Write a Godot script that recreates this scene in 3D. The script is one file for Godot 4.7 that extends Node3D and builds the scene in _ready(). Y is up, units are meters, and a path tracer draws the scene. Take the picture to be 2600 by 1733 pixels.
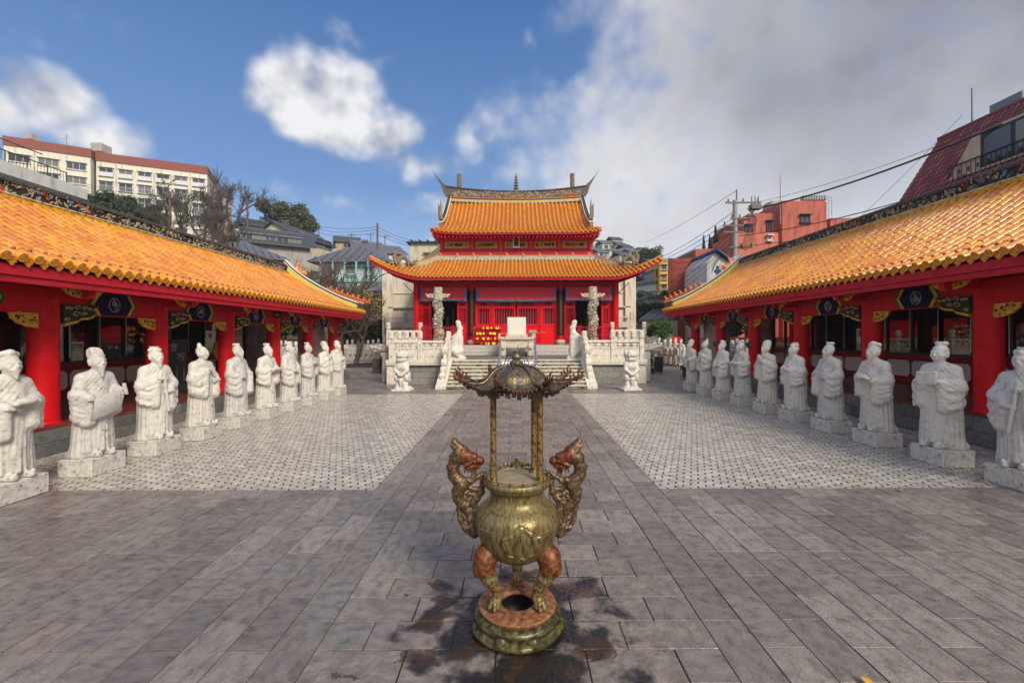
extends Node3D
# A shrine courtyard: red hall on a marble terrace, two red galleries with yellow glazed roofs, two rows of marble sages, a rusty bronze censer.

const F := 1125.0      # focal length of the photograph in its own pixels
const HY := 853.0      # its horizon
const VX := 1311.0     # where the courtyard's axis vanishes
const EYE := 2.12      # eye height in metres

var rng := RandomNumberGenerator.new()
var used := {}
var mats := {}
var texs := {}

class MB:
	var v := PackedVector3Array()
	var n := PackedVector3Array()
	var c := PackedColorArray()
	var ix := PackedInt32Array()
	var col := Color(1, 1, 1)
	func tri(a: Vector3, b: Vector3, d: Vector3) -> void:
		var m := (b - a).cross(d - a).normalized()
		var k := v.size()
		for p in [a, b, d]:
			v.append(p)
			n.append(m)
			c.append(col)
		ix.append_array(PackedInt32Array([k, k + 2, k + 1]))
	func quad(a: Vector3, b: Vector3, d: Vector3, e: Vector3) -> void:
		var m := (d - a).cross(e - b).normalized()
		var k := v.size()
		for p in [a, b, d, e]:
			v.append(p)
			n.append(m)
			c.append(col)
		ix.append_array(PackedInt32Array([k, k + 2, k + 1, k, k + 3, k + 2]))
	func box(at: Vector3, size: Vector3, b := Basis()) -> void:
		hexa(at, b.x * size.x * 0.5, b.y * size.y * 0.5, b.z * size.z * 0.5)
	func hexa(o: Vector3, x: Vector3, y: Vector3, z: Vector3) -> void:
		quad(o - x - y + z, o + x - y + z, o + x + y + z, o - x + y + z)
		quad(o + x - y - z, o - x - y - z, o - x + y - z, o + x + y - z)
		quad(o + x - y + z, o + x - y - z, o + x + y - z, o + x + y + z)
		quad(o - x - y - z, o - x - y + z, o - x + y + z, o - x + y - z)
		quad(o - x + y + z, o + x + y + z, o + x + y - z, o - x + y - z)
		quad(o - x - y - z, o + x - y - z, o + x - y + z, o - x - y + z)
	func span(a: Vector3, b: Vector3) -> void:
		box((a + b) * 0.5, (b - a).abs())
	func cbox(at: Vector3, size: Vector3, ch := 0.01, b := Basis()) -> void:
		var h := size * 0.5
		var s := [-1.0, 1.0]
		var q := func(x: float, y: float, z: float) -> Vector3: return at + b.x * x + b.y * y + b.z * z
		for g in s:
			var zx: float = h.z * g
			quad(q.call(-(h.x - ch) * g, -(h.y - ch), zx), q.call((h.x - ch) * g, -(h.y - ch), zx), q.call((h.x - ch) * g, h.y - ch, zx), q.call(-(h.x - ch) * g, h.y - ch, zx))
			var xx: float = h.x * g
			quad(q.call(xx, -(h.y - ch), (h.z - ch) * g), q.call(xx, -(h.y - ch), -(h.z - ch) * g), q.call(xx, h.y - ch, -(h.z - ch) * g), q.call(xx, h.y - ch, (h.z - ch) * g))
			var yy: float = h.y * g
			quad(q.call(-(h.x - ch), yy, (h.z - ch) * g), q.call(h.x - ch, yy, (h.z - ch) * g), q.call(h.x - ch, yy, -(h.z - ch) * g), q.call(-(h.x - ch), yy, -(h.z - ch) * g))
		for g in s:
			for e in s:
				out4(at, q.call(h.x * g, -(h.y - ch), (h.z - ch) * e), q.call((h.x - ch) * g, -(h.y - ch), h.z * e), q.call((h.x - ch) * g, h.y - ch, h.z * e), q.call(h.x * g, h.y - ch, (h.z - ch) * e))
				out4(at, q.call(-(h.x - ch), h.y * g, (h.z - ch) * e), q.call(h.x - ch, h.y * g, (h.z - ch) * e), q.call(h.x - ch, (h.y - ch) * g, h.z * e), q.call(-(h.x - ch), (h.y - ch) * g, h.z * e))
				out4(at, q.call((h.x - ch) * g, h.y * e, -(h.z - ch)), q.call(h.x * g, (h.y - ch) * e, -(h.z - ch)), q.call(h.x * g, (h.y - ch) * e, h.z - ch), q.call((h.x - ch) * g, h.y * e, h.z - ch))
				for w in s:
					var p: Vector3 = q.call(h.x * g, (h.y - ch) * e, (h.z - ch) * w)
					var r: Vector3 = q.call((h.x - ch) * g, h.y * e, (h.z - ch) * w)
					var t: Vector3 = q.call((h.x - ch) * g, (h.y - ch) * e, h.z * w)
					if (r - p).cross(t - p).dot(p - at) > 0.0:
						tri(p, r, t)
					else:
						tri(p, t, r)
	func out4(o: Vector3, a: Vector3, b: Vector3, d: Vector3, e: Vector3) -> void:
		if (b - a).cross(d - a).dot((a + d) * 0.5 - o) > 0.0:
			quad(a, b, d, e)
		else:
			quad(e, d, b, a)
	func grid(p: PackedVector3Array, w: int, h: int, wrap := false, colors := PackedColorArray()) -> void:
		var k := v.size()
		var acc := PackedVector3Array()
		acc.resize(p.size())
		var ww := w if wrap else w - 1
		for j in h - 1:
			for i in ww:
				var a := j * w + i
				var b := j * w + (i + 1) % w
				var d := b + w
				var e := a + w
				var m := (p[d] - p[a]).cross(p[e] - p[b])
				acc[a] += m
				acc[b] += m
				acc[d] += m
				acc[e] += m
				ix.append_array(PackedInt32Array([k + a, k + d, k + b, k + a, k + e, k + d]))
		v.append_array(p)
		for i in p.size():
			n.append(acc[i].normalized())
			c.append(col if colors.is_empty() else colors[i])
	func lathe(prof: PackedVector2Array, segs: int, at := Vector3.ZERO, b := Basis(), sharp := false) -> void:
		var step := 2 if sharp else prof.size()
		var j0 := 0
		while j0 < prof.size() - 1:
			var p := PackedVector3Array()
			var hi := mini(j0 + step, prof.size())
			for j in range(j0, hi):
				for i in segs:
					var t := -TAU * i / segs
					p.append(at + b * Vector3(cos(t) * prof[j].x, prof[j].y, -sin(t) * -prof[j].x))
			grid(p, segs, hi - j0, true)
			j0 += step - 1
	func tube(path: PackedVector3Array, rad: PackedFloat32Array, segs := 8, caps := true) -> void:
		var p := PackedVector3Array()
		var up := Vector3.UP
		var fwd := (path[1] - path[0]).normalized()
		if absf(fwd.dot(up)) > 0.9:
			up = Vector3.RIGHT
		var side := fwd.cross(up).normalized()
		for j in path.size():
			var f := (path[mini(j + 1, path.size() - 1)] - path[maxi(j - 1, 0)]).normalized()
			side = (side - f * side.dot(f)).normalized()
			var u := f.cross(side)
			for i in segs:
				var t := TAU * i / segs
				p.append(path[j] + (side * cos(t) + u * sin(t)) * rad[mini(j, rad.size() - 1)])
		grid(p, segs, path.size(), true)
		if caps:
			for i in segs - 2:
				tri(p[0], p[i + 2], p[i + 1])
				var o := (path.size() - 1) * segs
				tri(p[o], p[o + i + 1], p[o + i + 2])
	func rod(a: Vector3, b: Vector3, r: float, r2 := -1.0, segs := 8) -> void:
		tube(PackedVector3Array([a, b]), PackedFloat32Array([r, r if r2 < 0.0 else r2]), segs)
	func prism(poly: PackedVector2Array, depth: float, xf := Transform3D()) -> void:
		var q := poly
		if Geometry2D.is_polygon_clockwise(q):
			q = q.duplicate()
			q.reverse()
		var t := Geometry2D.triangulate_polygon(q)
		var h := depth * 0.5
		for i in range(0, t.size(), 3):
			var a := q[t[i]]
			var b := q[t[i + 1]]
			var d := q[t[i + 2]]
			if (b - a).cross(d - a) < 0.0:
				var sw := b
				b = d
				d = sw
			tri(xf * Vector3(a.x, a.y, h), xf * Vector3(b.x, b.y, h), xf * Vector3(d.x, d.y, h))
			tri(xf * Vector3(a.x, a.y, -h), xf * Vector3(d.x, d.y, -h), xf * Vector3(b.x, b.y, -h))
		for i in q.size():
			var a := q[i]
			var b := q[(i + 1) % q.size()]
			quad(xf * Vector3(a.x, a.y, -h), xf * Vector3(b.x, b.y, -h), xf * Vector3(b.x, b.y, h), xf * Vector3(a.x, a.y, h))
	func ball(at: Vector3, r: Vector3, segs := 12, rings := 8) -> void:
		var p := PackedVector3Array()
		for j in rings + 1:
			var f := PI * (float(j) / rings - 0.5)
			for i in segs:
				var t := TAU * i / segs
				p.append(at + Vector3(cos(t) * cos(f) * r.x, sin(f) * r.y, -sin(t) * cos(f) * r.z))
		grid(p, segs, rings + 1, true)
	func done(flip_x := false) -> ArrayMesh:
		var a := []
		a.resize(Mesh.ARRAY_MAX)
		a[Mesh.ARRAY_VERTEX] = v
		a[Mesh.ARRAY_NORMAL] = n
		a[Mesh.ARRAY_COLOR] = c
		a[Mesh.ARRAY_INDEX] = ix
		if flip_x:
			var v2 := v.duplicate()
			var n2 := n.duplicate()
			var i2 := ix.duplicate()
			for i in v2.size():
				v2[i].x = -v2[i].x
				n2[i].x = -n2[i].x
			for i in range(0, i2.size(), 3):
				var s := i2[i]
				i2[i] = i2[i + 1]
				i2[i + 1] = s
			a[Mesh.ARRAY_VERTEX] = v2
			a[Mesh.ARRAY_NORMAL] = n2
			a[Mesh.ARRAY_INDEX] = i2
		var m := ArrayMesh.new()
		m.add_surface_from_arrays(Mesh.PRIMITIVE_TRIANGLES, a)
		return m

# ---------------------------------------------------------------- sculpted shapes: tapered capsules joined by a smooth minimum, meshed as surface nets
class Clay:
	var q := PackedFloat32Array()   # 10 numbers each: a, b, ra, rb, blend, sign
	var cell := 0.013
	var floor_y := -1e9
	var mv := PackedVector3Array()
	var mi := PackedInt32Array()
	func cap(a: Vector3, b: Vector3, ra: float, rb := -1.0, k := 0.04) -> void:
		q.append_array(PackedFloat32Array([a.x, a.y, a.z, b.x, b.y, b.z, ra, ra if rb < 0.0 else rb, k, 1.0]))
	func cut(a: Vector3, b: Vector3, ra: float, rb := -1.0, k := 0.015) -> void:
		q.append_array(PackedFloat32Array([a.x, a.y, a.z, b.x, b.y, b.z, ra, ra if rb < 0.0 else rb, k, -1.0]))
	func both(a: Vector3, b: Vector3, ra: float, rb := -1.0, k := 0.04) -> void:
		cap(a, b, ra, rb, k)
		cap(Vector3(-a.x, a.y, a.z), Vector3(-b.x, b.y, b.z), ra, rb, k)
	func chain(p: Array, r: Array, k := 0.04, mirrored := false) -> void:
		for i in p.size() - 1:
			if mirrored:
				both(p[i], p[i + 1], r[i], r[i + 1], k)
			else:
				cap(p[i], p[i + 1], r[i], r[i + 1], k)
	func one(p: Vector3, i: int) -> float:
		var ax := q[i]
		var ay := q[i + 1]
		var az := q[i + 2]
		var bx := q[i + 3] - ax
		var by := q[i + 4] - ay
		var bz := q[i + 5] - az
		var px := p.x - ax
		var py := p.y - ay
		var pz := p.z - az
		var l := bx * bx + by * by + bz * bz
		var t := 0.0
		if l > 1e-9:
			t = clampf((px * bx + py * by + pz * bz) / l, 0.0, 1.0)
		px -= bx * t
		py -= by * t
		pz -= bz * t
		return sqrt(px * px + py * py + pz * pz) - q[i + 6] - (q[i + 7] - q[i + 6]) * t
	func fill(o: Vector3, nb: int, list: PackedInt32Array, vals: PackedFloat32Array) -> PackedFloat32Array:
		var qq := q
		var c := cell
		vals.fill(1e3)
		for i in list:
			var ax := qq[i]
			var ay := qq[i + 1]
			var az := qq[i + 2]
			var bx := qq[i + 3] - ax
			var by := qq[i + 4] - ay
			var bz := qq[i + 5] - az
			var ra := qq[i + 6]
			var rd := qq[i + 7] - ra
			var k := qq[i + 8]
			var plus := qq[i + 9] > 0.0
			var l := bx * bx + by * by + bz * bz
			var il := 1.0 / l if l > 1e-9 else 0.0
			var w := 0
			var a := Vector3(ax, ay, az)
			var ab := Vector3(bx, by, bz)
			for z in nb:
				for y in nb:
					for x in nb:
						var p := Vector3(o.x + x * c, o.y + y * c, o.z + z * c) - a
						var t := clampf(p.dot(ab) * il, 0.0, 1.0)
						var e := (p - ab * t).length() - ra - rd * t
						var d := vals[w]
						if plus:
							var h := k - absf(d - e)
							if h > 0.0:
								vals[w] = minf(d, e) - h * h / k * 0.25
							elif e < d:
								vals[w] = e
						else:
							e = -e
							var h2 := k - absf(d - e)
							if h2 > 0.0:
								vals[w] = maxf(d, e) + h2 * h2 / k * 0.25
							elif e > d:
								vals[w] = e
						w += 1
		if o.y < floor_y:
			var w2 := 0
			for z in nb:
				for y in nb:
					var fy := floor_y - (o.y + y * c)
					for x in nb:
						vals[w2] = maxf(vals[w2], fy)
						w2 += 1
		return vals
	func near(mid: Vector3, hd: float, from: PackedInt32Array, out: PackedInt32Array) -> float:
		var ds := PackedFloat32Array()
		var mind := 1e3
		for i in from:
			var e := one(mid, i)
			ds.append(e)
			if q[i + 9] > 0.0:
				mind = minf(mind, e)
		var j := 0
		for i in from:
			var pos := q[i + 9] > 0.0
			if (pos and ds[j] < mind + hd * 2.0 + q[i + 8] * 0.8) or (not pos and ds[j] < hd + 0.02):
				out.append(i)
			j += 1
		return mind
	func run() -> void:
		const B := 4
		const B1 := 5
		var lo := Vector3(1e9, 1e9, 1e9)
		var hi := -lo
		for i in range(0, q.size(), 10):
			if q[i + 9] < 0.0:
				continue
			var r := maxf(q[i + 6], q[i + 7]) + cell * 2.0
			for o in [0, 3]:
				var p := Vector3(q[i + o], q[i + o + 1], q[i + o + 2])
				lo = lo.min(p - Vector3(r, r, r))
				hi = hi.max(p + Vector3(r, r, r))
		var bs := cell * B
		var hd := bs * 0.8661
		var nx := int(ceil((hi.x - lo.x) / bs))
		var ny := int(ceil((hi.y - lo.y) / bs))
		var nz := int(ceil((hi.z - lo.z) / bs))
		var sy := nx * B + 2
		var sz := sy * (ny * B + 2)
		var cells := {}
		var edges := []
		var vals := PackedFloat32Array()
		vals.resize(B1 * B1 * B1)
		var all := PackedInt32Array(range(0, q.size(), 10))
		const SB := 4
		var sd := hd * SB
		for sbz in (nz + SB - 1) / SB:
			for sby in (ny + SB - 1) / SB:
				for sbx in (nx + SB - 1) / SB:
					var some := PackedInt32Array()
					var smid := lo + (Vector3(sbx, sby, sbz) + Vector3(0.5, 0.5, 0.5)) * bs * SB
					var sm := near(smid, sd, all, some)
					if sm > sd + 0.03 or sm < -sd - 0.02:
						continue
					for sub in SB * SB * SB:
						var bx := sbx * SB + sub % SB
						var by := sby * SB + (sub / SB) % SB
						var bz := sbz * SB + sub / (SB * SB)
						if bx >= nx or by >= ny or bz >= nz:
							continue
						block(bx, by, bz, lo, bs, hd, some, vals, cells, edges, sy, sz)
		stitch(cells, edges, sy, sz)
	func block(bx: int, by: int, bz: int, lo: Vector3, bs: float, hd: float, some: PackedInt32Array, vals: PackedFloat32Array, cells: Dictionary, edges: Array, sy: int, sz: int) -> void:
		const B := 4
		const B1 := 5
		const offs := [0, 1, B1, B1 + 1, B1 * B1, B1 * B1 + 1, B1 * B1 + B1, B1 * B1 + B1 + 1]
		const pairs := [0, 1, 2, 3, 4, 5, 6, 7, 0, 2, 1, 3, 4, 6, 5, 7, 0, 4, 1, 5, 2, 6, 3, 7]
		var o := lo + Vector3(bx, by, bz) * bs
		var mid := o + Vector3(bs, bs, bs) * 0.5
		var list := PackedInt32Array()
		var mind := near(mid, hd, some, list)
		if mind > hd + 0.03:
			return
		var carved := false
		for i in list:
			if q[i + 9] < 0.0:
				carved = true
		if not carved and mind < -hd and mid.y - hd > floor_y:
			return
		vals = fill(o, B1, list, vals)
		var any_in := false
		var any_out := false
		for f in vals:
			if f < 0.0:
				any_in = true
			else:
				any_out = true
		if not (any_in and any_out):
			return
		for z in B:
			for y in B:
				for x in B:
					var b0 := z * B1 * B1 + y * B1 + x
					var cnt := 0
					for t in 8:
						if vals[b0 + offs[t]] < 0.0:
							cnt += 1
					if cnt == 0 or cnt == 8:
						continue
					var sum := Vector3.ZERO
					var m := 0
					for t in range(0, 24, 2):
						var u: int = pairs[t]
						var s: int = pairs[t + 1]
						var fu := vals[b0 + offs[u]]
						var fs := vals[b0 + offs[s]]
						if (fu < 0.0) != (fs < 0.0):
							var g := fu / (fu - fs)
							var pu := Vector3(u & 1, (u >> 1) & 1, u >> 2)
							var ps := Vector3(s & 1, (s >> 1) & 1, s >> 2)
							sum += pu.lerp(ps, g)
							m += 1
					var id := (bx * B + x) + (by * B + y) * sy + (bz * B + z) * sz
					cells[id] = mv.size()
					mv.append(o + (Vector3(x, y, z) + sum / m) * cell)
					var f0 := vals[b0]
					for t in 3:
						var f1: float = vals[b0 + offs[1 << t]]
						if (f0 < 0.0) != (f1 < 0.0):
							edges.append_array([id, t, 1 if f0 < 0.0 else 0])
	func stitch(cells: Dictionary, edges: Array, sy: int, sz: int) -> void:
		var st := [1, sy, sz]
		for i in range(0, edges.size(), 3):
			var id: int = edges[i]
			var t: int = edges[i + 1]
			var s1: int = st[(t + 1) % 3]
			var s2: int = st[(t + 2) % 3]
			var a: int = cells.get(id, -1)
			var b: int = cells.get(id - s1, -1)
			var d: int = cells.get(id - s1 - s2, -1)
			var e: int = cells.get(id - s2, -1)
			if a < 0 or b < 0 or d < 0 or e < 0:
				continue
			if edges[i + 2] == 1:
				mi.append_array(PackedInt32Array([a, d, b, a, e, d]))
			else:
				mi.append_array(PackedInt32Array([a, b, d, a, d, e]))
	func normals() -> PackedVector3Array:
		var n := PackedVector3Array()
		n.resize(mv.size())
		for i in range(0, mi.size(), 3):
			var a := mi[i]
			var b := mi[i + 1]
			var d := mi[i + 2]
			var m := (mv[d] - mv[a]).cross(mv[b] - mv[a])
			n[a] += m
			n[b] += m
			n[d] += m
		for i in n.size():
			n[i] = n[i].normalized()
		return n

func sculpt(list: Array) -> void:
	var job := WorkerThreadPool.add_group_task(func(i: int) -> void: list[i].run(), list.size())
	WorkerThreadPool.wait_for_group_task_completion(job)

func clay_mb(list: Array, fold = null, color = null) -> MB:
	var m := MB.new()
	for k: Clay in list:
		var n := k.normals()
		if fold != null:
			for i in k.mv.size():
				k.mv[i] += n[i] * float(fold.call(k.mv[i], n[i]))
			n = k.normals()
		var o := m.v.size()
		m.v.append_array(k.mv)
		m.n.append_array(n)
		for i in k.mv.size():
			m.c.append(color.call(k.mv[i], n[i]) if color != null else Color(1, 1, 1))
		for i in k.mi:
			m.ix.append(i + o)
	return m

# ---------------------------------------------------------------- nodes
func at(px: float, py: float, d: float) -> Vector3:
	return Vector3((px - VX) / F * d, EYE + (HY - py) / F * d, -d)

func numbered(called: String) -> String:
	var k: int = used.get(called, 0)
	used[called] = k + 1
	return called if k == 0 else "%s_%03d" % [called, k]

func thing(called: String, label: String, category: String, where := Vector3.ZERO, turn := 0.0, group := "") -> Node3D:
	var o := Node3D.new()
	o.name = numbered(called)
	add_child(o)
	o.position = where
	o.rotation.y = turn
	tag(o, label, category, group)
	return o

func tag(o: Node, label: String, category: String, group := "") -> void:
	o.set_meta("label", label)
	o.set_meta("category", category)
	if group:
		o.set_meta("group", group)

func setting(called: String, mesh: Mesh, m: Material) -> MeshInstance3D:
	var o := MeshInstance3D.new()
	o.name = numbered(called)
	o.mesh = mesh
	o.material_override = m
	o.set_meta("kind", "structure")
	add_child(o)
	return o

func part(parent: Node3D, called: String, mesh: Mesh, m: Material, xf := Transform3D(), in_world := false) -> MeshInstance3D:
	var o := MeshInstance3D.new()
	o.name = called
	o.mesh = mesh
	o.material_override = m
	parent.add_child(o, true)
	o.transform = (parent.global_transform.affine_inverse() * xf) if in_world else xf
	return o

func wpart(parent: Node3D, called: String, mb: MB, m: Material) -> MeshInstance3D:
	return part(parent, called, mb.done(), m, Transform3D(), true)

func heap(parent: Node3D, called: String, mesh: Mesh, m: Material, xfs: Array, tints: Array = []) -> MultiMeshInstance3D:
	var mm := MultiMesh.new()
	mm.transform_format = MultiMesh.TRANSFORM_3D
	mm.use_colors = not tints.is_empty()
	mm.mesh = mesh
	mm.instance_count = xfs.size()
	var back := parent.global_transform.affine_inverse()
	for i in xfs.size():
		mm.set_instance_transform(i, back * xfs[i])
		if not tints.is_empty():
			mm.set_instance_color(i, tints[i])
	var o := MultiMeshInstance3D.new()
	o.name = called
	o.multimesh = mm
	o.material_override = m
	o.set_meta("kind", "stuff")
	parent.add_child(o, true)
	return o

# ---------------------------------------------------------------- materials
func lin(r: float, g: float, b: float) -> Color:
	return Color(r, g, b).linear_to_srgb()

func noise_tex(key: String, freq: float, ramp: Array, size := 512, kind := FastNoiseLite.TYPE_SIMPLEX_SMOOTH, octaves := 4, bump := false, warp := 0.0) -> NoiseTexture2D:
	if texs.has(key):
		return texs[key]
	var f := FastNoiseLite.new()
	f.noise_type = kind
	f.seed = key.hash() % 9999
	f.frequency = freq
	f.fractal_octaves = octaves
	if warp > 0.0:
		f.domain_warp_enabled = true
		f.domain_warp_amplitude = warp
		f.domain_warp_frequency = freq * 1.5
	var t := NoiseTexture2D.new()
	t.width = size
	t.height = size
	t.seamless = true
	t.noise = f
	if bump:
		t.as_normal_map = true
		t.bump_strength = 6.0
	elif not ramp.is_empty():
		var g := Gradient.new()
		var off := PackedFloat32Array()
		var cols := PackedColorArray()
		for r in ramp:
			off.append(r[0])
			cols.append(r[1])
		g.offsets = off
		g.colors = cols
		t.color_ramp = g
	texs[key] = t
	return t

func grey(a: float) -> Color:
	return Color(a, a, a)

func mat(key: String, base: Color, rough := 0.7, opts := {}) -> StandardMaterial3D:
	if mats.has(key):
		return mats[key]
	var m := StandardMaterial3D.new()
	m.resource_name = key
	m.albedo_color = base.linear_to_srgb()
	m.roughness = rough
	m.metallic = opts.get("metal", 0.0)
	m.metallic_specular = opts.get("spec", 0.5)
	var s: float = opts.get("scale", 1.0)
	m.uv1_scale = Vector3(s, s, s)
	if opts.has("stretch"):
		m.uv1_scale = opts.stretch
	if opts.has("tex") or opts.has("nrm") or opts.has("bump") or opts.has("rtex"):
		m.uv1_triplanar = true
		m.uv1_world_triplanar = opts.get("world", false)
		m.uv1_triplanar_sharpness = 3.0
	if opts.has("tex"):
		m.albedo_texture = opts.tex
	if opts.has("nrm"):
		m.normal_enabled = true
		m.normal_texture = opts.nrm
		m.normal_scale = opts.get("nscale", 0.5)
	if opts.has("bump"):
		m.heightmap_enabled = true
		m.heightmap_texture = opts.bump
		m.heightmap_scale = opts.get("bscale", 0.5)
	if opts.has("rtex"):
		m.roughness_texture = opts.rtex
	if opts.has("coat"):
		m.clearcoat_enabled = true
		m.clearcoat = opts.coat
		m.clearcoat_roughness = opts.get("crough", 0.12)
	if opts.get("vc", false):
		m.vertex_color_use_as_albedo = true
	if opts.has("sheen"):
		m.rim_enabled = true
		m.rim = opts.sheen
	if opts.has("back"):
		m.backlight_enabled = true
		m.backlight = opts.back
	mats[key] = m
	return m

func _ready() -> void:
	var cam := Camera3D.new()
	cam.name = "camera"
	cam.projection = Camera3D.PROJECTION_FRUSTUM
	cam.near = 0.05
	cam.far = 2500.0
	cam.size = 0.05 * 1733.0 / F
	cam.frustum_offset = Vector2((1300.0 - VX) / F * 0.05, (HY - 866.5) / F * 0.05)
	cam.position = Vector3(0, EYE, 0)
	cam.rotation_degrees.z = -0.2
	add_child(cam)
	cam.current = true
	var e := Environment.new()
	e.background_mode = Environment.BG_SKY
	e.sky = Sky.new()
	e.sky.sky_material = sky_dome()
	e.background_energy_multiplier = 0.46
	e.tonemap_mode = Environment.TONE_MAPPER_LINEAR
	e.tonemap_exposure = 2.5
	e.sdfgi_enabled = true
	e.ssao_enabled = true
	e.ssil_enabled = true
	e.fog_enabled = true
	e.fog_density = 0.0006
	e.fog_light_color = Color(0.8, 0.87, 0.97)
	var w := WorldEnvironment.new()
	w.name = "world"
	w.environment = e
	add_child(w)
	var sun := DirectionalLight3D.new()
	sun.name = "sun"
	sun.light_energy = 0.5
	sun.light_angular_distance = 20.0
	sun.light_color = Color(1.0, 0.95, 0.86)
	sun.shadow_enabled = true
	add_child(sun)
	sun.look_at_from_position(Vector3.ZERO, -Vector3(0.42, 0.58, 0.7))
	rng.seed = 5
	stage("start")
	ground()
	stage("ground")
	gallery(-1.0, {"xc": 8.8, "d0": 8.24, "step": 2.6, "n": 6, "ph": 0.53, "xp": 8.4, "xe": 7.63, "he": 3.28, "xr": 10.8, "hr": 5.09, "near": 3.4, "end": 22.3, "rend": 20.7})
	gallery(1.0, {"xc": 9.2, "d0": 8.62, "step": 2.825, "n": 6, "ph": 0.6, "xp": 8.83, "xe": 8.03, "he": 3.42, "xr": 11.2, "hr": 5.53, "near": 3.6, "end": 24.1, "rend": 22.0})
	stage("galleries")
	hall()
	stage("hall")
	terrace()
	stage("terrace")
	backdrop()
	stage("backdrop")
	statues()
	stage("statues")
	censer()
	stage("censer")
	details()
	stage("details")

var clock := 0
func stage(s: String) -> void:
	print(s, " ", Time.get_ticks_msec() - clock)
	clock = Time.get_ticks_msec()

func sky_dome() -> PanoramaSkyMaterial:
	var w := 1536
	var h := 768
	var im := Image.create(w, h, false, Image.FORMAT_RGBF)
	var f := FastNoiseLite.new()
	f.seed = 21
	f.noise_type = FastNoiseLite.TYPE_SIMPLEX_SMOOTH
	f.frequency = 1.0
	f.fractal_octaves = 5
	f.fractal_gain = 0.55
	var g := FastNoiseLite.new()
	g.seed = 4
	g.noise_type = FastNoiseLite.TYPE_SIMPLEX_SMOOTH
	g.frequency = 1.0
	g.fractal_octaves = 3
	var puffs := [[-46.5, 20.0, 3.6, 2.6, 1.05], [-43.0, 18.2, 4.0, 2.0, 0.95], [-50.5, 18.6, 4.5, 2.8, 1.05], [-27.0, 25.5, 4.6, 4.6, 1.2], [-22.5, 25.0, 5.4, 4.6, 1.2], [-17.5, 23.0, 5.6, 3.6, 1.1], [-12.5, 20.5, 5.6, 2.8, 0.9], [-9, 16.0, 6, 2.2, 0.75], [2.0, 33.0, 1.6, 2.0, 0.6], [7.5, 29.0, 2.4, 1.6, 0.5], [-4.0, 23, 5, 3, 0.6],
		[-70, 30, 8, 6, 1.0], [-95, 24, 9, 5, 1.1], [-120, 40, 10, 7, 1.1], [-150, 26, 12, 7, 1.1], [170, 48, 14, 9, 1.1], [150, 24, 12, 8, 1.1]]
	for y in h:
		var el := PI * (0.5 - (y + 0.5) / h)
		var ed := rad_to_deg(el)
		for x in w:
			if ed < -3.0:
				im.set_pixel(x, y, Color(0.22, 0.21, 0.2))
				continue
			var az := TAU * (x + 0.5) / w
			var dir := Vector3(sin(az) * cos(el), sin(el), -cos(az) * cos(el))
			var ad := rad_to_deg(wrapf(az, -PI, PI))
			var up := clampf(el / 1.2, 0.0, 1.0)
			var blue := Color(0.36, 0.6, 0.95).lerp(Color(0.06, 0.15, 0.38), clampf(pow(up, 0.5) * 1.35, 0.0, 1.0))
			blue = blue.lerp(Color(0.62, 0.77, 0.97), clampf(1.0 - el * 3.2, 0.0, 1.0) * 0.55)
			var n := f.get_noise_3dv(dir * 3.2)
			var n2 := f.get_noise_3dv(dir * 9.0 + Vector3(7, 3, 1))
			var dens := 0.0
			for p in puffs:
				var da: float = wrapf(ad - p[0], -180.0, 180.0) / p[2]
				var de: float = (ed - p[1]) / p[3]
				if de < 0.0:
					de *= 1.35
				var r := da * da + de * de
				if r < 4.0:
					dens = maxf(dens, p[4] * (1.0 - r * 0.5))
			dens += n2 * 0.55 + n * 0.45 - 0.1
			var sh := clampf((ad + 13.0 + n * 24.0 + n2 * 9.0 - maxf(ed - 20.0, 0.0) * 0.6) / 32.0, 0.0, 1.0)
			if ad < -50.0:  # unseen cloud sheet behind the camera, added as neutral frontal fill light
				sh = clampf((-ad - 85.0 + n * 26.0) / 32.0, 0.0, 1.0)
			sh = sh * sh * (3.0 - 2.0 * sh)
			var sheet := clampf(sh * (1.0 + n2 * 0.5), 0.0, 1.0)
			var cov := clampf(dens * 1.25 - 0.2, 0.0, 1.0)
			cov = cov * cov * (3.0 - 2.0 * cov)
			var lit := 0.5 + 0.9 * (n2 - f.get_noise_3dv((dir + Vector3(0.03, 0.035, 0.0)) * 9.0 + Vector3(7, 3, 1))) + 0.5 * n + 0.3 * clampf(dens - 0.3, -0.5, 0.8)
			var cloud := Color(0.36, 0.38, 0.45).lerp(Color(0.8, 0.8, 0.82), clampf(lit, 0.0, 1.0))
			var dark := g.get_noise_3dv(dir * 2.1 + Vector3(3, 9, 2)) * 0.34 + clampf((ad - 2.0) / 36.0, 0.0, 0.95) * clampf((ed - 6.0) / 20.0, 0.0, 1.0) * clampf(1.0 - (ad - 60.0) / 60.0, 0.25, 1.0)
			var grey_c := Color(0.78, 0.78, 0.8).lerp(Color(0.24, 0.245, 0.29), clampf(dark + n2 * 0.16, 0.0, 1.0))
			var c := blue.lerp(grey_c, sheet * 0.97)
			c = c.lerp(cloud.lerp(grey_c, sheet * 0.45), cov * (1.0 - sheet * 0.5))
			im.set_pixel(x, y, c)
	var m := PanoramaSkyMaterial.new()
	m.panorama = ImageTexture.create_from_image(im)
	return m

# ---------------------------------------------------------------- marble sages
func V(x: float, y: float, z: float) -> Vector3:
	return Vector3(x, y, z)

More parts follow.
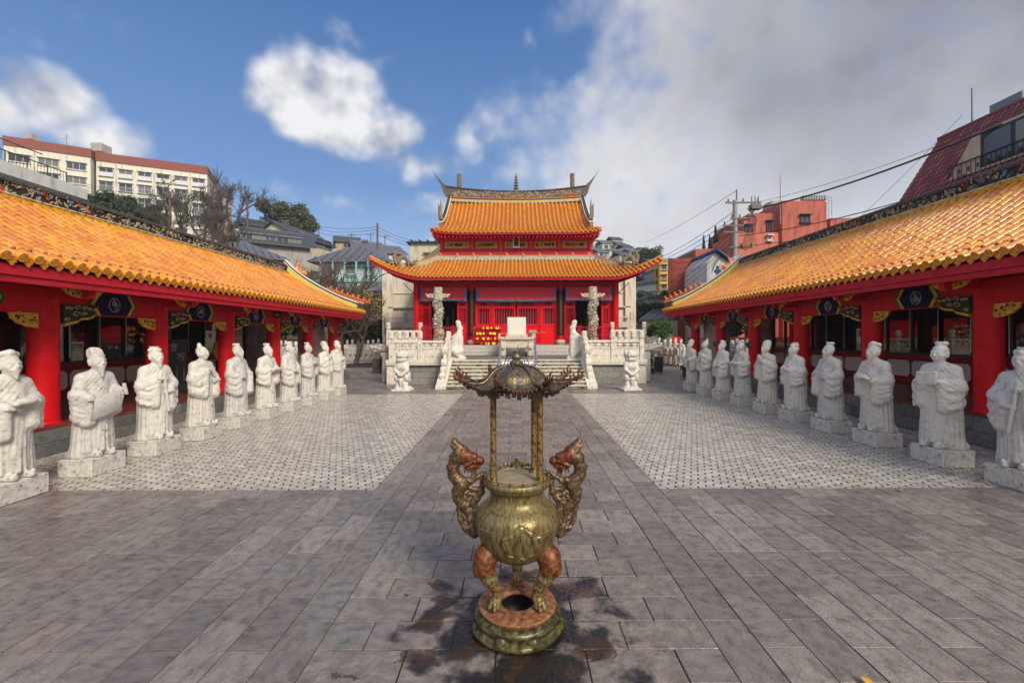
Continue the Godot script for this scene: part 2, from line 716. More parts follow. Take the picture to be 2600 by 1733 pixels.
func sage(pose: String, hat: int, beard: float, lean := 0.0, fat := 0.0, far := false) -> Array:
	var b := Clay.new()
	b.cell = 0.028 if far else 0.0155
	b.floor_y = 0.0
	var l := lean
	b.both(V(0.07, 0.92, 0.0), V(0.115, 0.12, -0.01), 0.15 + fat, 0.165, 0.1)
	b.cap(V(0, 0.9, 0.04 + fat), V(0, 0.2, 0.05), 0.14, 0.15, 0.1)
	b.cap(V(-0.17, 0.05, -0.05), V(0.17, 0.05, -0.05), 0.1, 0.1, 0.08)
	b.cap(V(-0.2, 0.03, -0.14), V(0.2, 0.03, -0.14), 0.075, 0.075, 0.06)
	b.both(V(0.2, 0.02, 0.0), V(0.14, 0.34, 0.0), 0.085, 0.04, 0.08)
	b.both(V(0.09, 0.045, 0.15), V(0.1, 0.04, 0.24), 0.05, 0.045, 0.02)
	b.both(V(0.1, 0.05, 0.25), V(0.1, 0.1, 0.275), 0.04, 0.022, 0.02)
	b.both(V(0.075, 0.95, 0.01), V(0.085, 1.22, 0.01 + l * 0.7), 0.14 + fat * 0.8, 0.115, 0.1)
	b.cap(V(0, 0.95, 0.06 + fat), V(0, 1.08, 0.06 + fat * 0.6 + l * 0.5), 0.12, 0.1, 0.08)
	b.both(V(0.02, 1.275, l * 0.8), V(0.175, 1.245, -0.01 + l * 0.8), 0.085, 0.078, 0.05)
	b.cap(V(0, 1.26, l * 0.8), V(0, 1.4, 0.03 + l), 0.07, 0.055, 0.05)
	b.cap(V(0.075, 1.33, 0.05 + l * 0.9), V(-0.05, 1.06, 0.165 + fat + l * 0.5), 0.022, 0.018, 0.012)
	b.cap(V(-0.075, 1.33, 0.05 + l * 0.9), V(0.07, 1.04, 0.165 + fat + l * 0.5), 0.022, 0.016, 0.012)
	b.cap(V(-0.02, 1.0, 0.18 + fat), V(-0.03, 0.35, 0.2), 0.022, 0.03, 0.02)
	b.cap(V(0.035, 1.0, 0.18 + fat), V(0.04, 0.42, 0.2), 0.02, 0.026, 0.02)
	for i in 9:
		var t0 := -1.5 + i * 0.36
		var t1 := t0 + 0.37
		b.cap(V(sin(t0) * 0.215, 0.985, cos(t0) * (0.165 + fat)), V(sin(t1) * 0.215, 0.985, cos(t1) * (0.165 + fat)), 0.021, 0.021, 0.012)
	for i in 13:
		var t := -2.0 + i * 0.33
		var w := 0.012 + 0.006 * sin(i * 2.3)
		b.cap(V(sin(t) * 0.205, 0.86, cos(t) * (0.16 + fat)), V(sin(t + 0.05 * sin(i * 1.7)) * 0.255, 0.1, cos(t) * 0.19 + 0.015), w, w * 1.5, 0.03)
	var hr := V(-0.06, 1.0, 0.27)
	var hl := V(0.06, 1.03, 0.28)
	match pose:
		"scroll":
			hr = V(-0.2, 0.92, 0.3); hl = V(0.16, 1.03, 0.33)
		"tablet":
			hr = V(-0.1, 1.06, 0.3); hl = V(0.1, 1.06, 0.3)
		"staff":
			hr = V(-0.08, 1.1, 0.27); hl = V(0.05, 0.86, 0.28)
		"side":
			hr = V(-0.1, 0.9, 0.25); hl = V(0.27, 0.86, 0.16)
		"chest":
			hr = V(-0.02, 1.17, 0.24); hl = V(0.13, 0.93, 0.26)
		"pray":
			hr = V(-0.03, 1.19, 0.25); hl = V(0.03, 1.19, 0.25)
		"book":
			hr = V(-0.09, 1.0, 0.28); hl = V(0.12, 0.98, 0.3)
		"low":
			hr = V(-0.1, 0.87, 0.26); hl = V(0.09, 0.85, 0.27)
		"bag":
			hr = V(-0.13, 0.94, 0.29); hl = V(0.1, 1.0, 0.28)
	for s in 2:
		var sg := -1.0 if s == 0 else 1.0
		var h: Vector3 = hr if s == 0 else hl
		var sh := V(0.185 * sg, 1.22, l * 0.8)
		var el := V(0.265 * sg, 0.98, 0.05 + l * 0.5)
		var wr := h.lerp(el, 0.25)
		b.cap(sh, el, 0.088, 0.09, 0.05)
		b.cap(el, wr, 0.09, 0.06, 0.04)
		var bot := minf(h.y - 0.42, 0.58) + 0.03 * sg
		b.cap(el, V(0.26 * sg, bot + 0.16, 0.07), 0.088, 0.07, 0.06)
		b.cap(V(0.26 * sg, bot + 0.18, 0.06), V((0.2 * sg + wr.x) * 0.5, bot + 0.08, 0.15), 0.075, 0.075, 0.06)
		b.cap(wr, V((0.16 * sg + wr.x) * 0.5, bot + 0.1, 0.2), 0.055, 0.07, 0.05)
		b.cap(el.lerp(wr, 0.5), V(0.19 * sg, bot + 0.12, 0.14), 0.07, 0.075, 0.05)
		for i in 4:
			var y0 := el.y + 0.03 - i * 0.085 + 0.02 * sin(i * 2.7 + h.x * 40.0)
			var a0 := V(0.33 * sg, y0 + 0.05, 0.0)
			var a1 := V(0.325 * sg, y0 - 0.06, 0.11)
			var a2 := V(0.24 * sg + wr.x * 0.1, y0 - 0.1, 0.2)
			var a3 := V(wr.x * 0.6 + 0.08 * sg, y0 - 0.03, 0.25)
			b.chain([a0, a1, a2, a3], [0.005, 0.012, 0.011, 0.004], 0.035)
	var k := Clay.new()
	k.cell = 0.02 if far else 0.009
	var o := V(0, 0, l * 1.15)
	k.cap(o + V(0, 1.3, 0.02), o + V(0, 1.42, 0.03), 0.056, 0.055, 0.02)
	k.cap(o + V(0, 1.5, 0.01), o + V(0, 1.46, 0.035), 0.09, 0.084, 0.03)
	k.cap(o + V(0, 1.415, 0.06), o + V(0, 1.4, 0.075), 0.052, 0.04, 0.03)
	k.both(o + V(0.04, 1.445, 0.075), o + V(0.035, 1.43, 0.075), 0.034, 0.03, 0.02)
	k.cap(o + V(0, 1.488, 0.115), o + V(0, 1.452, 0.13), 0.012, 0.019, 0.012)
	k.both(o + V(0.014, 1.497, 0.108), o + V(0.058, 1.497, 0.085), 0.015, 0.012, 0.015)
	k.both(o + V(0.036, 1.474, 0.098), o + V(0.036, 1.474, 0.098), 0.017, 0.017, 0.006)
	k.cut(o + V(-0.024, 1.421, 0.124), o + V(0.024, 1.421, 0.124), 0.006, 0.006, 0.006)
	k.cap(o + V(-0.018, 1.41, 0.112), o + V(0.018, 1.41, 0.112), 0.012, 0.012, 0.01)
	k.both(o + V(0.09, 1.482, 0.012), o + V(0.088, 1.43, 0.02), 0.02, 0.013, 0.01)
	if beard > 0.0:
		k.cap(o + V(0, 1.4, 0.09), o + V(0, 1.4 - beard, 0.115), 0.045, 0.013, 0.02)
		k.both(o + V(0.006, 1.437, 0.124), o + V(0.05, 1.41, 0.1), 0.011, 0.008, 0.01)
	match hat:
		0: # small stiff crown, flared
			k.cap(o + V(0, 1.54, 0.0), o + V(0, 1.575, -0.005), 0.078, 0.055, 0.02)
			k.both(o + V(0.0, 1.605, 0.02), o + V(0.045, 1.615, 0.0), 0.03, 0.028, 0.01)
			k.both(o + V(0.0, 1.605, -0.04), o + V(0.045, 1.612, -0.03), 0.03, 0.028, 0.01)
		1: # rolled cloth
			k.cap(o + V(0, 1.55, 0.0), o + V(0, 1.56, 0.0), 0.08, 0.07, 0.02)
			k.both(o + V(0, 1.6, 0.03), o + V(0.075, 1.585, 0.0), 0.042, 0.034, 0.015)
		2: # tall folded cap
			k.both(o + V(0.03, 1.55, 0.03), o + V(0.03, 1.63, -0.01), 0.05, 0.034, 0.02)
			k.both(o + V(0.02, 1.56, -0.05), o + V(0.02, 1.64, -0.05), 0.05, 0.03, 0.02)
		3: # topknot
			k.cap(o + V(0, 1.55, -0.02), o + V(0, 1.585, -0.03), 0.065, 0.03, 0.02)
			k.cap(o + V(0, 1.6, -0.035), o + V(0, 1.625, -0.04), 0.038, 0.03, 0.01)
		4: # flat cap with a brim
			k.both(o + V(0.0, 1.565, 0.0), o + V(0.06, 1.565, 0.0), 0.06, 0.04, 0.01)
			k.cap(o + V(0, 1.555, 0.05), o + V(0, 1.56, 0.075), 0.05, 0.03, 0.01)
	for i in range(0, k.q.size(), 10):
		for j in [0, 3]:
			k.q[i + j] *= 1.17
			k.q[i + j + 1] = 1.35 + (k.q[i + j + 1] - 1.35) * 1.17
			k.q[i + j + 2] = l * 1.1 + (k.q[i + j + 2] - l * 1.1) * 1.17
		for j in [6, 7, 8]:
			k.q[i + j] *= 1.17
	var out := [b, k]
	if not far:
		for s in 2:
			var sg := -1.0 if s == 0 else 1.0
			var h: Vector3 = hr if s == 0 else hl
			var g := Clay.new()
			g.cell = 0.008
			var w := (V(-0.2 * sg, 0, 0) if pose != "pray" else V(0, 0.25, 0.05)).normalized()
			var dn := V(0, -1, 0.15).normalized()
			if pose == "pray":
				dn = V(0, 0, 1)
			g.cap(h, h + w * 0.045, 0.034, 0.03, 0.02)
			g.cap(h - w * 0.06, h, 0.03, 0.034, 0.02)
			for i in 4:
				var r := h + w * 0.05 + dn * (0.03 - i * 0.02) * -1.0 + V(0, 0, 0.012)
				var tip := r + w * (0.045 - absf(i - 1.4) * 0.007)
				g.cap(r, tip, 0.0105, 0.0095, 0.006)
				g.cap(tip, tip + dn * 0.02 - V(0, 0, 0.028), 0.0095, 0.008, 0.004)
			g.cap(h - dn * 0.03 + w * 0.01, h - dn * 0.045 + w * 0.055, 0.012, 0.009, 0.008)
			out.append(g)
	return out

func held_item(pose: String) -> MB:
	var m := MB.new()
	match pose:
		"scroll":  # an open scroll hanging from hand to hand
			var p := PackedVector3Array()
			for j in 9:
				for i in 7:
					var u := i / 6.0
					var w := j / 8.0
					var top := V(-0.21, 0.95, 0.33).lerp(V(0.2, 1.07, 0.35), u)
					p.append(top + V(-0.03 * w, -0.36 * w, 0.035 * sin(w * PI) - 0.05 * w + 0.02 * sin(u * PI)))
			m.grid(p, 7, 9, false)
			var q := PackedVector3Array()
			for i in range(p.size() - 1, -1, -1):
				q.append(p[i] - V(0, 0, 0.014))
			var q2 := PackedVector3Array()
			for j in 9:
				for i in 7:
					q2.append(p[j * 7 + 6 - i] - V(0, 0, 0.014))
			m.grid(q2, 7, 9, false)
			m.rod(V(0.2, 1.13, 0.35), V(0.24, 0.95, 0.35), 0.028, 0.028, 10)
		"tablet":
			m.cbox(V(0, 1.11, 0.335), V(0.25, 0.2, 0.03), 0.006)
			m.cbox(V(-0.13, 1.12, 0.32), V(0.05, 0.21, 0.05), 0.012)
		"staff":
			m.rod(V(-0.07, 1.2, 0.3), V(0.04, 0.5, 0.27), 0.026, 0.024, 10)
		"side":
			m.rod(V(0.26, 0.97, 0.2), V(0.28, 0.72, 0.19), 0.03, 0.03, 10)
			m.ball(V(0.25, 0.98, 0.2), V(0.034, 0.03, 0.034))
		"chest":
			m.rod(V(-0.05, 1.24, 0.27), V(0.05, 1.02, 0.28), 0.02, 0.02, 10)
		"book":
			m.cbox(V(0.02, 0.985, 0.33), V(0.26, 0.03, 0.18), 0.008, Basis(V(1, 0, 0), -0.5))
			m.cbox(V(0.02, 0.962, 0.32), V(0.24, 0.02, 0.16), 0.006, Basis(V(1, 0, 0), -0.5))
		"low":
			m.rod(V(0.07, 0.96, 0.3), V(0.12, 0.5, 0.28), 0.017, 0.015, 8)
			m.rod(V(0.035, 0.95, 0.29), V(0.09, 0.55, 0.27), 0.014, 0.012, 8)
		"bag":
			m.ball(V(-0.02, 1.02, 0.34), V(0.13, 0.05, 0.07), 14, 10)
			m.ball(V(-0.13, 1.0, 0.34), V(0.05, 0.04, 0.05), 10, 8)
		"pray":
			m.cbox(V(0, 1.26, 0.29), V(0.03, 0.14, 0.05), 0.01)
	return m

func stiff_cap(hat: int, l: float) -> MB:
	var m := MB.new()
	var o := V(0, 1.585, l * 1.15 - 0.01)
	if hat == 0 or hat == 4:
		m.lathe(PackedVector2Array([Vector2(0.058, 0.0), Vector2(0.062, 0.012), Vector2(0.055, 0.016), Vector2(0.072, 0.085), Vector2(0.066, 0.088), Vector2(0.0, 0.084)]), 20, o, Basis.from_scale(V(1.15, 1, 0.85)), true)
	elif hat == 2:
		m.prism(PackedVector2Array([Vector2(-0.075, 0), Vector2(0.065, 0.0), Vector2(0.08, 0.05), Vector2(0.05, 0.1), Vector2(-0.03, 0.13), Vector2(-0.09, 0.1), Vector2(-0.1, 0.04)]), 0.12, Transform3D(Basis(V(0, 0, 1), Vector3.UP, V(-1, 0, 0)), o))
	return m

func fold_sage(p: Vector3, n: Vector3) -> float:
	var a := 0.0
	if p.y < 0.86 and p.y > 0.02:
		var t := atan2(p.x, p.z)
		a += 0.0055 * sin(t * 23.0 + sin(p.y * 5.0) * 1.4) * clampf((0.86 - p.y) * 4.0, 0.0, 1.0)
	if absf(p.x) > 0.13 and p.y > 0.5 and p.y < 1.18:
		var u := p.z - 0.1
		a += 0.002 * sin((p.y - 4.0 * u * u + 0.02 * sin(p.x * 31.0)) * 88.0)
	if p.y > 1.05 and p.y < 1.3 and absf(p.x) < 0.2:
		a += 0.003 * sin((p.y + absf(p.x) * 1.2) * 80.0)
	return a

const POSES := [
	["bag", 1, 0.08, 0.03, 0.02], ["scroll", 2, 0.12, 0.05, 0.0], ["staff", 4, 0.1, 0.0, 0.04], ["chest", 3, 0.0, 0.01, 0.0], ["side", 0, 0.09, 0.02, 0.01],
	["book", 0, 0.06, 0.04, 0.0], ["low", 1, 0.14, 0.0, 0.0], ["tablet", 0, 0.0, 0.0, 0.03], ["pray", 2, 0.13, 0.02, 0.0], ["clasp", 4, 0.1, 0.01, 0.05]]
const LEFT_LABELS := [
	"marble sage with rolled headcloth and draped bundle, cut off by the left edge",
	"stooping marble sage unrolling a broad scroll beside the first red column",
	"marble sage in a flat cap gripping a short staff, third from the left edge",
	"marble sage with a topknot, arm raised to the chest, fourth from the left edge",
	"marble sage with a rod at the hip, fifth in the left row",
	"marble sage reading from a flat book, sixth from the left edge",
	"bearded marble sage with a sword at the waist, seventh from the left edge",
	"marble sage behind an upright tablet, eighth from the left edge",
	"long-bearded marble sage with joined hands, last but one of the left row",
	"stout marble sage with clasped hands, last of the left row before the hall"]
const RIGHT_LABELS := [
	"bearded marble sage with a staff, cut off by the photo's right edge",
	"round-faced marble sage holding a thick open tablet, second from the right edge",
	"marble sage carrying a bundle before the chest, third from the right edge",
	"marble sage with one hand at the side, fourth from the right edge",
	"broad marble sage in a flat cap with clasped hands, fifth from the right edge",
	"long-bearded stooping marble sage with joined raised hands, sixth from the right edge",
	"marble sage turned with an open flat book, seventh from the right edge",
	"marble sage in a rolled headcloth with a thin sword, eighth from the right edge",
	"marble sage lifting an arm to the chest, last but one of the right row",
	"marble sage with scroll held open, last of the right row before the hall"]

func statues() -> void:
	var jobs := []
	var sages := []
	var fars := []
	for p in POSES:
		var s := sage(p[0], p[1], p[2], p[3], p[4])
		sages.append(s)
		jobs.append_array(s)
	for i in [1, 4, 6]:
		var p: Array = POSES[i]
		var s := sage(p[0], p[1], p[2], p[3], p[4], true)
		fars.append(s)
		jobs.append_array(s)
	sculpt(jobs)
	var marble := [
		stone("marble_a", Color(0.62, 0.6, 0.565)), stone("marble_b", Color(0.57, 0.562, 0.55)), stone("marble_c", Color(0.65, 0.635, 0.61))]
	var base := MB.new()
	base.cbox(V(0, 0.135, 0), V(0.52, 0.27, 0.6), 0.012)
	var base_m := base.done()
	var bm := stone("plinth_marble", Color(0.64, 0.625, 0.6), true)
	var body := []
	var flipped := []
	var item := []
	var item_f := []
	var caps := []
	for i in POSES.size():
		var m := clay_mb(sages[i], fold_sage)
		body.append(m.done())
		flipped.append(m.done(true))
		var h := held_item(POSES[i][0])
		item.append(h.done() if h.v.size() else null)
		item_f.append(h.done(true) if h.v.size() else null)
		var cp := stiff_cap(POSES[i][1], POSES[i][3])
		caps.append(cp.done() if cp.v.size() else null)
	rng.seed = 11
	var ld := [5.52, 6.70, 7.87, 9.03, 10.17, 11.36, 12.49, 13.6, 14.74, 15.73]
	for i in 10:
		var x := -6.46 + 0.022 * i - 0.26
		var t := thing("marble_sage", LEFT_LABELS[i], "statue", V(x, 0.0, -(ld[i] + 0.3)), 0.0, "marble sages beside the left gallery")
		part(t, "plinth", base_m, bm)
		var turn := PI / 2 - 0.12 + rng.randf_range(-0.12, 0.06)
		var xf := Transform3D(Basis(Vector3.UP, turn).scaled(Vector3.ONE * rng.randf_range(0.985, 1.03)), V(0, 0.27, 0))
		part(t, "figure", body[i], marble[i % 3], xf)
		if item[i]:
			part(t, "held_object", item[i], marble[i % 3], xf)
		if caps[i]:
			part(t, "cap", caps[i], marble[i % 3], xf)
	var rd := [5.85, 7.03, 8.31, 9.52, 10.72, 11.89, 13.17, 14.37, 15.6, 16.8]
	var rp := [2, 7, 0, 4, 9, 8, 5, 6, 3, 1]
	for i in 10:
		var x := 6.8 - 0.03 * i + 0.26
		var t := thing("marble_sage", RIGHT_LABELS[i], "statue", V(x, 0.0, -(rd[i] + 0.3)), 0.0, "marble sages beside the right gallery")
		part(t, "plinth", base_m, bm)
		var j: int = rp[i]
		var turn := -PI / 2 + 0.15 + rng.randf_range(-0.06, 0.14)
		var xf := Transform3D(Basis(Vector3.UP, turn).scaled(Vector3.ONE * rng.randf_range(0.99, 1.03)), V(0, 0.27, 0))
		part(t, "figure", flipped[j], marble[(i + 1) % 3], xf)
		if item[j]:
			part(t, "held_object", item_f[j], marble[(i + 1) % 3], xf)
		if caps[j]:
			part(t, "cap", caps[j], marble[(i + 1) % 3], xf)
	var far_m := []
	for i in 3:
		var m := clay_mb(fars[i], fold_sage)
		far_m.append([m.done(), m.done(true)])
	var low := MB.new()
	low.cbox(V(0, 0.09, 0), V(0.5, 0.18, 0.5), 0.02)
	var low_m := low.done()
	var spots := []
	for i in 8:
		spots.append([at(868 + i * 13.2, 900, 34.5 + i * 0.25), 0.5, "small distant marble sage beyond the end of the left gallery, %s from the red column" % ["first", "second", "third", "fourth", "fifth", "sixth", "seventh", "last"][i], "distant sages left of the hall"])
	for i in 6:
		spots.append([at(1662 + i * 13.6, 900, 35.5 - i * 0.9), -0.9, "small distant marble sage left of the right gallery's end, %s from the stone dragon spout" % ["first", "second", "third", "fourth", "fifth", "last"][i], "distant sages right of the hall"])
	for i in 5:
		spots.append([at(712 + i * 13.0, 900, 25.5 + i * 0.5), 0.6, "marble sage seen through the left gallery's open bay, %s from the nearer column" % ["first", "second", "third", "fourth", "fifth"][i], "sages behind the left gallery"])
	for i in 5:
		spots.append([at(1846 + i * 13.0, 900, 26.5 - i * 0.4), -0.6, "marble sage seen through the right gallery's open bay, %s from the farther column" % ["first", "second", "third", "fourth", "fifth"][i], "sages behind the right gallery"])
	for i in spots.size():
		var s: Array = spots[i]
		var p: Vector3 = s[0]
		var t := thing("marble_sage", s[2], "statue", V(p.x, 0, p.z), 0.0, s[3])
		part(t, "plinth", low_m, bm)
		var xf := Transform3D(Basis(Vector3.UP, float(s[1]) + rng.randf_range(-0.2, 0.2)).scaled(Vector3.ONE * rng.randf_range(0.97, 1.05)), V(0, 0.18, 0))
		part(t, "figure", far_m[i % 3][(i / 3) % 2], marble[i % 3], xf)

func stone(key: String, base: Color, dirty := false) -> StandardMaterial3D:
	var t: NoiseTexture2D
	if dirty:
		t = noise_tex("stone_dirty", 0.012, [[0.0, Color(0.16, 0.17, 0.13)], [0.09, Color(0.5, 0.5, 0.45)], [0.19, Color(0.86, 0.85, 0.83)], [0.6, Color(0.96, 0.955, 0.95)], [1.0, Color(1, 1, 1)]], 512, FastNoiseLite.TYPE_SIMPLEX_SMOOTH, 6, false, 30.0)
	else:
		t = noise_tex("stone_clean", 0.011, [[0.0, Color(0.5, 0.49, 0.46)], [0.13, Color(0.8, 0.79, 0.76)], [0.3, Color(0.945, 0.94, 0.925)], [0.65, Color(0.985, 0.98, 0.975)], [1.0, Color(1, 1, 1)]], 512, FastNoiseLite.TYPE_SIMPLEX_SMOOTH, 6, false, 24.0)
	return mat(key, base, 0.62, {"tex": t, "scale": 1.5, "world": true, "nrm": noise_tex("stone_n", 0.05, [], 256, FastNoiseLite.TYPE_SIMPLEX_SMOOTH, 4, true), "nscale": 0.25})

# ---------------------------------------------------------------- paving
func ground() -> void:
	var g := MB.new()
	g.quad(V(-900, -0.06, 900), V(900, -0.06, 900), V(900, -0.06, -1500), V(-900, -0.06, -1500))
	setting("ground", g.done(), mat("soil", Color(0.1, 0.095, 0.085), 0.9, {"tex": noise_tex("soil", 0.02, [[0.0, grey(0.6)], [1.0, grey(1.0)]]), "scale": 0.3, "world": true}))
	var wet := noise_tex("wet", 0.006, [[0.0, grey(0.2)], [0.4, grey(0.34)], [0.6, grey(0.52)], [1.0, grey(0.75)]], 512, FastNoiseLite.TYPE_SIMPLEX_SMOOTH, 4)
	var slab_t := noise_tex("slab", 0.01, [[0.0, Color(0.66, 0.65, 0.64)], [0.3, Color(0.84, 0.835, 0.83)], [0.55, Color(0.92, 0.915, 0.91)], [1.0, Color(1, 1, 1)]], 1024, FastNoiseLite.TYPE_SIMPLEX_SMOOTH, 6, false, 40.0)
	var slab_n := noise_tex("slab_n", 0.09, [], 512, FastNoiseLite.TYPE_SIMPLEX_SMOOTH, 4, true)
	var slab_m := []
	for i in 6:
		var k: float = [0.9, 1.0, 1.12, 0.8, 1.22, 1.0][i]
		var c := Color(0.245, 0.217, 0.205) * k
		if i == 5:
			c = Color(0.228, 0.209, 0.203)
		var sm := mat("slab_%d" % i, c, 0.88, {"tex": slab_t, "stretch": Vector3(0.55, 0.55, 0.9) if i % 2 else Vector3(0.9, 0.55, 0.5), "world": true, "nrm": slab_n, "nscale": 0.22, "spec": 0.5})
		sm.roughness_texture = wet
		slab_m.append(sm)
	var im := Image.create(512, 512, false, Image.FORMAT_RGB8)
	var fn := FastNoiseLite.new()
	fn.seed = 6
	fn.frequency = 0.011
	fn.fractal_octaves = 6
	for y in 512:
		for x in 512:
			var q := Vector2(x - 256, y - 256) / 256.0
			var r := q.length() * 1.3 + fn.get_noise_2d(x, y) * 0.75
			var tone := 0.9 + 0.18 * fn.get_noise_2d(x * 3.0 + 900.0, y * 3.0)
			var c := Color(tone, tone * 0.985, tone * 0.97)
			if r < 0.8:
				c = c.lerp(Color(0.3, 0.29, 0.285), 0.9 * smoothstep(0.0, 0.3, 0.8 - r) + 0.1)
				if fn.get_noise_2d(x * 1.4 + 300.0, y * 1.4) > 0.2:
					c = c.lerp(Color(0.55, 0.4, 0.27), 0.6)
			im.set_pixel(x, y, c)
	var stained := mat("slab_sooty", Color(0.245, 0.217, 0.205), 0.9, {"tex": ImageTexture.create_from_image(im), "stretch": Vector3(0.4, 0.4, 0.4), "world": true, "nrm": slab_n, "nscale": 0.22})
	stained.uv1_offset = Vector3(0.5, 0.5, 0.5 + 3.2 * 0.4)
	stained.roughness_texture = wet
	var bed := MB.new()
	bed.quad(V(-16, -0.011, 8), V(16, -0.011, 8), V(16, -0.011, -60), V(-16, -0.011, -60))
	var bedm := mat("joint_mortar", Color(0.045, 0.042, 0.038), 0.9)
	var pave := setting("stone_pavement", bed.done(), bedm)
	var s := []
	var gap := 0.009
	var row := 0
	var z := -1.2
	while z > -17.7:
		var x := -1.37
		var off := 0.31 if row % 2 else 0.0
		off += rng.randf_range(-0.03, 0.03)
		var x0 := x
		var x1 := x + (0.6 if off == 0.0 else 0.3 + off * 0.0)
		x1 = x + 0.3 + off
		while x0 < 1.36:
			x1 = minf(x1, 1.37)
			if 1.37 - x1 < 0.12:
				x1 = 1.37
			s.append([x0, x1, z - 0.3, z])
			x0 = x1
			x1 = x0 + 0.602
		z -= 0.3
		row += 1
	for sd in [-1.0, 1.0]:
		for c in 2:
			var xa := 1.37 + 0.3 * c
			var zz := -5.85 if c else -0.9
			var lim := -17.7
			while zz > lim:
				if c == 1 and zz > -5.8:
					zz -= 0.6
					continue
				var a: float = xa * sd
				var b: float = (xa + 0.3) * sd
				s.append([minf(a, b), maxf(a, b), zz - 0.6, zz])
				zz -= 0.6
		for c in 28:
			var xa := 1.67 + 0.302 * c
			var a: float = xa * sd
			var b: float = (xa + 0.302) * sd
			for seg in [[-1.2, -4.35], [-4.35, -5.85]]:
				var zz: float = seg[0]
				var first := 0.3 if c % 2 else 0.6
				if seg[0] < -4.0:
					first = 0.6 if c % 2 else 0.3
				var z1 := zz - first
				while zz > seg[1] + 0.02:
					z1 = maxf(z1, seg[1])
					if z1 - seg[1] < 0.1:
						z1 = seg[1]
					s.append([minf(a, b), maxf(a, b), z1, zz])
					zz = z1
					z1 = zz - 0.602
		for c in 13:
			var a: float = (1.97 + 0.6 * c) * sd
			var b: float = (1.97 + 0.6 * c + 0.6) * sd
			s.append([minf(a, b), maxf(a, b), -6.15, -5.85])
	row = 0
	z = -16.3
	while z > -30.0:
		var x := -15.0 + (0.3 if row % 2 else 0.0)
		while x < 15.0:
			if absf(x + 0.3) > (2.0 if z > -17.7 else 3.3) and not (absf(x + 0.3) < 5.7 and z < -19.7):
				s.append([x, x + 0.6, z - 0.3, z])
			x += 0.602
		z -= 0.3
		row += 1
	var shown := []
	var rest := []
	for q in s:
		var cx: float = (q[0] + q[1]) * 0.5
		var d: float = -(q[2] + q[3]) * 0.5
		var px := cx / d
		var ok := d > 2.45 and absf(px) < 1.25
		var size: float = (q[1] - q[0]) * (q[3] - q[2]) / (d * d * d)
		if ok:
			shown.append([size, q])
		elif d > 0.0:
			rest.append(q)
	shown.sort_custom(func(a, b): return a[0] > b[0])
	var kinds := {}
	var boxes := func(w: float, l: float) -> Mesh:
		var key := "%d_%d" % [roundi(w * 100), roundi(l * 100)]
		if not kinds.has(key):
			var m := MB.new()
			m.cbox(Vector3.ZERO, V(w - gap, 0.05, l - gap), 0.002)
			kinds[key] = m.done()
		return kinds[key]
	for i in shown.size():
		var q: Array = shown[i][1]
		if i >= 298:
			rest.append(q)
			continue
		var c := V((q[0] + q[1]) * 0.5, -0.025 + rng.randf_range(-0.0025, 0.001), (q[2] + q[3]) * 0.5)
		var b := Basis(Vector3.RIGHT, rng.randf_range(-0.0025, 0.0025)) * Basis(Vector3.UP, rng.randf_range(-0.002, 0.002)) * Basis(Vector3.BACK, rng.randf_range(-0.0025, 0.0025))
		var sm2: Material = slab_m[rng.randi() % 6]
		var far := Vector2(c.x, c.z + 3.2).length()
		if far < 1.2:
			sm2 = stained
		part(pave, "slab", boxes.call(q[1] - q[0], q[3] - q[2]), sm2, Transform3D(b, c))
	var unit := MB.new()
	unit.cbox(Vector3.ZERO, V(1, 1, 1), 0.012)
	var um := unit.done()
	for k in 3:
		var xf := []
		for i in range(k, rest.size(), 3):
			var q: Array = rest[i]
			xf.append(Transform3D(Basis.from_scale(V(q[1] - q[0] - gap, 0.05, q[3] - q[2] - gap)), V((q[0] + q[1]) * 0.5, -0.025 + rng.randf_range(-0.0025, 0.001), (q[2] + q[3]) * 0.5)))
		heap(pave, "distant_slabs", um, slab_m[k * 2], xf)
	var bt := noise_tex("brickt", 0.015, [[0.0, Color(0.62, 0.6, 0.57)], [0.4, Color(0.88, 0.87, 0.85)], [1.0, Color(1, 1, 1)]], 512, FastNoiseLite.TYPE_SIMPLEX_SMOOTH, 5, false, 20.0)
	var bm := []
	for i in 4:
		var c: Color = [Color(0.5, 0.47, 0.44), Color(0.56, 0.53, 0.5), Color(0.45, 0.43, 0.41), Color(0.61, 0.58, 0.55)][i]
		var m2 := mat("paving_brick_%d" % i, c, 0.6, {"tex": bt, "scale": 0.8, "world": true, "nrm": slab_n, "nscale": 0.15})
		m2.roughness_texture = wet
		bm.append(m2)
	var one := MB.new()
	one.cbox(Vector3.ZERO, V(0.176, 0.05, 0.092), 0.003)
	var om := one.done()
	for sd in [-1.0, 1.0]:
		var field := MB.new()
		var xa: float = 1.97 * sd
		var xb: float = 8.9 * sd
		field.quad(V(minf(xa, xb), -0.009, -6.15), V(maxf(xa, xb), -0.009, -6.15), V(maxf(xa, xb), -0.009, -16.3), V(minf(xa, xb), -0.009, -16.3))
		var bf := setting("brick_pavement", field.done(), bedm)
		var ang: float = -0.38 * sd
		var bas := Basis(Vector3.UP, ang)
		var list := []
		var trimmed := MB.new()
		var region := PackedVector2Array([Vector2(1.975, -6.155), Vector2(8.8, -6.155), Vector2(8.8, -16.295), Vector2(1.975, -16.295)])
		if sd < 0.0:
			for i in 4:
				region[i].x = -region[i].x
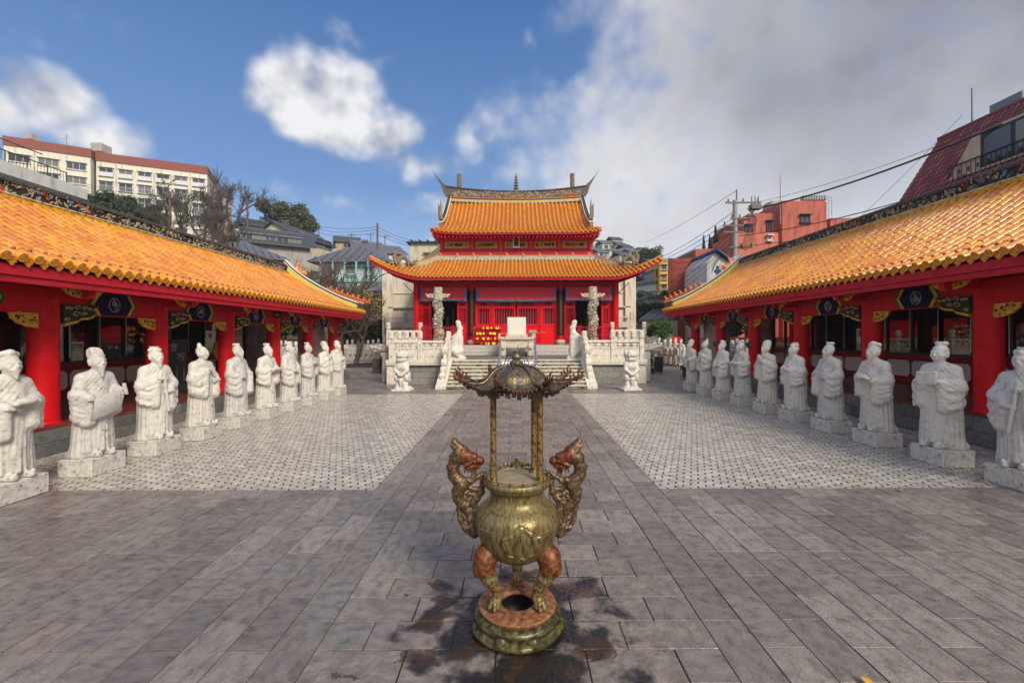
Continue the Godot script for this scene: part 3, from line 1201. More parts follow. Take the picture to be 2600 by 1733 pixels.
		for j in range(-130, 130):
			for i in range(-75, 75):
				var o := bas * V((i + (0.5 if j % 2 else 0.0)) * 0.2, 0, j * 0.1) + V(5.4 * sd, 0, -11.2)
				var ax: float = o.x * sd
				if ax > 1.85 and ax < 8.9 and o.z < -6.03 and o.z > -16.4 and not (ax > 2.085 and ax < 8.69 and o.z < -6.265 and o.z > -16.185):
					var rect := PackedVector2Array()
					for q in [V(-0.088, 0, -0.046), V(0.088, 0, -0.046), V(0.088, 0, 0.046), V(-0.088, 0, 0.046)]:
						var w: Vector3 = o + bas * q
						rect.append(Vector2(w.x, w.z))
					for pc in Geometry2D.intersect_polygons(rect, region):
						if pc.size() > 2:
							trimmed.prism(pc, 0.05, Transform3D(Basis(Vector3.RIGHT, Vector3.BACK, Vector3.DOWN), V(0, -0.0245, 0)))
				elif ax > 2.03 and ax < 8.75 and o.z < -6.22 and o.z > -16.25:
					var d := -o.z
					var vis: bool = absf(o.x / d) < 1.18 and ax < 8.3
					list.append([(1.0 / (d * d * d)) if vis else 0.0, o])
		list.sort_custom(func(a, b): return a[0] > b[0])
		var xs := [[], [], [], []]
		for i in list.size():
			var o: Vector3 = list[i][1]
			var xf := Transform3D(bas * Basis(Vector3.RIGHT, rng.randf_range(-0.006, 0.006)), o + V(0, -0.0235 + rng.randf_range(-0.003, 0.002), 0))
			var k := rng.randi() % 4
			if i < 295:
				part(bf, "brick", om, bm[k], xf)
			else:
				xs[k].append(xf)
		var tb := part(bf, "trimmed_edge_bricks", trimmed.done(), bm[0])
		tb.set_meta("kind", "stuff")
		for k in 4:
			heap(bf, "distant_bricks", om, bm[k], xs[k])

# ---------------------------------------------------------------- glazed tile roofs
func red(key := "red_lacquer", c := Color(0.66, 0.006, 0.011), rough := 0.42) -> StandardMaterial3D:
	return mat(key, c, rough, {"tex": noise_tex("paint", 0.008, [[0.0, Color(0.8, 0.74, 0.74)], [0.4, Color(0.95, 0.94, 0.94)], [1.0, Color(1, 1, 1)]], 512, FastNoiseLite.TYPE_SIMPLEX_SMOOTH, 5, false, 20.0), "scale": 0.7, "world": true, "spec": 0.3, "nrm": noise_tex("paint_n", 0.02, [], 256, FastNoiseLite.TYPE_SIMPLEX_SMOOTH, 3, true), "nscale": 0.08})

func gold() -> StandardMaterial3D:
	return mat("gold_paint", Color(0.75, 0.4, 0.03), 0.4, {"tex": noise_tex("goldt", 0.02, [[0.0, Color(0.75, 0.65, 0.5)], [0.5, Color(1, 1, 1)], [1.0, Color(1, 1, 1)]], 256), "scale": 2.0})

func glaze(i: int) -> StandardMaterial3D:
	var c: Color = [Color(0.76, 0.3, 0.012), Color(0.7, 0.25, 0.014), Color(0.8, 0.36, 0.02), Color(0.64, 0.21, 0.02), Color(0.72, 0.31, 0.06)][i % 5]
	return mat("glazed_tile_%d" % (i % 5), c, 0.34, {"tex": noise_tex("glaze", 0.02, [[0.0, Color(0.72, 0.66, 0.6)], [0.25, Color(0.93, 0.91, 0.88)], [1.0, Color(1, 1, 1)]], 512, FastNoiseLite.TYPE_SIMPLEX_SMOOTH, 5, false, 15.0), "scale": 1.3, "world": true, "coat": 0.5, "crough": 0.14})

var barrel_mesh: Mesh
var pan_mesh: Mesh
var disc_mesh: Mesh
var drip_mesh: Mesh
var knob_mesh: Mesh
var fleck_mesh: Mesh

func tile_shapes() -> void:
	if barrel_mesh:
		return
	var m := MB.new()
	var p := PackedVector3Array()
	for j in 4:
		var zz: float = [-0.17, 0.12, 0.155, 0.17][j]
		var r: float = [0.066, 0.076, 0.08, 0.076][j]
		for i in 9:
			var t := PI * i / 8.0
			p.append(V(cos(t) * r, sin(t) * r + 0.012, zz))
	var q := PackedVector3Array()
	for j in 4:
		for i in 9:
			q.append(p[j * 9 + 8 - i])
	m.grid(q, 9, 4)
	for i in 8:
		var t := PI * i / 8.0
		var u := PI * (i + 1) / 8.0
		m.quad(V(cos(t) * 0.076, sin(t) * 0.076 + 0.012, 0.17), V(cos(u) * 0.076, sin(u) * 0.076 + 0.012, 0.17), V(cos(u) * 0.045, sin(u) * 0.045 + 0.008, 0.17), V(cos(t) * 0.045, sin(t) * 0.045 + 0.008, 0.17))
	barrel_mesh = m.done()
	m = MB.new()
	p = PackedVector3Array()
	for j in 2:
		for i in 5:
			var u := i / 4.0 - 0.5
			p.append(V(u * 0.2, 0.1 * u * u + (0.018 if j else 0.004), -0.17 if j == 0 else 0.15))
	q = PackedVector3Array()
	for j in 2:
		for i in 5:
			q.append(p[j * 5 + 4 - i])
	m.grid(q, 5, 2)
	m.box(V(0, 0.012, 0.152), V(0.18, 0.014, 0.006))
	pan_mesh = m.done()
	m = MB.new()
	var bz := Basis(Vector3.RIGHT, PI / 2)
	m.lathe(PackedVector2Array([Vector2(0.074, -0.03), Vector2(0.076, 0.02), Vector2(0.07, 0.028), Vector2(0.06, 0.027), Vector2(0.056, 0.02), Vector2(0.03, 0.02), Vector2(0.0, 0.022)]), 16, V(0, 0.03, 0), bz)
	var curl := PackedVector3Array()
	for i in 13:
		var t := i * 0.75
		curl.append(V(cos(t) * 0.042 * (1.0 - i / 15.0), 0.03 + sin(t) * 0.042 * (1.0 - i / 15.0), 0.024))
	m.tube(curl, PackedFloat32Array([0.006]), 5)
	disc_mesh = m.done()
	m = MB.new()
	var o := PackedVector2Array([Vector2(-0.085, 0.02), Vector2(-0.088, -0.02), Vector2(-0.068, -0.045), Vector2(-0.062, -0.07), Vector2(-0.035, -0.085), Vector2(-0.018, -0.11), Vector2(0, -0.122), Vector2(0.018, -0.11), Vector2(0.035, -0.085), Vector2(0.062, -0.07), Vector2(0.068, -0.045), Vector2(0.088, -0.02), Vector2(0.085, 0.02), Vector2(0.0, 0.0)])
	m.prism(o, 0.018)
	for sx in [-1.0, 1.0]:
		m.tube(PackedVector3Array([V(0.0, -0.09, 0.012), V(0.035 * sx, -0.06, 0.013), V(0.055 * sx, -0.025, 0.012), V(0.02 * sx, -0.03, 0.012)]), PackedFloat32Array([0.007, 0.006, 0.006, 0.005]), 5)
	drip_mesh = m.done()
	m = MB.new()
	m.lathe(PackedVector2Array([Vector2(0.03, 0.0), Vector2(0.028, 0.03), Vector2(0.016, 0.048), Vector2(0.0, 0.052)]), 10)
	knob_mesh = m.done()
	m = MB.new()
	var fl := PackedVector3Array()
	for j in 2:
		for i in 6:
			var t := PI * (0.75 - 0.55 * i / 5.0)
			fl.append(V(-cos(t) * 0.079, sin(t) * 0.079 + 0.013, 0.0 if j == 0 else 0.022))
	m.grid(fl, 6, 2)
	fleck_mesh = m.done()

func slope_basis(down: Vector3, normal: Vector3) -> Basis:
	return Basis(normal.cross(down), normal, down)

func tile_rows(parent: Node3D, rows: Array, caps: bool, budget: int) -> void:
	tile_shapes()
	var solo := []
	var xs := [[], [], [], [], []]
	var pans := [[], []]
	var flecks := []
	var n := 0
	for r in rows:
		var line: PackedVector3Array = r[0]
		var across: Vector3 = r[1]
		var total := 0.0
		for i in line.size() - 1:
			total += line[i].distance_to(line[i + 1])
		var cnt := maxi(1, roundi(total / 0.305))
		for k in cnt:
			var a := along(line, total * k / cnt)
			var b := along(line, total * (k + 1) / cnt)
			var down := (a - b).normalized()
			var nor := across.cross(down).normalized()
			if nor.y < 0.0:
				nor = -nor
			var bas := slope_basis(down, nor) * Basis(Vector3.UP, rng.randf_range(-0.025, 0.025))
			bas = bas.scaled_local(V(1, 1, (a.distance_to(b) + 0.03) / 0.33))
			var xf := Transform3D(bas, (a + b) * 0.5 + nor * (0.012 + rng.randf_range(-0.004, 0.004)))
			var v := rng.randi() % 5
			if n < budget:
				part(parent, "cover_tile", barrel_mesh, glaze(v), xf, true)
				n += 1
			else:
				xs[v].append(xf)
			if rng.randf() < 0.035 and k > 0:
				flecks.append(Transform3D(bas, xf.origin - down * 0.165))
			pans[k % 2].append(Transform3D(bas, (a + b) * 0.5 + across * r[2] * 0.5 - nor * 0.004))
		if caps:
			var a := line[0]
			var b := along(line, 0.3)
			var down := (a - b).normalized()
			var nor := across.cross(down).normalized()
			if nor.y < 0.0:
				nor = -nor
			var bas := slope_basis(down, nor)
			part(parent, "end_cap_tile", disc_mesh, glaze(2), Transform3D(bas, a + down * 0.02 + nor * 0.004), true)
			part(parent, "drip_tile", drip_mesh, glaze(0), Transform3D(Basis(bas.x, Vector3.UP, bas.x.cross(Vector3.UP)), a + across * r[2] * 0.5 + down * 0.0 + V(0, 0.0, 0)), true)
			if r.size() > 3:
				part(parent, "nail_cover", knob_mesh, mat("nail_cover", Color(0.3, 0.1, 0.02), 0.5), Transform3D(bas, a - down * 0.16 + nor * 0.085), true)
	if flecks.size():
		heap(parent, "mortar_flecks", fleck_mesh, mat("mortar", Color(0.6, 0.55, 0.5), 0.8), flecks)
	var trough := mat("trough_glaze", Color(0.42, 0.13, 0.012), 0.4, {"coat": 0.3})
	for v in 5:
		if xs[v].size():
			heap(parent, "more_cover_tiles", barrel_mesh, glaze(v), xs[v])
	for k in 2:
		if pans[k].size():
			heap(parent, "trough_tiles", pan_mesh, trough, pans[k])

func along(line: PackedVector3Array, s: float) -> Vector3:
	for i in line.size() - 1:
		var l := line[i].distance_to(line[i + 1])
		if s <= l or i == line.size() - 2:
			return line[i].lerp(line[i + 1], s / l)
		s -= l
	return line[line.size() - 1]

func ribbon(m: MB, path: PackedVector3Array, up0: float, up1: float, side: Vector3, s0: float, s1: float) -> void:
	for i in path.size() - 1:
		var a := path[i]
		var b := path[i + 1]
		var q := [a + side * s0 + V(0, up0, 0), a + side * s1 + V(0, up0, 0), a + side * s1 + V(0, up1, 0), a + side * s0 + V(0, up1, 0)]
		var w := [b + side * s0 + V(0, up0, 0), b + side * s1 + V(0, up0, 0), b + side * s1 + V(0, up1, 0), b + side * s0 + V(0, up1, 0)]
		var mid := (a + b) * 0.5 + side * (s0 + s1) * 0.5 + V(0, (up0 + up1) * 0.5, 0)
		for k in 4:
			m.out4(mid, q[k], q[(k + 1) % 4], w[(k + 1) % 4], w[k])
		if i == 0:
			m.out4(mid, q[0], q[1], q[2], q[3])
		if i == path.size() - 2:
			m.out4(mid, w[0], w[1], w[2], w[3])

var leaf_shapes := []
func crest_flowers(parent: Node3D, a: Vector3, b: Vector3, h: float, out: Vector3, count: int, tall := 1.0) -> void:
	if leaf_shapes.is_empty():
		var m := MB.new()
		m.ball(Vector3.ZERO, V(0.028, 0.075, 0.02), 7, 5)
		leaf_shapes.append(m.done())
		m = MB.new()
		for i in 6:
			var t := TAU * i / 6.0
			m.ball(V(cos(t) * 0.035, sin(t) * 0.035, 0.005), V(0.026, 0.026, 0.018), 6, 4)
		m.ball(V(0, 0, 0.018), V(0.02, 0.02, 0.016), 6, 4)
		leaf_shapes.append(m.done())
		m = MB.new()
		var c := PackedVector3Array()
		for i in 10:
			c.append(V(cos(i * 0.6) * 0.07 * (1.0 - i * 0.08), sin(i * 0.6) * 0.07 * (1.0 - i * 0.08), 0.0))
		m.tube(c, PackedFloat32Array([0.014]), 5)
		leaf_shapes.append(m.done())
	var dir := (b - a).normalized()
	var bas := Basis(dir, dir.cross(out) * -1.0, out)
	if bas.determinant() < 0.0:
		bas = Basis(-dir, Vector3.UP, out)
	var sets := [[], [], [], [], [], []]
	var len := a.distance_to(b)
	for i in count:
		var p := a.lerp(b, rng.randf()) + V(0, rng.randf_range(0.12, 0.88) * h, 0) + out * rng.randf_range(0.0, 0.015)
		var k := rng.randi() % 20
		var s := rng.randf_range(0.7, 1.25) * tall
		var x := Transform3D((bas * Basis(Vector3.BACK, rng.randf() * TAU)).scaled(Vector3.ONE * s), p)
		if k < 9:
			sets[0].append(x)
		elif k < 13:
			sets[1].append(x)
		elif k < 17:
			sets[2].append(x)
		elif k == 17:
			sets[3 if rng.randf() < 0.55 else 5].append(x)
		elif k == 18 and rng.randf() < 0.5:
			sets[4].append(x)
		else:
			sets[5].append(x)
	var c0 := mat("carving_cream", Color(0.36, 0.29, 0.19), 0.8)
	var c1 := mat("carving_brown", Color(0.17, 0.13, 0.09), 0.8)
	var use := [[0, c0], [0, c1], [2, c0], [1, mat("carving_red", Color(0.6, 0.03, 0.015), 0.6)], [1, mat("carving_blue", Color(0.05, 0.2, 0.45), 0.6)], [2, c1]]
	for i in 6:
		if sets[i].size():
			heap(parent, "carved_flowers", leaf_shapes[use[i][0]], use[i][1], sets[i])
	var _l := len

func fan_outline(w: float, h: float, sx: float) -> PackedVector2Array:
	var o := PackedVector2Array([Vector2.ZERO])
	for i in 13:
		var t := PI / 2 * i / 12.0
		var k := 1.0 - 0.035 * absf(sin(t * 8.0))
		o.append(Vector2(cos(t) * w * sx * k, -sin(t) * h * k))
	return o

func gallery(s: float, p: Dictionary) -> void:
	var side := "left" if s < 0.0 else "right"
	var W := func(x: float, y: float, d: float) -> Vector3: return V(s * x, y, -d)
	var t := thing("roofed_gallery", "red-columned gallery with yellow glazed roof along the courtyard's %s side" % side, "gallery", V(s * (p.xc + 1.5), 0, -(p.near + p.end) * 0.5), 0.0, "galleries flanking the courtyard")
	var xw: float = p.xc + 3.3
	var lip: float = p.he
	var end: float = p.end
	var floor_m := MB.new()
	floor_m.span(W.call(p.xp + 0.04, 0.0, p.near - 1.0), W.call(xw + 0.4, p.ph - 0.05, end - 0.6))
	wpart(t, "platform_core", floor_m, mat("platform_core", Color(0.13, 0.13, 0.13), 0.9))
	var tile := MB.new()
	tile.span(W.call(p.xp - 0.015, p.ph - 0.05, p.near - 1.0), W.call(xw + 0.4, p.ph, end - 0.6))
	wpart(t, "platform_floor", tile, mat("red_floor", Color(0.3, 0.06, 0.045), 0.3, {"tex": noise_tex("floor_t", 0.01, [[0.0, grey(0.55)], [1.0, grey(1.0)]]), "scale": 0.6, "world": true}))
	var blk := [mat("kerb_stone_a", Color(0.19, 0.19, 0.19), 0.75, {"tex": texs["slab"], "scale": 0.7, "world": true}), mat("kerb_stone_b", Color(0.15, 0.152, 0.155), 0.75, {"tex": texs["slab"], "scale": 0.6, "world": true}), mat("kerb_stone_c", Color(0.23, 0.225, 0.215), 0.75, {"tex": texs["slab"], "scale": 0.8, "world": true})]
	for c in 3:
		var hh: float = (p.ph - 0.05) / 3.0 if c < 2 else 0.045
		var y0: float = (p.ph - 0.05) / 2.0 * c
		if c == 2:
			continue
		hh = (p.ph - 0.05) / 2.0
		var d: float = p.near - 0.9 + (0.45 if c else 0.0)
		while d < end - 0.9:
			var m := MB.new()
			m.cbox(W.call(p.xp + 0.02, y0 + hh * 0.5, d + 0.45), V(0.06, hh - 0.006, 0.893), 0.006)
			wpart(t, "kerb_block", m, blk[rng.randi() % 3])
			d += 0.9
	var r1 := red()
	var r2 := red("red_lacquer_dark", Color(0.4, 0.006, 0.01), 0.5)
	var rf := red("red_fascia", Color(0.5, 0.018, 0.035), 0.45)
	var b0 := lip - 0.71
	var b1 := lip - 0.22
	var cols := []
	for k in range(-2, p.n):
		cols.append(p.d0 + p.step * k)
	var col_m := MB.new()
	col_m.lathe(PackedVector2Array([Vector2(0.255, 0.0), Vector2(0.255, 0.03), Vector2(0.225, 0.05), Vector2(0.222, 0.4), Vector2(0.22, b0 - p.ph + 0.45)]), 28)
	var cm := col_m.done()
	for k in cols.size():
		var d: float = cols[k]
		if d < p.near - 0.8:
			continue
		part(t, "column", cm, r1, Transform3D(Basis(), W.call(p.xc, p.ph, d)), true)
		var cant := MB.new()
		cant.cbox(W.call((p.xe + 0.25 + p.xc) * 0.5, b1 - 0.1, d), V(p.xc - p.xe - 0.25, 0.2, 0.13), 0.01)
		wpart(t, "bracket_arm", cant, r1)
		for g in [-1.0, 1.0]:
			var fm := MB.new()
			var ox: Vector3 = W.call(p.xe + 0.42, b1 + 0.03, d + 0.07 * g)
			fm.prism(fan_outline(0.34, 0.24, 1.0), 0.04, Transform3D(Basis(V(0, 0, -g), Vector3.UP, V(g, 0, 0)), ox))
			var f1 := wpart(t, "gilded_fan", fm, gold())
			fan_curls(f1, ox + V(-s * 0.025, 0, 0), 0.34, 0.24, g, -s)
		var fo: Vector3 = W.call(p.xc - 0.1, b0 - 0.003, d - 0.2)
		var fb := MB.new()
		fb.prism(fan_outline(0.46, 0.27, 1.0), 0.05, Transform3D(Basis(V(0, 0, 1), Vector3.UP, V(-1, 0, 0)), fo))
		var f2 := wpart(t, "gilded_fan", fb, gold())
		fan_curls(f2, fo + V(-s * 0.03, 0, 0), 0.46, 0.27, -1.0, -s)
		cloud_bracket(t, W.call(p.xc - 0.16, b0 + 0.14, d + 0.17), s)
	for k in cols.size() - 1:
		var a: float = cols[k]
		var b: float = cols[k + 1]
		if b < p.near:
			continue
		var bm := MB.new()
		bm.cbox(W.call(p.xc, (b0 + b1) * 0.5, (a + b) * 0.5), V(0.26, b1 - b0, b - a - 0.1), 0.02)
		wpart(t, "beam", bm, r1)
		painted_panel(t, W.call(p.xc - 0.132, (b0 + b1) * 0.5, (a + b) * 0.5), s, (b1 - b0) * 0.94)
	var lastb := MB.new()
	lastb.cbox(W.call(p.xc, (b0 + b1) * 0.5, cols[cols.size() - 1] + 0.35), V(0.26, b1 - b0, 0.7), 0.02)
	wpart(t, "beam", lastb, r1)
	gallery_wall(t, s, p, cols, xw, b0)
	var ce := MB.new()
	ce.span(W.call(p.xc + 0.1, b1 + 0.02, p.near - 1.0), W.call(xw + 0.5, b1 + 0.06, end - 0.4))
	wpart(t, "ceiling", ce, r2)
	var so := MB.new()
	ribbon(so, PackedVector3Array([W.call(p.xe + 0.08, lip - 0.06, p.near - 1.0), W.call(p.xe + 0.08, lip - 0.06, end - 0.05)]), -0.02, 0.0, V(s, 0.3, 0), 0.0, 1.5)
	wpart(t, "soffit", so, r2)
	var fa := MB.new()
	fa.cbox(W.call(p.xe + 0.06, lip - 0.115, (p.near - 1.0 + end) * 0.5), V(0.05, 0.17, end - p.near + 0.9), 0.006)
	wpart(t, "eave_board", fa, rf)
	var fb2 := MB.new()
	fb2.cbox(W.call(p.xe + 0.12, lip - 0.255, (p.near - 1.0 + end) * 0.5 - 0.1), V(0.11, 0.11, end - p.near + 0.7), 0.008)
	wpart(t, "eave_beam", fb2, rf)
	var rend: float = p.rend
	var up := func(u: float) -> Array: return [lerpf(p.xe, p.xr, u), p.he + 0.06 + (p.hr - p.he - 0.06) * (u - 0.055 * sin(u * PI))]
	var deck := MB.new()
	for i in 8:
		var a: Array = up.call(i / 8.0)
		var b: Array = up.call((i + 1) / 8.0)
		deck.out4(W.call(p.xr + 1.0, 0.0, 12.0), W.call(a[0], a[1] - 0.012, p.near - 1.0), W.call(a[0], a[1] - 0.012, lerpf(end, rend, i / 8.0)), W.call(b[0], b[1] - 0.012, lerpf(end, rend, (i + 1) / 8.0)), W.call(b[0], b[1] - 0.012, p.near - 1.0))
	deck.out4(W.call(p.xr - 1.0, 0.0, 12.0), W.call(p.xr, p.hr, p.near - 1.0), W.call(p.xr, p.hr, rend), W.call(xw + 1.6, p.he, end), W.call(xw + 1.6, p.he, p.near - 1.0))
	deck.out4(W.call(p.xr, 0.0, rend - 4.0), W.call(p.xe, p.he + 0.048, end), W.call(p.xr, p.hr - 0.02, rend + 0.1), W.call(p.xr, p.hr - 0.02, rend + 0.1), W.call(xw + 1.6, p.he, end))
	wpart(t, "roof_deck", deck, glaze(3))
	var rows := []
	var d: float = p.near - 0.5
	while d < end - 0.06:
		var umax := 1.0
		if d > rend:
			umax = maxf(0.07, 1.0 - (d - rend) / (end - rend) * 1.02)
		var line := PackedVector3Array()
		for i in 9:
			var a: Array = up.call(umax * i / 8.0)
			line.append(W.call(a[0], a[1], d))
		if d > 5.0:
			rows.append([line, V(0, 0, -1), 0.23, true])
		d += 0.23
	rows.sort_custom(func(a, b): return a[0][0].z > b[0][0].z)
	tile_rows(t, rows, true, 296)
	var ra: Vector3 = W.call(p.xr, p.hr, p.near - 1.0)
	var rb: Vector3 = W.call(p.xr, p.hr, rend)
	var line2 := PackedVector3Array([ra, rb])
	var sd := V(-s, 0, 0)
	var bits := [["ridge_purple_line", -0.1, -0.045, 0.16, Color(0.16, 0.02, 0.06)], ["ridge_yellow_strip", -0.045, 0.045, 0.18, Color(0.72, 0.42, 0.01)], ["ridge_white_line", 0.045, 0.07, 0.195, Color(0.7, 0.68, 0.62)], ["ridge_cresting", 0.07, 0.34, 0.11, Color(0.035, 0.03, 0.026)]]
	for bt in bits:
		var m := MB.new()
		ribbon(m, line2, bt[1], bt[2], sd, -bt[3], bt[3])
		var rm := mat(bt[0], bt[4], 0.7, {"tex": noise_tex("grime", 0.03, [[0.0, grey(0.55)], [0.5, grey(0.95)], [1.0, grey(1.0)]], 256), "scale": 1.0, "world": true})
		wpart(t, bt[0], m, rm)
	var cop := MB.new()
	var prof := PackedVector3Array([ra + V(0, 0.355, 0), rb + V(0, 0.355, 0)])
	cop.tube(prof, PackedFloat32Array([0.095]), 12)
	cop.box((ra + rb) * 0.5 + V(0, 0.325, 0), V(0.3, 0.03, ra.distance_to(rb)))
	wpart(t, "ridge_coping", cop, mat("coping", Color(0.075, 0.065, 0.052), 0.85, {"tex": noise_tex("lichen", 0.02, [[0.0, grey(0.35)], [0.45, grey(0.8)], [0.62, Color(1, 1, 1)], [0.7, Color(3, 3, 2.8)], [1.0, Color(4, 4, 3.7)]], 512, FastNoiseLite.TYPE_SIMPLEX_SMOOTH, 5), "scale": 1.0, "world": true}))
	crest_flowers(t, W.call(p.xr - 0.12, p.hr + 0.05, p.near), W.call(p.xr - 0.12, p.hr + 0.05, rend - 0.2), 0.31, sd, 560, 0.82)
	gable_ridge(t, s, p, up)

func fan_curls(f: MeshInstance3D, o: Vector3, w: float, h: float, g: float, s: float) -> void:
	var m := MB.new()
	for i in 11:
		var t := PI / 2 * (0.1 + 0.8 * rng.randf())
		var r := rng.randf_range(0.3, 0.85)
		var c := o + V(s * 0.004, -sin(t) * h * r, -g * cos(t) * w * r)
		m.box(c, V(0.012, rng.randf_range(0.018, 0.035), rng.randf_range(0.02, 0.045)), Basis(Vector3.RIGHT, rng.randf() * 3.0))
	wpart(f, "pierced_hollows", m, mat("gilded_hollow", Color(0.05, 0.012, 0.01), 0.8)).set_meta("kind", "stuff")
	var c2 := MB.new()
	for i in 6:
		var t := PI / 2 * (i + 0.5) / 6.0
		var q := PackedVector3Array()
		for k in 7:
			var a := t + k * 0.7
			var rr := 0.045 * (1.0 - k / 9.0)
			q.append(o + V(s * 0.01, -sin(t) * h * 0.72 + sin(a) * rr, -g * (cos(t) * w * 0.72 + cos(a) * rr)))
		c2.tube(q, PackedFloat32Array([0.008]), 5)
	wpart(f, "scrollwork", c2, gold())

func cloud_bracket(t: Node3D, o: Vector3, s: float) -> void:
	var root := MB.new()
	var xf := Transform3D(Basis(V(0, 0, -1), Vector3.UP, V(1, 0, 0)), o)
	var body := PackedVector2Array([Vector2(0, 0.04), Vector2(0.5, 0.05), Vector2(0.72, 0.07), Vector2(0.74, 0.03), Vector2(0.62, 0.0), Vector2(0.58, -0.05), Vector2(0.66, -0.06), Vector2(0.62, -0.14), Vector2(0.5, -0.19), Vector2(0.36, -0.2), Vector2(0.28, -0.26), Vector2(0.12, -0.3), Vector2(0.02, -0.33), Vector2(0, -0.3)])
	root.prism(body, 0.08, xf)
	var b := wpart(t, "cloud_bracket", root, mat("bracket_green", Color(0.035, 0.055, 0.02), 0.6, {"spec": 0.2}))
	var edge := MB.new()
	var q := PackedVector3Array()
	for v in [Vector2(0.74, 0.05), Vector2(0.6, -0.01), Vector2(0.6, -0.06), Vector2(0.66, -0.07), Vector2(0.61, -0.15), Vector2(0.5, -0.2), Vector2(0.35, -0.215), Vector2(0.27, -0.27), Vector2(0.12, -0.31), Vector2(0.02, -0.34)]:
		q.append(xf * V(v.x, v.y, 0.0))
	edge.tube(q, PackedFloat32Array([0.03, 0.04, 0.03, 0.03, 0.045, 0.04, 0.035, 0.045, 0.05, 0.045]), 6)
	wpart(b, "gilded_edge", edge, gold())
	var cur := MB.new()
	for c in [[0.07, -0.02, 0.035], [0.14, -0.03, 0.03], [0.42, 0.0, 0.045], [0.52, -0.02, 0.03], [0.24, -0.13, 0.06], [0.06, -0.24, 0.04], [0.4, -0.12, 0.04], [0.26, 0.0, 0.05]]:
		var w := PackedVector3Array()
		for k in 9:
			var a := k * 0.75
			var r: float = c[2] * (1.0 - k / 11.0)
			w.append(xf * V(c[0] + cos(a) * r * 1.4, c[1] + sin(a) * r, -s * 0.045))
		cur.tube(w, PackedFloat32Array([0.012]), 5)
	wpart(b, "pink_curl", cur, mat("bracket_pink", Color(0.55, 0.3, 0.22), 0.6))

func painted_panel(t: Node3D, o: Vector3, s: float, h: float) -> void:
	var hex := func(w: float) -> PackedVector2Array: return PackedVector2Array([Vector2(-w, 0), Vector2(-w + h * 0.3, h / 2), Vector2(w - h * 0.3, h / 2), Vector2(w, 0), Vector2(w - h * 0.3, -h / 2), Vector2(-w + h * 0.3, -h / 2)])
	var xf := func(k: float) -> Transform3D: return Transform3D(Basis(V(0, 0, -1), Vector3.UP, V(1, 0, 0)), o - V(s * k, 0, 0))
	var m := MB.new()
	m.prism(hex.call(0.58), 0.008, xf.call(0.0))
	var g := wpart(t, "painted_panel", m, mat("panel_green", Color(0.012, 0.13, 0.045), 0.6, {"spec": 0.2}))
	m = MB.new()
	m.prism(hex.call(0.52), 0.008, xf.call(0.004))
	wpart(g, "yellow_band", m, mat("panel_yellow", Color(0.7, 0.38, 0.02), 0.6, {"spec": 0.2}))
	m = MB.new()
	m.prism(hex.call(0.44), 0.008, xf.call(0.008))
	wpart(g, "navy_field", m, mat("panel_navy", Color(0.01, 0.01, 0.045), 0.6, {"spec": 0.2}))
	m = MB.new()
	var x: Transform3D = xf.call(0.014)
	var ring := PackedVector3Array()
	for k in 25:
		ring.append(x * V(cos(TAU * k / 24.0) * 0.13, sin(TAU * k / 24.0) * 0.15, 0))
	m.tube(ring, PackedFloat32Array([0.009]), 5)
	for c in 9:
		var cx := rng.randf_range(-0.07, 0.07)
		var cy := rng.randf_range(-0.09, 0.09)
		var w := PackedVector3Array()
		for k in 9:
			var a := k * 0.8 + c
			w.append(x * V(cx + cos(a) * 0.045 * (1.0 - k / 10.0), cy + sin(a) * 0.045 * (1.0 - k / 10.0), 0))
		m.tube(w, PackedFloat32Array([0.007]), 5)
	wpart(g, "roundel", m, mat("panel_roundel", Color(0.42, 0.43, 0.34), 0.5))

func notched(w: float, h: float, c: float) -> PackedVector2Array:
	var o := PackedVector2Array()
	for q in 4:
		var sx: float = [1.0, 1.0, -1.0, -1.0][q]
		var sy: float = [-1.0, 1.0, 1.0, -1.0][q]
		for i in 5:
			var t := PI / 2 * i / 4.0
			var a := Vector2(cos(t), sin(t)) if q % 2 == 0 else Vector2(sin(t), cos(t))
			o.append(Vector2(sx * (w - a.x * c), sy * (h - a.y * c)) if true else Vector2.ZERO)
	return o

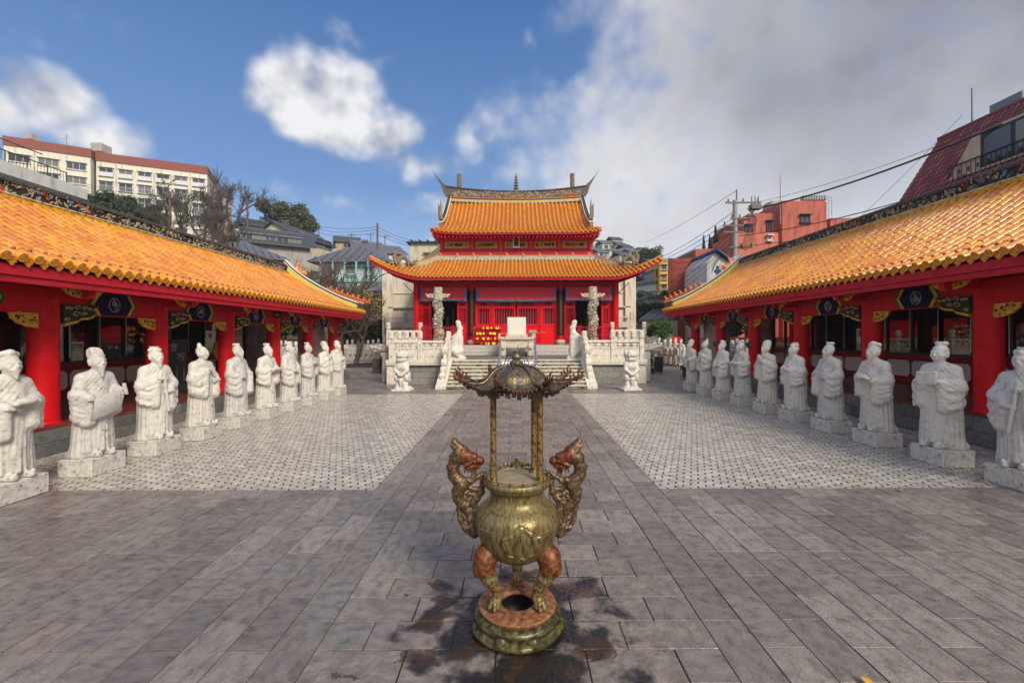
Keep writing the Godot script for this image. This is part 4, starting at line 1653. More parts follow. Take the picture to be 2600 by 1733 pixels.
func gallery_wall(t: Node3D, s: float, p: Dictionary, cols: Array, xw: float, b0: float) -> void:
	var W := func(x: float, y: float, d: float) -> Vector3: return V(s * x, y, -d)
	var rw := red("red_panelling", Color(0.33, 0.008, 0.012), 0.5)
	var dark := mat("window_frame_black", Color(0.012, 0.011, 0.011), 0.35)
	var white := mat("plaster_white", Color(0.68, 0.63, 0.61), 0.8)
	var pink := mat("plaster_pink", Color(0.46, 0.37, 0.36), 0.8, {"tex": noise_tex("plaster", 0.01, [[0.0, grey(0.75)], [1.0, grey(1.0)]], 256), "scale": 0.4, "world": true})
	var strip := mat("steel_strip", Color(0.75, 0.72, 0.6), 0.3, {"metal": 0.3})
	var glass := mat("window_glass", Color(0.02, 0.02, 0.02), 0.02)
	glass.transparency = BaseMaterial3D.TRANSPARENCY_ALPHA
	glass.albedo_color.a = 0.25
	var inner := mat("display_backing", Color(0.07, 0.055, 0.035), 0.8, {"tex": noise_tex("display", 0.05, [[0.0, grey(0.35)], [0.5, grey(0.8)], [1.0, grey(1.0)]], 256), "stretch": Vector3(0.5, 2.0, 0.5), "world": true})
	var sill: float = p.ph + 0.88
	var top: float = b0 + 0.3
	var glazed: float = p.end - 2.6
	var bays := int((glazed - p.near) / p.step) + 1
	var pw1 := MB.new()
	pw1.cbox(W.call(xw - 0.05, (p.ph + top) * 0.5, (glazed + p.end - 0.7) * 0.5), V(0.2, top - p.ph, p.end - 0.7 - glazed), 0.01)
	wpart(t, "plaster_wall", pw1, pink)
	pw1 = MB.new()
	pw1.cbox(W.call(p.xc + 0.42, (p.ph + top) * 0.5, (cols[cols.size() - 2] + cols[cols.size() - 1]) * 0.5), V(0.14, top - p.ph, p.step - 0.3), 0.01)
	wpart(t, "plaster_wall", pw1, pink)
	for k in bays:
		var gb: float = glazed - p.step * k
		var ga: float = gb - p.step
		var kind := "glass"
		var m2 := MB.new()
		m2.cbox(W.call(xw, (p.ph + sill) * 0.5, (ga + gb) * 0.5), V(0.12, sill - p.ph, gb - ga), 0.005)
		var dado := wpart(t, "dado", m2, rw)
		var cnt := 3 if kind == "glass" else 1
		for i in cnt:
			var pw := (gb - ga) / cnt
			var m3 := MB.new()
			m3.prism(notched(pw * 0.46, 0.25, 0.07), 0.012, Transform3D(Basis(V(0, 0, -1), Vector3.UP, V(1, 0, 0)), W.call(xw - 0.063, p.ph + 0.46, ga + pw * (i + 0.5))))
			wpart(dado, "white_panel", m3, white)
		var f := MB.new()
		f.box(W.call(xw, sill + 0.04, (ga + gb) * 0.5), V(0.1, 0.08, gb - ga))
		f.box(W.call(xw, top - 0.03, (ga + gb) * 0.5), V(0.1, 0.06, gb - ga))
		for i in cnt + 1:
			f.box(W.call(xw, (sill + top) * 0.5, ga + (gb - ga) * i / cnt), V(0.1, top - sill - 0.14, 0.1))
		var win := wpart(t, "window_frame", f, dark)
		for i in cnt:
			var pw := (gb - ga) / cnt
			var g := MB.new()
			g.box(W.call(xw - 0.01, (sill + top) * 0.5, ga + pw * (i + 0.5)), V(0.008, top - sill - 0.14, pw - 0.1))
			wpart(win, "pane", g, glass)
			var st := MB.new()
			st.box(W.call(xw - 0.056, (sill + top) * 0.5 + 0.05, ga + pw * i + 0.035), V(0.012, top - sill - 0.2, 0.022))
			wpart(win, "steel_strip", st, strip)
		var bk := MB.new()
		bk.span(W.call(xw + 0.75, p.ph, ga), W.call(xw + 0.8, top + 0.3, gb))
		wpart(t, "display_backing", bk, inner)
		var txt := MB.new()
		for i in int((gb - ga) / 0.06):
			if rng.randf() < 0.85:
				var d := ga + 0.03 + i * 0.06
				var y := top - 0.1
				while y > sill + 0.35:
					var l := rng.randf_range(0.03, 0.07)
					txt.box(W.call(xw + 0.745, y - l * 0.5, d), V(0.004, l, 0.022))
					y -= l + 0.03
		wpart(t, "written_columns", txt, mat("display_writing", Color(0.17, 0.13, 0.07), 0.7))
		var sh := MB.new()
		sh.span(W.call(xw + 0.3, sill - 0.02, ga), W.call(xw + 0.74, sill + 0.05, gb))
		wpart(t, "display_shelf", sh, mat("display_shelf", Color(0.3, 0.17, 0.02), 0.5))
	var bw := MB.new()
	bw.span(W.call(xw + 0.8, p.ph, p.near - 1.0), W.call(xw + 0.9, top + 0.3, glazed))
	wpart(t, "rear_wall", bw, pink)

func gable_ridge(t: Node3D, s: float, p: Dictionary, up: Callable) -> void:
	var W := func(x: float, y: float, d: float) -> Vector3: return V(s * x, y, -d)
	var path := PackedVector3Array()
	for i in 13:
		var u := 1.0 - i / 12.0 * 0.96
		var a: Array = up.call(u)
		var lift := 0.16 + 0.32 * exp(-i * 0.55) + 0.05 * smoothstep(0.75, 1.0, i / 12.0)
		path.append(W.call(a[0] + 0.02, a[1] + lift, p.rend + 0.02 + (p.end - p.rend) * 0.55 * (i / 12.0)))
	var z := V(0, 0, -1)
	var yel := mat("gable_yellow", Color(0.6, 0.5, 0.02), 0.5)
	var wht := mat("gable_white", Color(0.68, 0.66, 0.6), 0.6)
	var drk := mat("gable_dark", Color(0.035, 0.028, 0.024), 0.7)
	for q in [["gable_ridge_face", -0.24, 0.04, -0.08, 0.1, yel], ["gable_ridge_line", 0.04, 0.07, -0.1, 0.12, wht], ["gable_ridge_back", 0.07, 0.16, -0.03, 0.2, drk], ["gable_ridge_line", 0.16, 0.185, -0.05, 0.26, wht]]:
		var m := MB.new()
		ribbon(m, path, q[1], q[2], z, q[3], q[4])
		wpart(t, q[0], m, q[5])
	var hip := PackedVector3Array()
	for i in 13:
		var u := 1.0 - i / 12.0
		var a: Array = up.call(u * 0.9)
		hip.append(W.call(a[0] + 0.05, a[1] + 0.26 + 0.18 * pow(i / 12.0, 3.0), p.rend + 0.35 + (p.end - p.rend - 0.3) * (i / 12.0)))
	var hm := MB.new()
	hm.tube(hip, PackedFloat32Array([0.075]), 8)
	wpart(t, "hip_ridge_tiles", hm, mat("hip_tile", Color(0.5, 0.13, 0.015), 0.4, {"coat": 0.4}))
	var hb := MB.new()
	ribbon(hb, hip, -0.3, 0.0, V(0.3, 0, -1), -0.06, 0.06)
	wpart(t, "hip_ridge_wall", hb, drk)
	var beast := roof_beast()
	for i in 8:
		var q := along(hip, 1.75 + i * 0.27)
		if s < 0.0 or i < 8:
			part(t, "roof_beast", beast, mat("beast_glaze", Color(0.52, 0.12, 0.015), 0.35, {"coat": 0.5}), Transform3D(Basis(Vector3.UP, 0.0 if s < 0.0 else PI).scaled(Vector3.ONE * (0.95 + 0.1 * (i % 3))), q + V(0, 0.06, 0)), true)
	part(t, "fish_dragon", roof_fish(), mat("fish_glaze", Color(0.56, 0.16, 0.015), 0.35, {"coat": 0.5}), Transform3D(Basis(Vector3.UP, 0.0 if s < 0.0 else PI).scaled(Vector3.ONE * 1.25), along(hip, 0.25) + V(0, 0.03, 0)), true)

var beast_m: Mesh
func roof_beast() -> Mesh:
	if beast_m == null:
		var c := Clay.new()
		c.cell = 0.012
		c.cap(V(-0.05, 0.08, 0), V(0.03, 0.12, 0), 0.05, 0.045)
		c.cap(V(0.04, 0.13, 0), V(0.07, 0.2, 0), 0.035, 0.03)
		c.cap(V(0.07, 0.21, 0), V(0.12, 0.2, 0), 0.032, 0.02)
		c.both(V(0.05, 0.1, 0.0), V(0.06, 0.0, 0.03), 0.025, 0.018, 0.02)
		c.cap(V(0.05, 0.1, 0.02), V(0.06, 0.0, 0.035), 0.022, 0.018)
		c.cap(V(0.05, 0.1, -0.02), V(0.06, 0.0, -0.035), 0.022, 0.018)
		c.cap(V(-0.06, 0.07, 0.02), V(-0.06, 0.0, 0.035), 0.03, 0.02)
		c.cap(V(-0.06, 0.07, -0.02), V(-0.06, 0.0, -0.035), 0.03, 0.02)
		c.chain([V(-0.09, 0.08, 0), V(-0.13, 0.14, 0), V(-0.11, 0.21, 0)], [0.022, 0.025, 0.012])
		c.cap(V(0.05, 0.23, 0), V(0.03, 0.26, 0), 0.014, 0.008, 0.01)
		c.run()
		beast_m = clay_mb([c]).done()
	return beast_m

var fish_m: Mesh
func roof_fish() -> Mesh:
	if fish_m == null:
		var c := Clay.new()
		c.cell = 0.016
		c.cap(V(0.12, 0.1, 0), V(-0.05, 0.12, 0), 0.1, 0.12)
		c.chain([V(-0.05, 0.12, 0), V(-0.12, 0.26, 0), V(-0.06, 0.42, 0), V(0.0, 0.5, 0)], [0.11, 0.085, 0.05, 0.02])
		c.cap(V(0.15, 0.1, 0), V(0.24, 0.05, 0), 0.07, 0.045)
		c.cap(V(0.16, 0.16, 0), V(0.27, 0.17, 0), 0.045, 0.02)
		c.cap(V(-0.05, 0.42, 0), V(-0.16, 0.47, 0), 0.03, 0.01)
		c.cap(V(0.0, 0.2, 0.0), V(0.1, 0.3, 0.0), 0.05, 0.012)
		c.cap(V(0.26, 0.1, 0.0), V(0.34, 0.16, 0.0), 0.012, 0.006)
		c.run()
		fish_m = clay_mb([c]).done()
	return fish_m

# ---------------------------------------------------------------- the main hall
func eave_lift(x: float, flat: float, tip: float, rise: float) -> float:
	return rise * pow(clampf((absf(x) - flat) / (tip - flat), 0.0, 1.0), 1.75)

func hall() -> void:
	var t := thing("shrine_hall", "red two-tiered hall with yellow glazed roofs and upswept ridges at the courtyard's end", "temple", V(0, 0, -31))
	var r1 := red()
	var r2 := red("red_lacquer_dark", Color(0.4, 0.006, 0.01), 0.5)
	var rf := red("red_fascia", Color(0.5, 0.018, 0.035), 0.45)
	var rp := red("red_pinkish", Color(0.6, 0.05, 0.075), 0.5)
	var PH := 1.6
	var stn := stone("platform_stone", Color(0.5, 0.48, 0.45), true)
	for i in 3:
		var m := MB.new()
		m.cbox(V(0, 1.07 + 0.177 * (i + 0.5) - 0.0, -(24.1 + 0.3 * i + 38.0) * 0.5), V(14.8 if i < 2 else 14.9, 0.174, 38.0 - 24.1 - 0.3 * i), 0.015)
		wpart(t, "plinth_step", m, stn)
	var bm := MB.new()
	bm.cbox(V(0, 0.53, -31.6), V(14.6, 1.06, 12.8), 0.02)
	wpart(t, "plinth", bm, stn)
	var shell := MB.new()
	shell.span(V(-6.1, PH, -36.2), V(-5.95, 6.6, -27.4))
	shell.span(V(5.95, PH, -36.2), V(6.1, 6.6, -27.4))
	shell.span(V(-6.1, PH, -36.35), V(6.1, 6.6, -36.2))
	wpart(t, "outer_wall", shell, r1)
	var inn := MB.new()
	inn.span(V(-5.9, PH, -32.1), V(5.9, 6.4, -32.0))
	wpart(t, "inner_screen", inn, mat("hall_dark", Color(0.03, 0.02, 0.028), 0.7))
	var cl := MB.new()
	cl.span(V(-6.1, 5.6, -36.0), V(6.1, 5.7, -27.5))
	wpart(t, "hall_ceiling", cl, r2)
	for i in 14:
		var gm := MB.new()
		gm.cbox(V(-5.2 + (i % 7) * 0.42 + (7.6 if i > 6 else 0.0), PH + 0.9 + 0.2 * (i % 3), -30.6 - 0.2 * (i % 2)), V(0.12 + 0.1 * (i % 2), 1.1 + 0.5 * (i % 3), 0.1), 0.02)
		wpart(t, "gilded_stand", gm, mat("dim_gilding", Color(0.3, 0.18, 0.05), 0.5))
	var cm := MB.new()
	cm.lathe(PackedVector2Array([Vector2(0.19, 0.0), Vector2(0.19, 3.9)]), 24)
	var cmesh := cm.done()
	var base := MB.new()
	base.lathe(PackedVector2Array([Vector2(0.2, 0.0), Vector2(0.27, 0.06), Vector2(0.3, 0.16), Vector2(0.27, 0.26), Vector2(0.22, 0.3)]), 24)
	var bmesh := base.done()
	for x in [-6.06, -2.7, 2.7, 6.06]:
		var c := part(t, "column", cmesh, r1, Transform3D(Basis(), V(x, PH + 0.05, -27.0)), true)
		part(c, "column_base", bmesh, stn, Transform3D(Basis(), V(x, PH, -27.0)), true)
		if absf(x) < 3.0:
			var pl := MB.new()
			var q := PackedVector3Array()
			for j in 2:
				for i in 9:
					var a := PI * (0.08 + 0.84 * i / 8.0)
					q.append(V(x + cos(a) * 0.215, PH + 0.55 + j * 2.75, -27.0 + sin(a) * 0.215))
			var qq := PackedVector3Array()
			for j in 2:
				for i in 9:
					qq.append(q[j * 9 + 8 - i])
			pl.grid(qq, 9, 2)
			pl.grid(q, 9, 2)
			pl.box(V(x, PH + 1.9, -26.775), V(0.11, 2.5, 0.012))
			wpart(c, "couplet_board", pl, mat("couplet_board", Color(0.075, 0.045, 0.015), 0.45, {"tex": noise_tex("board", 0.05, [[0.0, grey(0.4)], [0.6, grey(1.0)], [1.0, Color(2.0, 1.7, 1.0)]], 256), "stretch": Vector3(2, 0.3, 2), "world": true}))
	var lt := MB.new()
	lt.cbox(V(0, 5.26, -27.1), V(12.4, 0.4, 0.3), 0.02)
	wpart(t, "lintel", lt, r1)
	lt = MB.new()
	lt.cbox(V(0, 5.5, -27.12), V(12.6, 0.07, 0.4), 0.01)
	wpart(t, "dark_rail", lt, mat("dark_rail", Color(0.02, 0.015, 0.012), 0.6))
	for x in [-5.3, -3.6, -0.9, 1.4, 3.4, 5.0]:
		var m := MB.new()
		m.cbox(V(x, 5.5, -26.9), V(0.5, 0.06, 0.04), 0.005)
		wpart(t, "gilded_inset", m, mat("dim_gilding", Color(0.3, 0.18, 0.05), 0.5))
	var leaf := func(x0: float, x1: float, z: float) -> void:
		var w := x1 - x0
		var cx := (x0 + x1) * 0.5
		var fr := MB.new()
		fr.cbox(V(x0 + 0.06, PH + 1.4, z), V(0.12, 2.7, 0.08), 0.008)
		fr.cbox(V(x1 - 0.06, PH + 1.4, z), V(0.12, 2.7, 0.08), 0.008)
		fr.cbox(V(cx, PH + 0.1, z), V(w - 0.24, 0.12, 0.08), 0.008)
		fr.cbox(V(cx, PH + 1.19, z), V(w - 0.24, 0.14, 0.08), 0.008)
		fr.cbox(V(cx, PH + 2.27, z), V(w - 0.24, 0.12, 0.08), 0.008)
		fr.cbox(V(cx, PH + 2.7, z), V(w - 0.24, 0.12, 0.08), 0.008)
		fr.cbox(V(cx, PH + 0.65, z - 0.015), V(w - 0.24, 0.96, 0.04), 0.008)
		fr.cbox(V(cx, PH + 2.49, z - 0.02), V(w - 0.24, 0.32, 0.03), 0.008)
		var d := wpart(t, "lattice_door", fr, red("red_door", Color(0.72, 0.008, 0.018), 0.4))
		var vent := MB.new()
		var vw := maxf(w * 0.28, 0.1)
		vent.prism(PackedVector2Array([Vector2(-vw, 0), Vector2(-vw + 0.06, 0.08), Vector2(vw - 0.06, 0.08), Vector2(vw, 0), Vector2(vw - 0.06, -0.08), Vector2(-vw + 0.06, -0.08)]), 0.01, Transform3D(Basis(), V(cx, PH + 2.49, z + 0.0)))
		wpart(d, "vent", vent, mat("hall_dark", Color(0.03, 0.02, 0.028), 0.7))
		var n := maxi(4, int((w - 0.3) / 0.135))
		for i in n:
			var b := MB.new()
			b.cbox(V(x0 + 0.12 + (w - 0.24) * (i + 0.5) / n, PH + 1.73, z), V(0.042, 0.95, 0.045), 0.006)
			wpart(d, "lattice_bar", b, red("red_door", Color(0.72, 0.008, 0.018), 0.4))
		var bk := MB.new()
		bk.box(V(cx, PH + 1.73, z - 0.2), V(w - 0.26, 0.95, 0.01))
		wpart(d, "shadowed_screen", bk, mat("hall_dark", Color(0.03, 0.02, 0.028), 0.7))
	for q in [[-5.82, -5.22], [-3.62, -2.95], [-2.45, -1.55], [-1.42, -0.04], [0.04, 1.42], [1.55, 2.45], [2.95, 3.62], [5.22, 5.82]]:
		leaf.call(q[0], q[1], -27.2)
	for x in [-5.87, -2.5, -1.485, 1.485, 2.5, 5.87]:
		var m := MB.new()
		m.cbox(V(x, PH + 1.75, -27.16), V(0.13, 3.5, 0.14), 0.01)
		wpart(t, "door_post", m, r1)
	var th := MB.new()
	th.cbox(V(0, PH + 0.03, -27.2), V(4.9, 0.06, 0.3), 0.01)
	wpart(t, "threshold", th, r1)
	for q in [[-5.8, -2.98], [-2.42, 2.42], [2.98, 5.8]]:
		var x0: float = q[0]
		var x1: float = q[1]
		var n := int((x1 - x0) / 0.07)
		var sheet := PackedVector3Array()
		var wave := func(x: float, w: float) -> float: return -26.86 + 0.035 * w * (sin(x * 9.0 + sin(x * 2.3) * 2.0) + 0.5 * sin(x * 21.0)) + 0.08 * w
		for j in 7:
			for i in n + 1:
				var x := lerpf(x0, x1, i / float(n))
				var w := 1.0 - j / 6.0
				var drop := 0.05 * sin((x - x0) / (x1 - x0) * PI) * w if absf(x0 + x1) < 0.5 else 0.0
				sheet.append(V(x, 4.27 - drop + 0.8 * j / 6.0, wave.call(x, w)))
		var m := MB.new()
		m.grid(sheet, n + 1, 7)
		var cu := wpart(t, "curtain", m, mat("curtain_red", Color(0.74, 0.06, 0.085), 0.75, {"sheen": 0.4}))
		var bd := MB.new()
		var pts := PackedVector3Array()
		for i in n + 1:
			pts.append(sheet[i] + V(0, 0.04, 0.008))
		ribbon(bd, pts, -0.05, 0.04, V(0, 0, 1), -0.004, 0.006)
		for xx in [x0 + 0.06, x1 - 0.06]:
			bd.box(V(xx, 4.7, -26.78), V(0.1, 0.76, 0.01))
		wpart(cu, "blue_border", bd, mat("curtain_blue", Color(0.03, 0.24, 0.5), 0.7, {"tex": noise_tex("brocade", 0.06, [[0.0, grey(0.6)], [0.6, grey(1.0)], [1.0, Color(1.6, 1.4, 1.0)]], 256), "scale": 1.5, "world": true}))
	lower_roof(t, r1, r2, rf)
	upper_storey(t, r1, r2, rf, rp)

func lower_roof(t: Node3D, _r1: Material, r2: Material, rf: Material) -> void:
	var TX := 8.3
	var ed := func(x: float) -> float: return 25.35 - 0.25 * pow(clampf((absf(x) - 5.0) / 3.3, 0.0, 1.0), 2.0)
	var eh := func(x: float) -> float: return 5.6 + eave_lift(x, 5.4, TX, 0.98)
	var top_y := 7.02
	var top_d := 28.35
	var row := func(x: float) -> PackedVector3Array:
		var k := clampf((TX - absf(x)) / (TX - 4.95), 0.0, 1.0)
		var line := PackedVector3Array()
		var y0: float = eh.call(x)
		var d0: float = ed.call(x)
		for i in 8:
			var u := i / 7.0 * maxf(k, 0.04)
			var y := lerpf(y0, top_y, u) - 0.13 * sin(u * PI) * (1.0 if k >= 1.0 else k)
			line.append(V(x, y, -lerpf(d0, top_d, u)))
		return line
	var deck := MB.new()
	var soff := MB.new()
	var xs := []
	for i in 69:
		xs.append(-TX + i * TX / 34.0)
	for i in xs.size() - 1:
		var a: PackedVector3Array = row.call(xs[i])
		var b: PackedVector3Array = row.call(xs[i + 1])
		for j in 7:
			deck.out4(V(0, -5, -33), a[j] - V(0, 0.01, 0), b[j] - V(0, 0.01, 0), b[j + 1] - V(0, 0.01, 0), a[j + 1] - V(0, 0.01, 0))
			soff.out4(V(0, 20, -20), a[j] - V(0, 0.13, 0), b[j] - V(0, 0.13, 0), b[j + 1] - V(0, 0.13, 0), a[j + 1] - V(0, 0.13, 0))
	for s in [-1.0, 1.0]:
		var hipline: PackedVector3Array = PackedVector3Array([V(TX * s, eh.call(TX), -ed.call(TX)), V(6.6 * s, 6.32, -26.7), V(4.95 * s, top_y, -top_d)])
		for j in 2:
			var a := hipline[j]
			var b := hipline[j + 1]
			var ra := V(a.x, a.y, -62.4 - a.z)
			var rb := V(b.x, b.y, -62.4 - b.z)
			var mid := (a + ra) * 0.5 + V(0, -0.7 if j == 0 else -0.05, 0)
			mid.x = TX * s * 0.985 if j == 0 else mid.x
			deck.out4(V(0, -5, -31), a, b, rb, ra)
			soff.out4(V(0, 20, -31), a - V(0, 0.14, 0), b - V(0, 0.14, 0), rb - V(0, 0.14, 0), ra - V(0, 0.14, 0))
	deck.out4(V(0, -5, -31), V(-TX, 6.5, -37.2), V(TX, 6.5, -37.2), V(4.95, top_y, -34.0), V(-4.95, top_y, -34.0))
	wpart(t, "lower_roof_deck", deck, glaze(3))
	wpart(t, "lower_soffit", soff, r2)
	var rows := []
	var x := -8.16
	while x < 8.17:
		rows.append([row.call(x), V(1, 0, 0), 0.24])
		x += 0.24
	rows.sort_custom(func(a, b): return absf(a[0][0].x) < absf(b[0][0].x))
	tile_rows(t, rows, true, 150)
	var path := PackedVector3Array()
	for i in 49:
		var xx := -TX + i * TX / 24.0
		path.append(V(xx, eh.call(xx) - 0.02, -(ed.call(xx) + 0.06)))
	var m := MB.new()
	ribbon(m, path, -0.17, -0.02, V(0, 0, 1), -0.03, 0.03)
	wpart(t, "eave_board", m, rf)
	m = MB.new()
	ribbon(m, path, -0.24, -0.17, V(0, 0, 1), -0.1, 0.012)
	wpart(t, "eave_beam", m, rf)
	for i in 46:
		var xx := -8.0 + i * 16.0 / 45.0
		var a := V(xx, eh.call(xx) - 0.19, -(ed.call(xx) + 0.12))
		var b := V(xx * 0.86, 5.75, -27.1)
		var rm := MB.new()
		var ax := (b - a)
		rm.hexa((a + b) * 0.5, V(0.035, 0, 0), V(0, 0.045, 0), ax * 0.5)
		wpart(t, "rafter", rm, r2)
	var mint := mat("mint_band", Color(0.42, 0.47, 0.38), 0.7, {"tex": noise_tex("grime", 0.03, [[0.0, grey(0.55)], [0.5, grey(0.95)], [1.0, grey(1.0)]], 256), "scale": 0.7, "world": true})
	var org := mat("orange_cap", Color(0.55, 0.16, 0.03), 0.5)
	var band := PackedVector3Array([V(-4.95, top_y, -top_d + 0.12), V(4.95, top_y, -top_d + 0.12)])
	m = MB.new()
	ribbon(m, band, -0.06, 0.17, V(0, 0, 1), -0.1, 0.1)
	wpart(t, "roof_band", m, mint)
	m = MB.new()
	ribbon(m, band, 0.17, 0.26, V(0, 0, 1), -0.1, 0.06)
	wpart(t, "roof_band_cap", m, org)
	for s in [-1.0, 1.0]:
		var hip := PackedVector3Array()
		for i in 9:
			var u := i / 8.0
			hip.append(V(lerpf(4.95, 6.95, u) * s, lerpf(top_y, 6.1, u) - 0.1 * sin(u * PI) + 0.1, -lerpf(top_d - 0.1, 26.4, u)))
		m = MB.new()
		ribbon(m, hip, -0.12, 0.16, V(0.6 * s, 0, -0.8), -0.09, 0.09)
		wpart(t, "hip_band", m, mint)
		m = MB.new()
		ribbon(m, hip, 0.16, 0.24, V(0.6 * s, 0, -0.8), -0.07, 0.07)
		wpart(t, "hip_band_cap", m, org)
		var tip := PackedVector3Array()
		for i in 11:
			var xx := lerpf(6.9, TX + 0.05, i / 10.0)
			tip.append(V(xx * s, eh.call(xx) + 0.1 + 0.05 * (1.0 - i / 10.0), -(ed.call(xx) + 0.75 * (1.0 - i / 10.0) + 0.03)))
		m = MB.new()
		m.tube(tip, PackedFloat32Array([0.1, 0.1, 0.1, 0.1, 0.1, 0.1, 0.095, 0.09, 0.085, 0.08, 0.07]), 8)
		wpart(t, "corner_ridge", m, glaze(1))
		var corner := MB.new()
		var cp := PackedVector3Array([V(6.0 * s, 5.35, -27.0), V(7.2 * s, 5.75, -26.2), V(8.2 * s, 6.4, -25.3)])
		corner.tube(cp, PackedFloat32Array([0.1, 0.09, 0.07]), 8)
		wpart(t, "corner_rafter", corner, r2)
		var stay := MB.new()
		stay.rod(V(6.15 * s, 4.65, -26.9), V(6.75 * s, 5.3, -26.5), 0.025)
		wpart(t, "corner_stay", stay, r2)
		part(t, "hip_dragon", roof_dragon(), mat("dragon_grey", Color(0.2, 0.16, 0.1), 0.8), Transform3D(Basis(Vector3.UP, -0.5 if s > 0.0 else PI + 0.5).scaled(Vector3.ONE * 1.0), V(6.75 * s, 6.3, -26.35)), true)

var dragon_m: Mesh
func roof_dragon() -> Mesh:
	if dragon_m == null:
		var c := Clay.new()
		c.cell = 0.028
		c.chain([V(-0.75, 0.35, 0), V(-0.55, 0.2, 0.08), V(-0.3, 0.35, 0.0), V(-0.05, 0.55, -0.08), V(0.15, 0.45, 0.0), V(0.3, 0.2, 0.06), V(0.45, 0.25, 0.0), V(0.5, 0.5, 0.0), V(0.38, 0.75, 0.0)], [0.05, 0.08, 0.11, 0.12, 0.12, 0.11, 0.1, 0.09, 0.08], 0.05)
		c.cap(V(0.38, 0.78, 0), V(0.56, 0.78, 0), 0.1, 0.06, 0.04)
		c.cap(V(0.4, 0.85, 0.05), V(0.22, 1.0, 0.09), 0.03, 0.012, 0.02)
		c.cap(V(0.4, 0.85, -0.05), V(0.22, 1.0, -0.09), 0.03, 0.012, 0.02)
		c.cap(V(-0.75, 0.35, 0), V(-0.95, 0.62, 0.0), 0.06, 0.02, 0.03)
		c.cap(V(-0.75, 0.35, 0), V(-1.0, 0.42, 0.05), 0.05, 0.015, 0.03)
		for q in [[-0.3, 0.3], [0.2, 0.35], [0.42, 0.22]]:
			c.cap(V(q[0], q[1], 0.05), V(q[0] + 0.1, 0.0, 0.16), 0.06, 0.03, 0.03)
			c.cap(V(q[0], q[1], -0.05), V(q[0] - 0.05, 0.0, -0.16), 0.06, 0.03, 0.03)
		for i in 8:
			var u := i / 7.0
			c.cap(V(-0.6 + u * 0.9, 0.36 + 0.24 * sin(u * 3.0), 0), V(-0.68 + u * 0.92, 0.5 + 0.27 * sin(u * 3.0), 0), 0.035, 0.01, 0.02)
		c.cap(V(0.55, 0.74, 0.03), V(0.7, 0.9, 0.08), 0.014, 0.008, 0.01)
		c.cap(V(0.55, 0.74, -0.03), V(0.7, 0.62, -0.06), 0.014, 0.008, 0.01)
		c.run()
		dragon_m = clay_mb([c]).done()
	return dragon_m

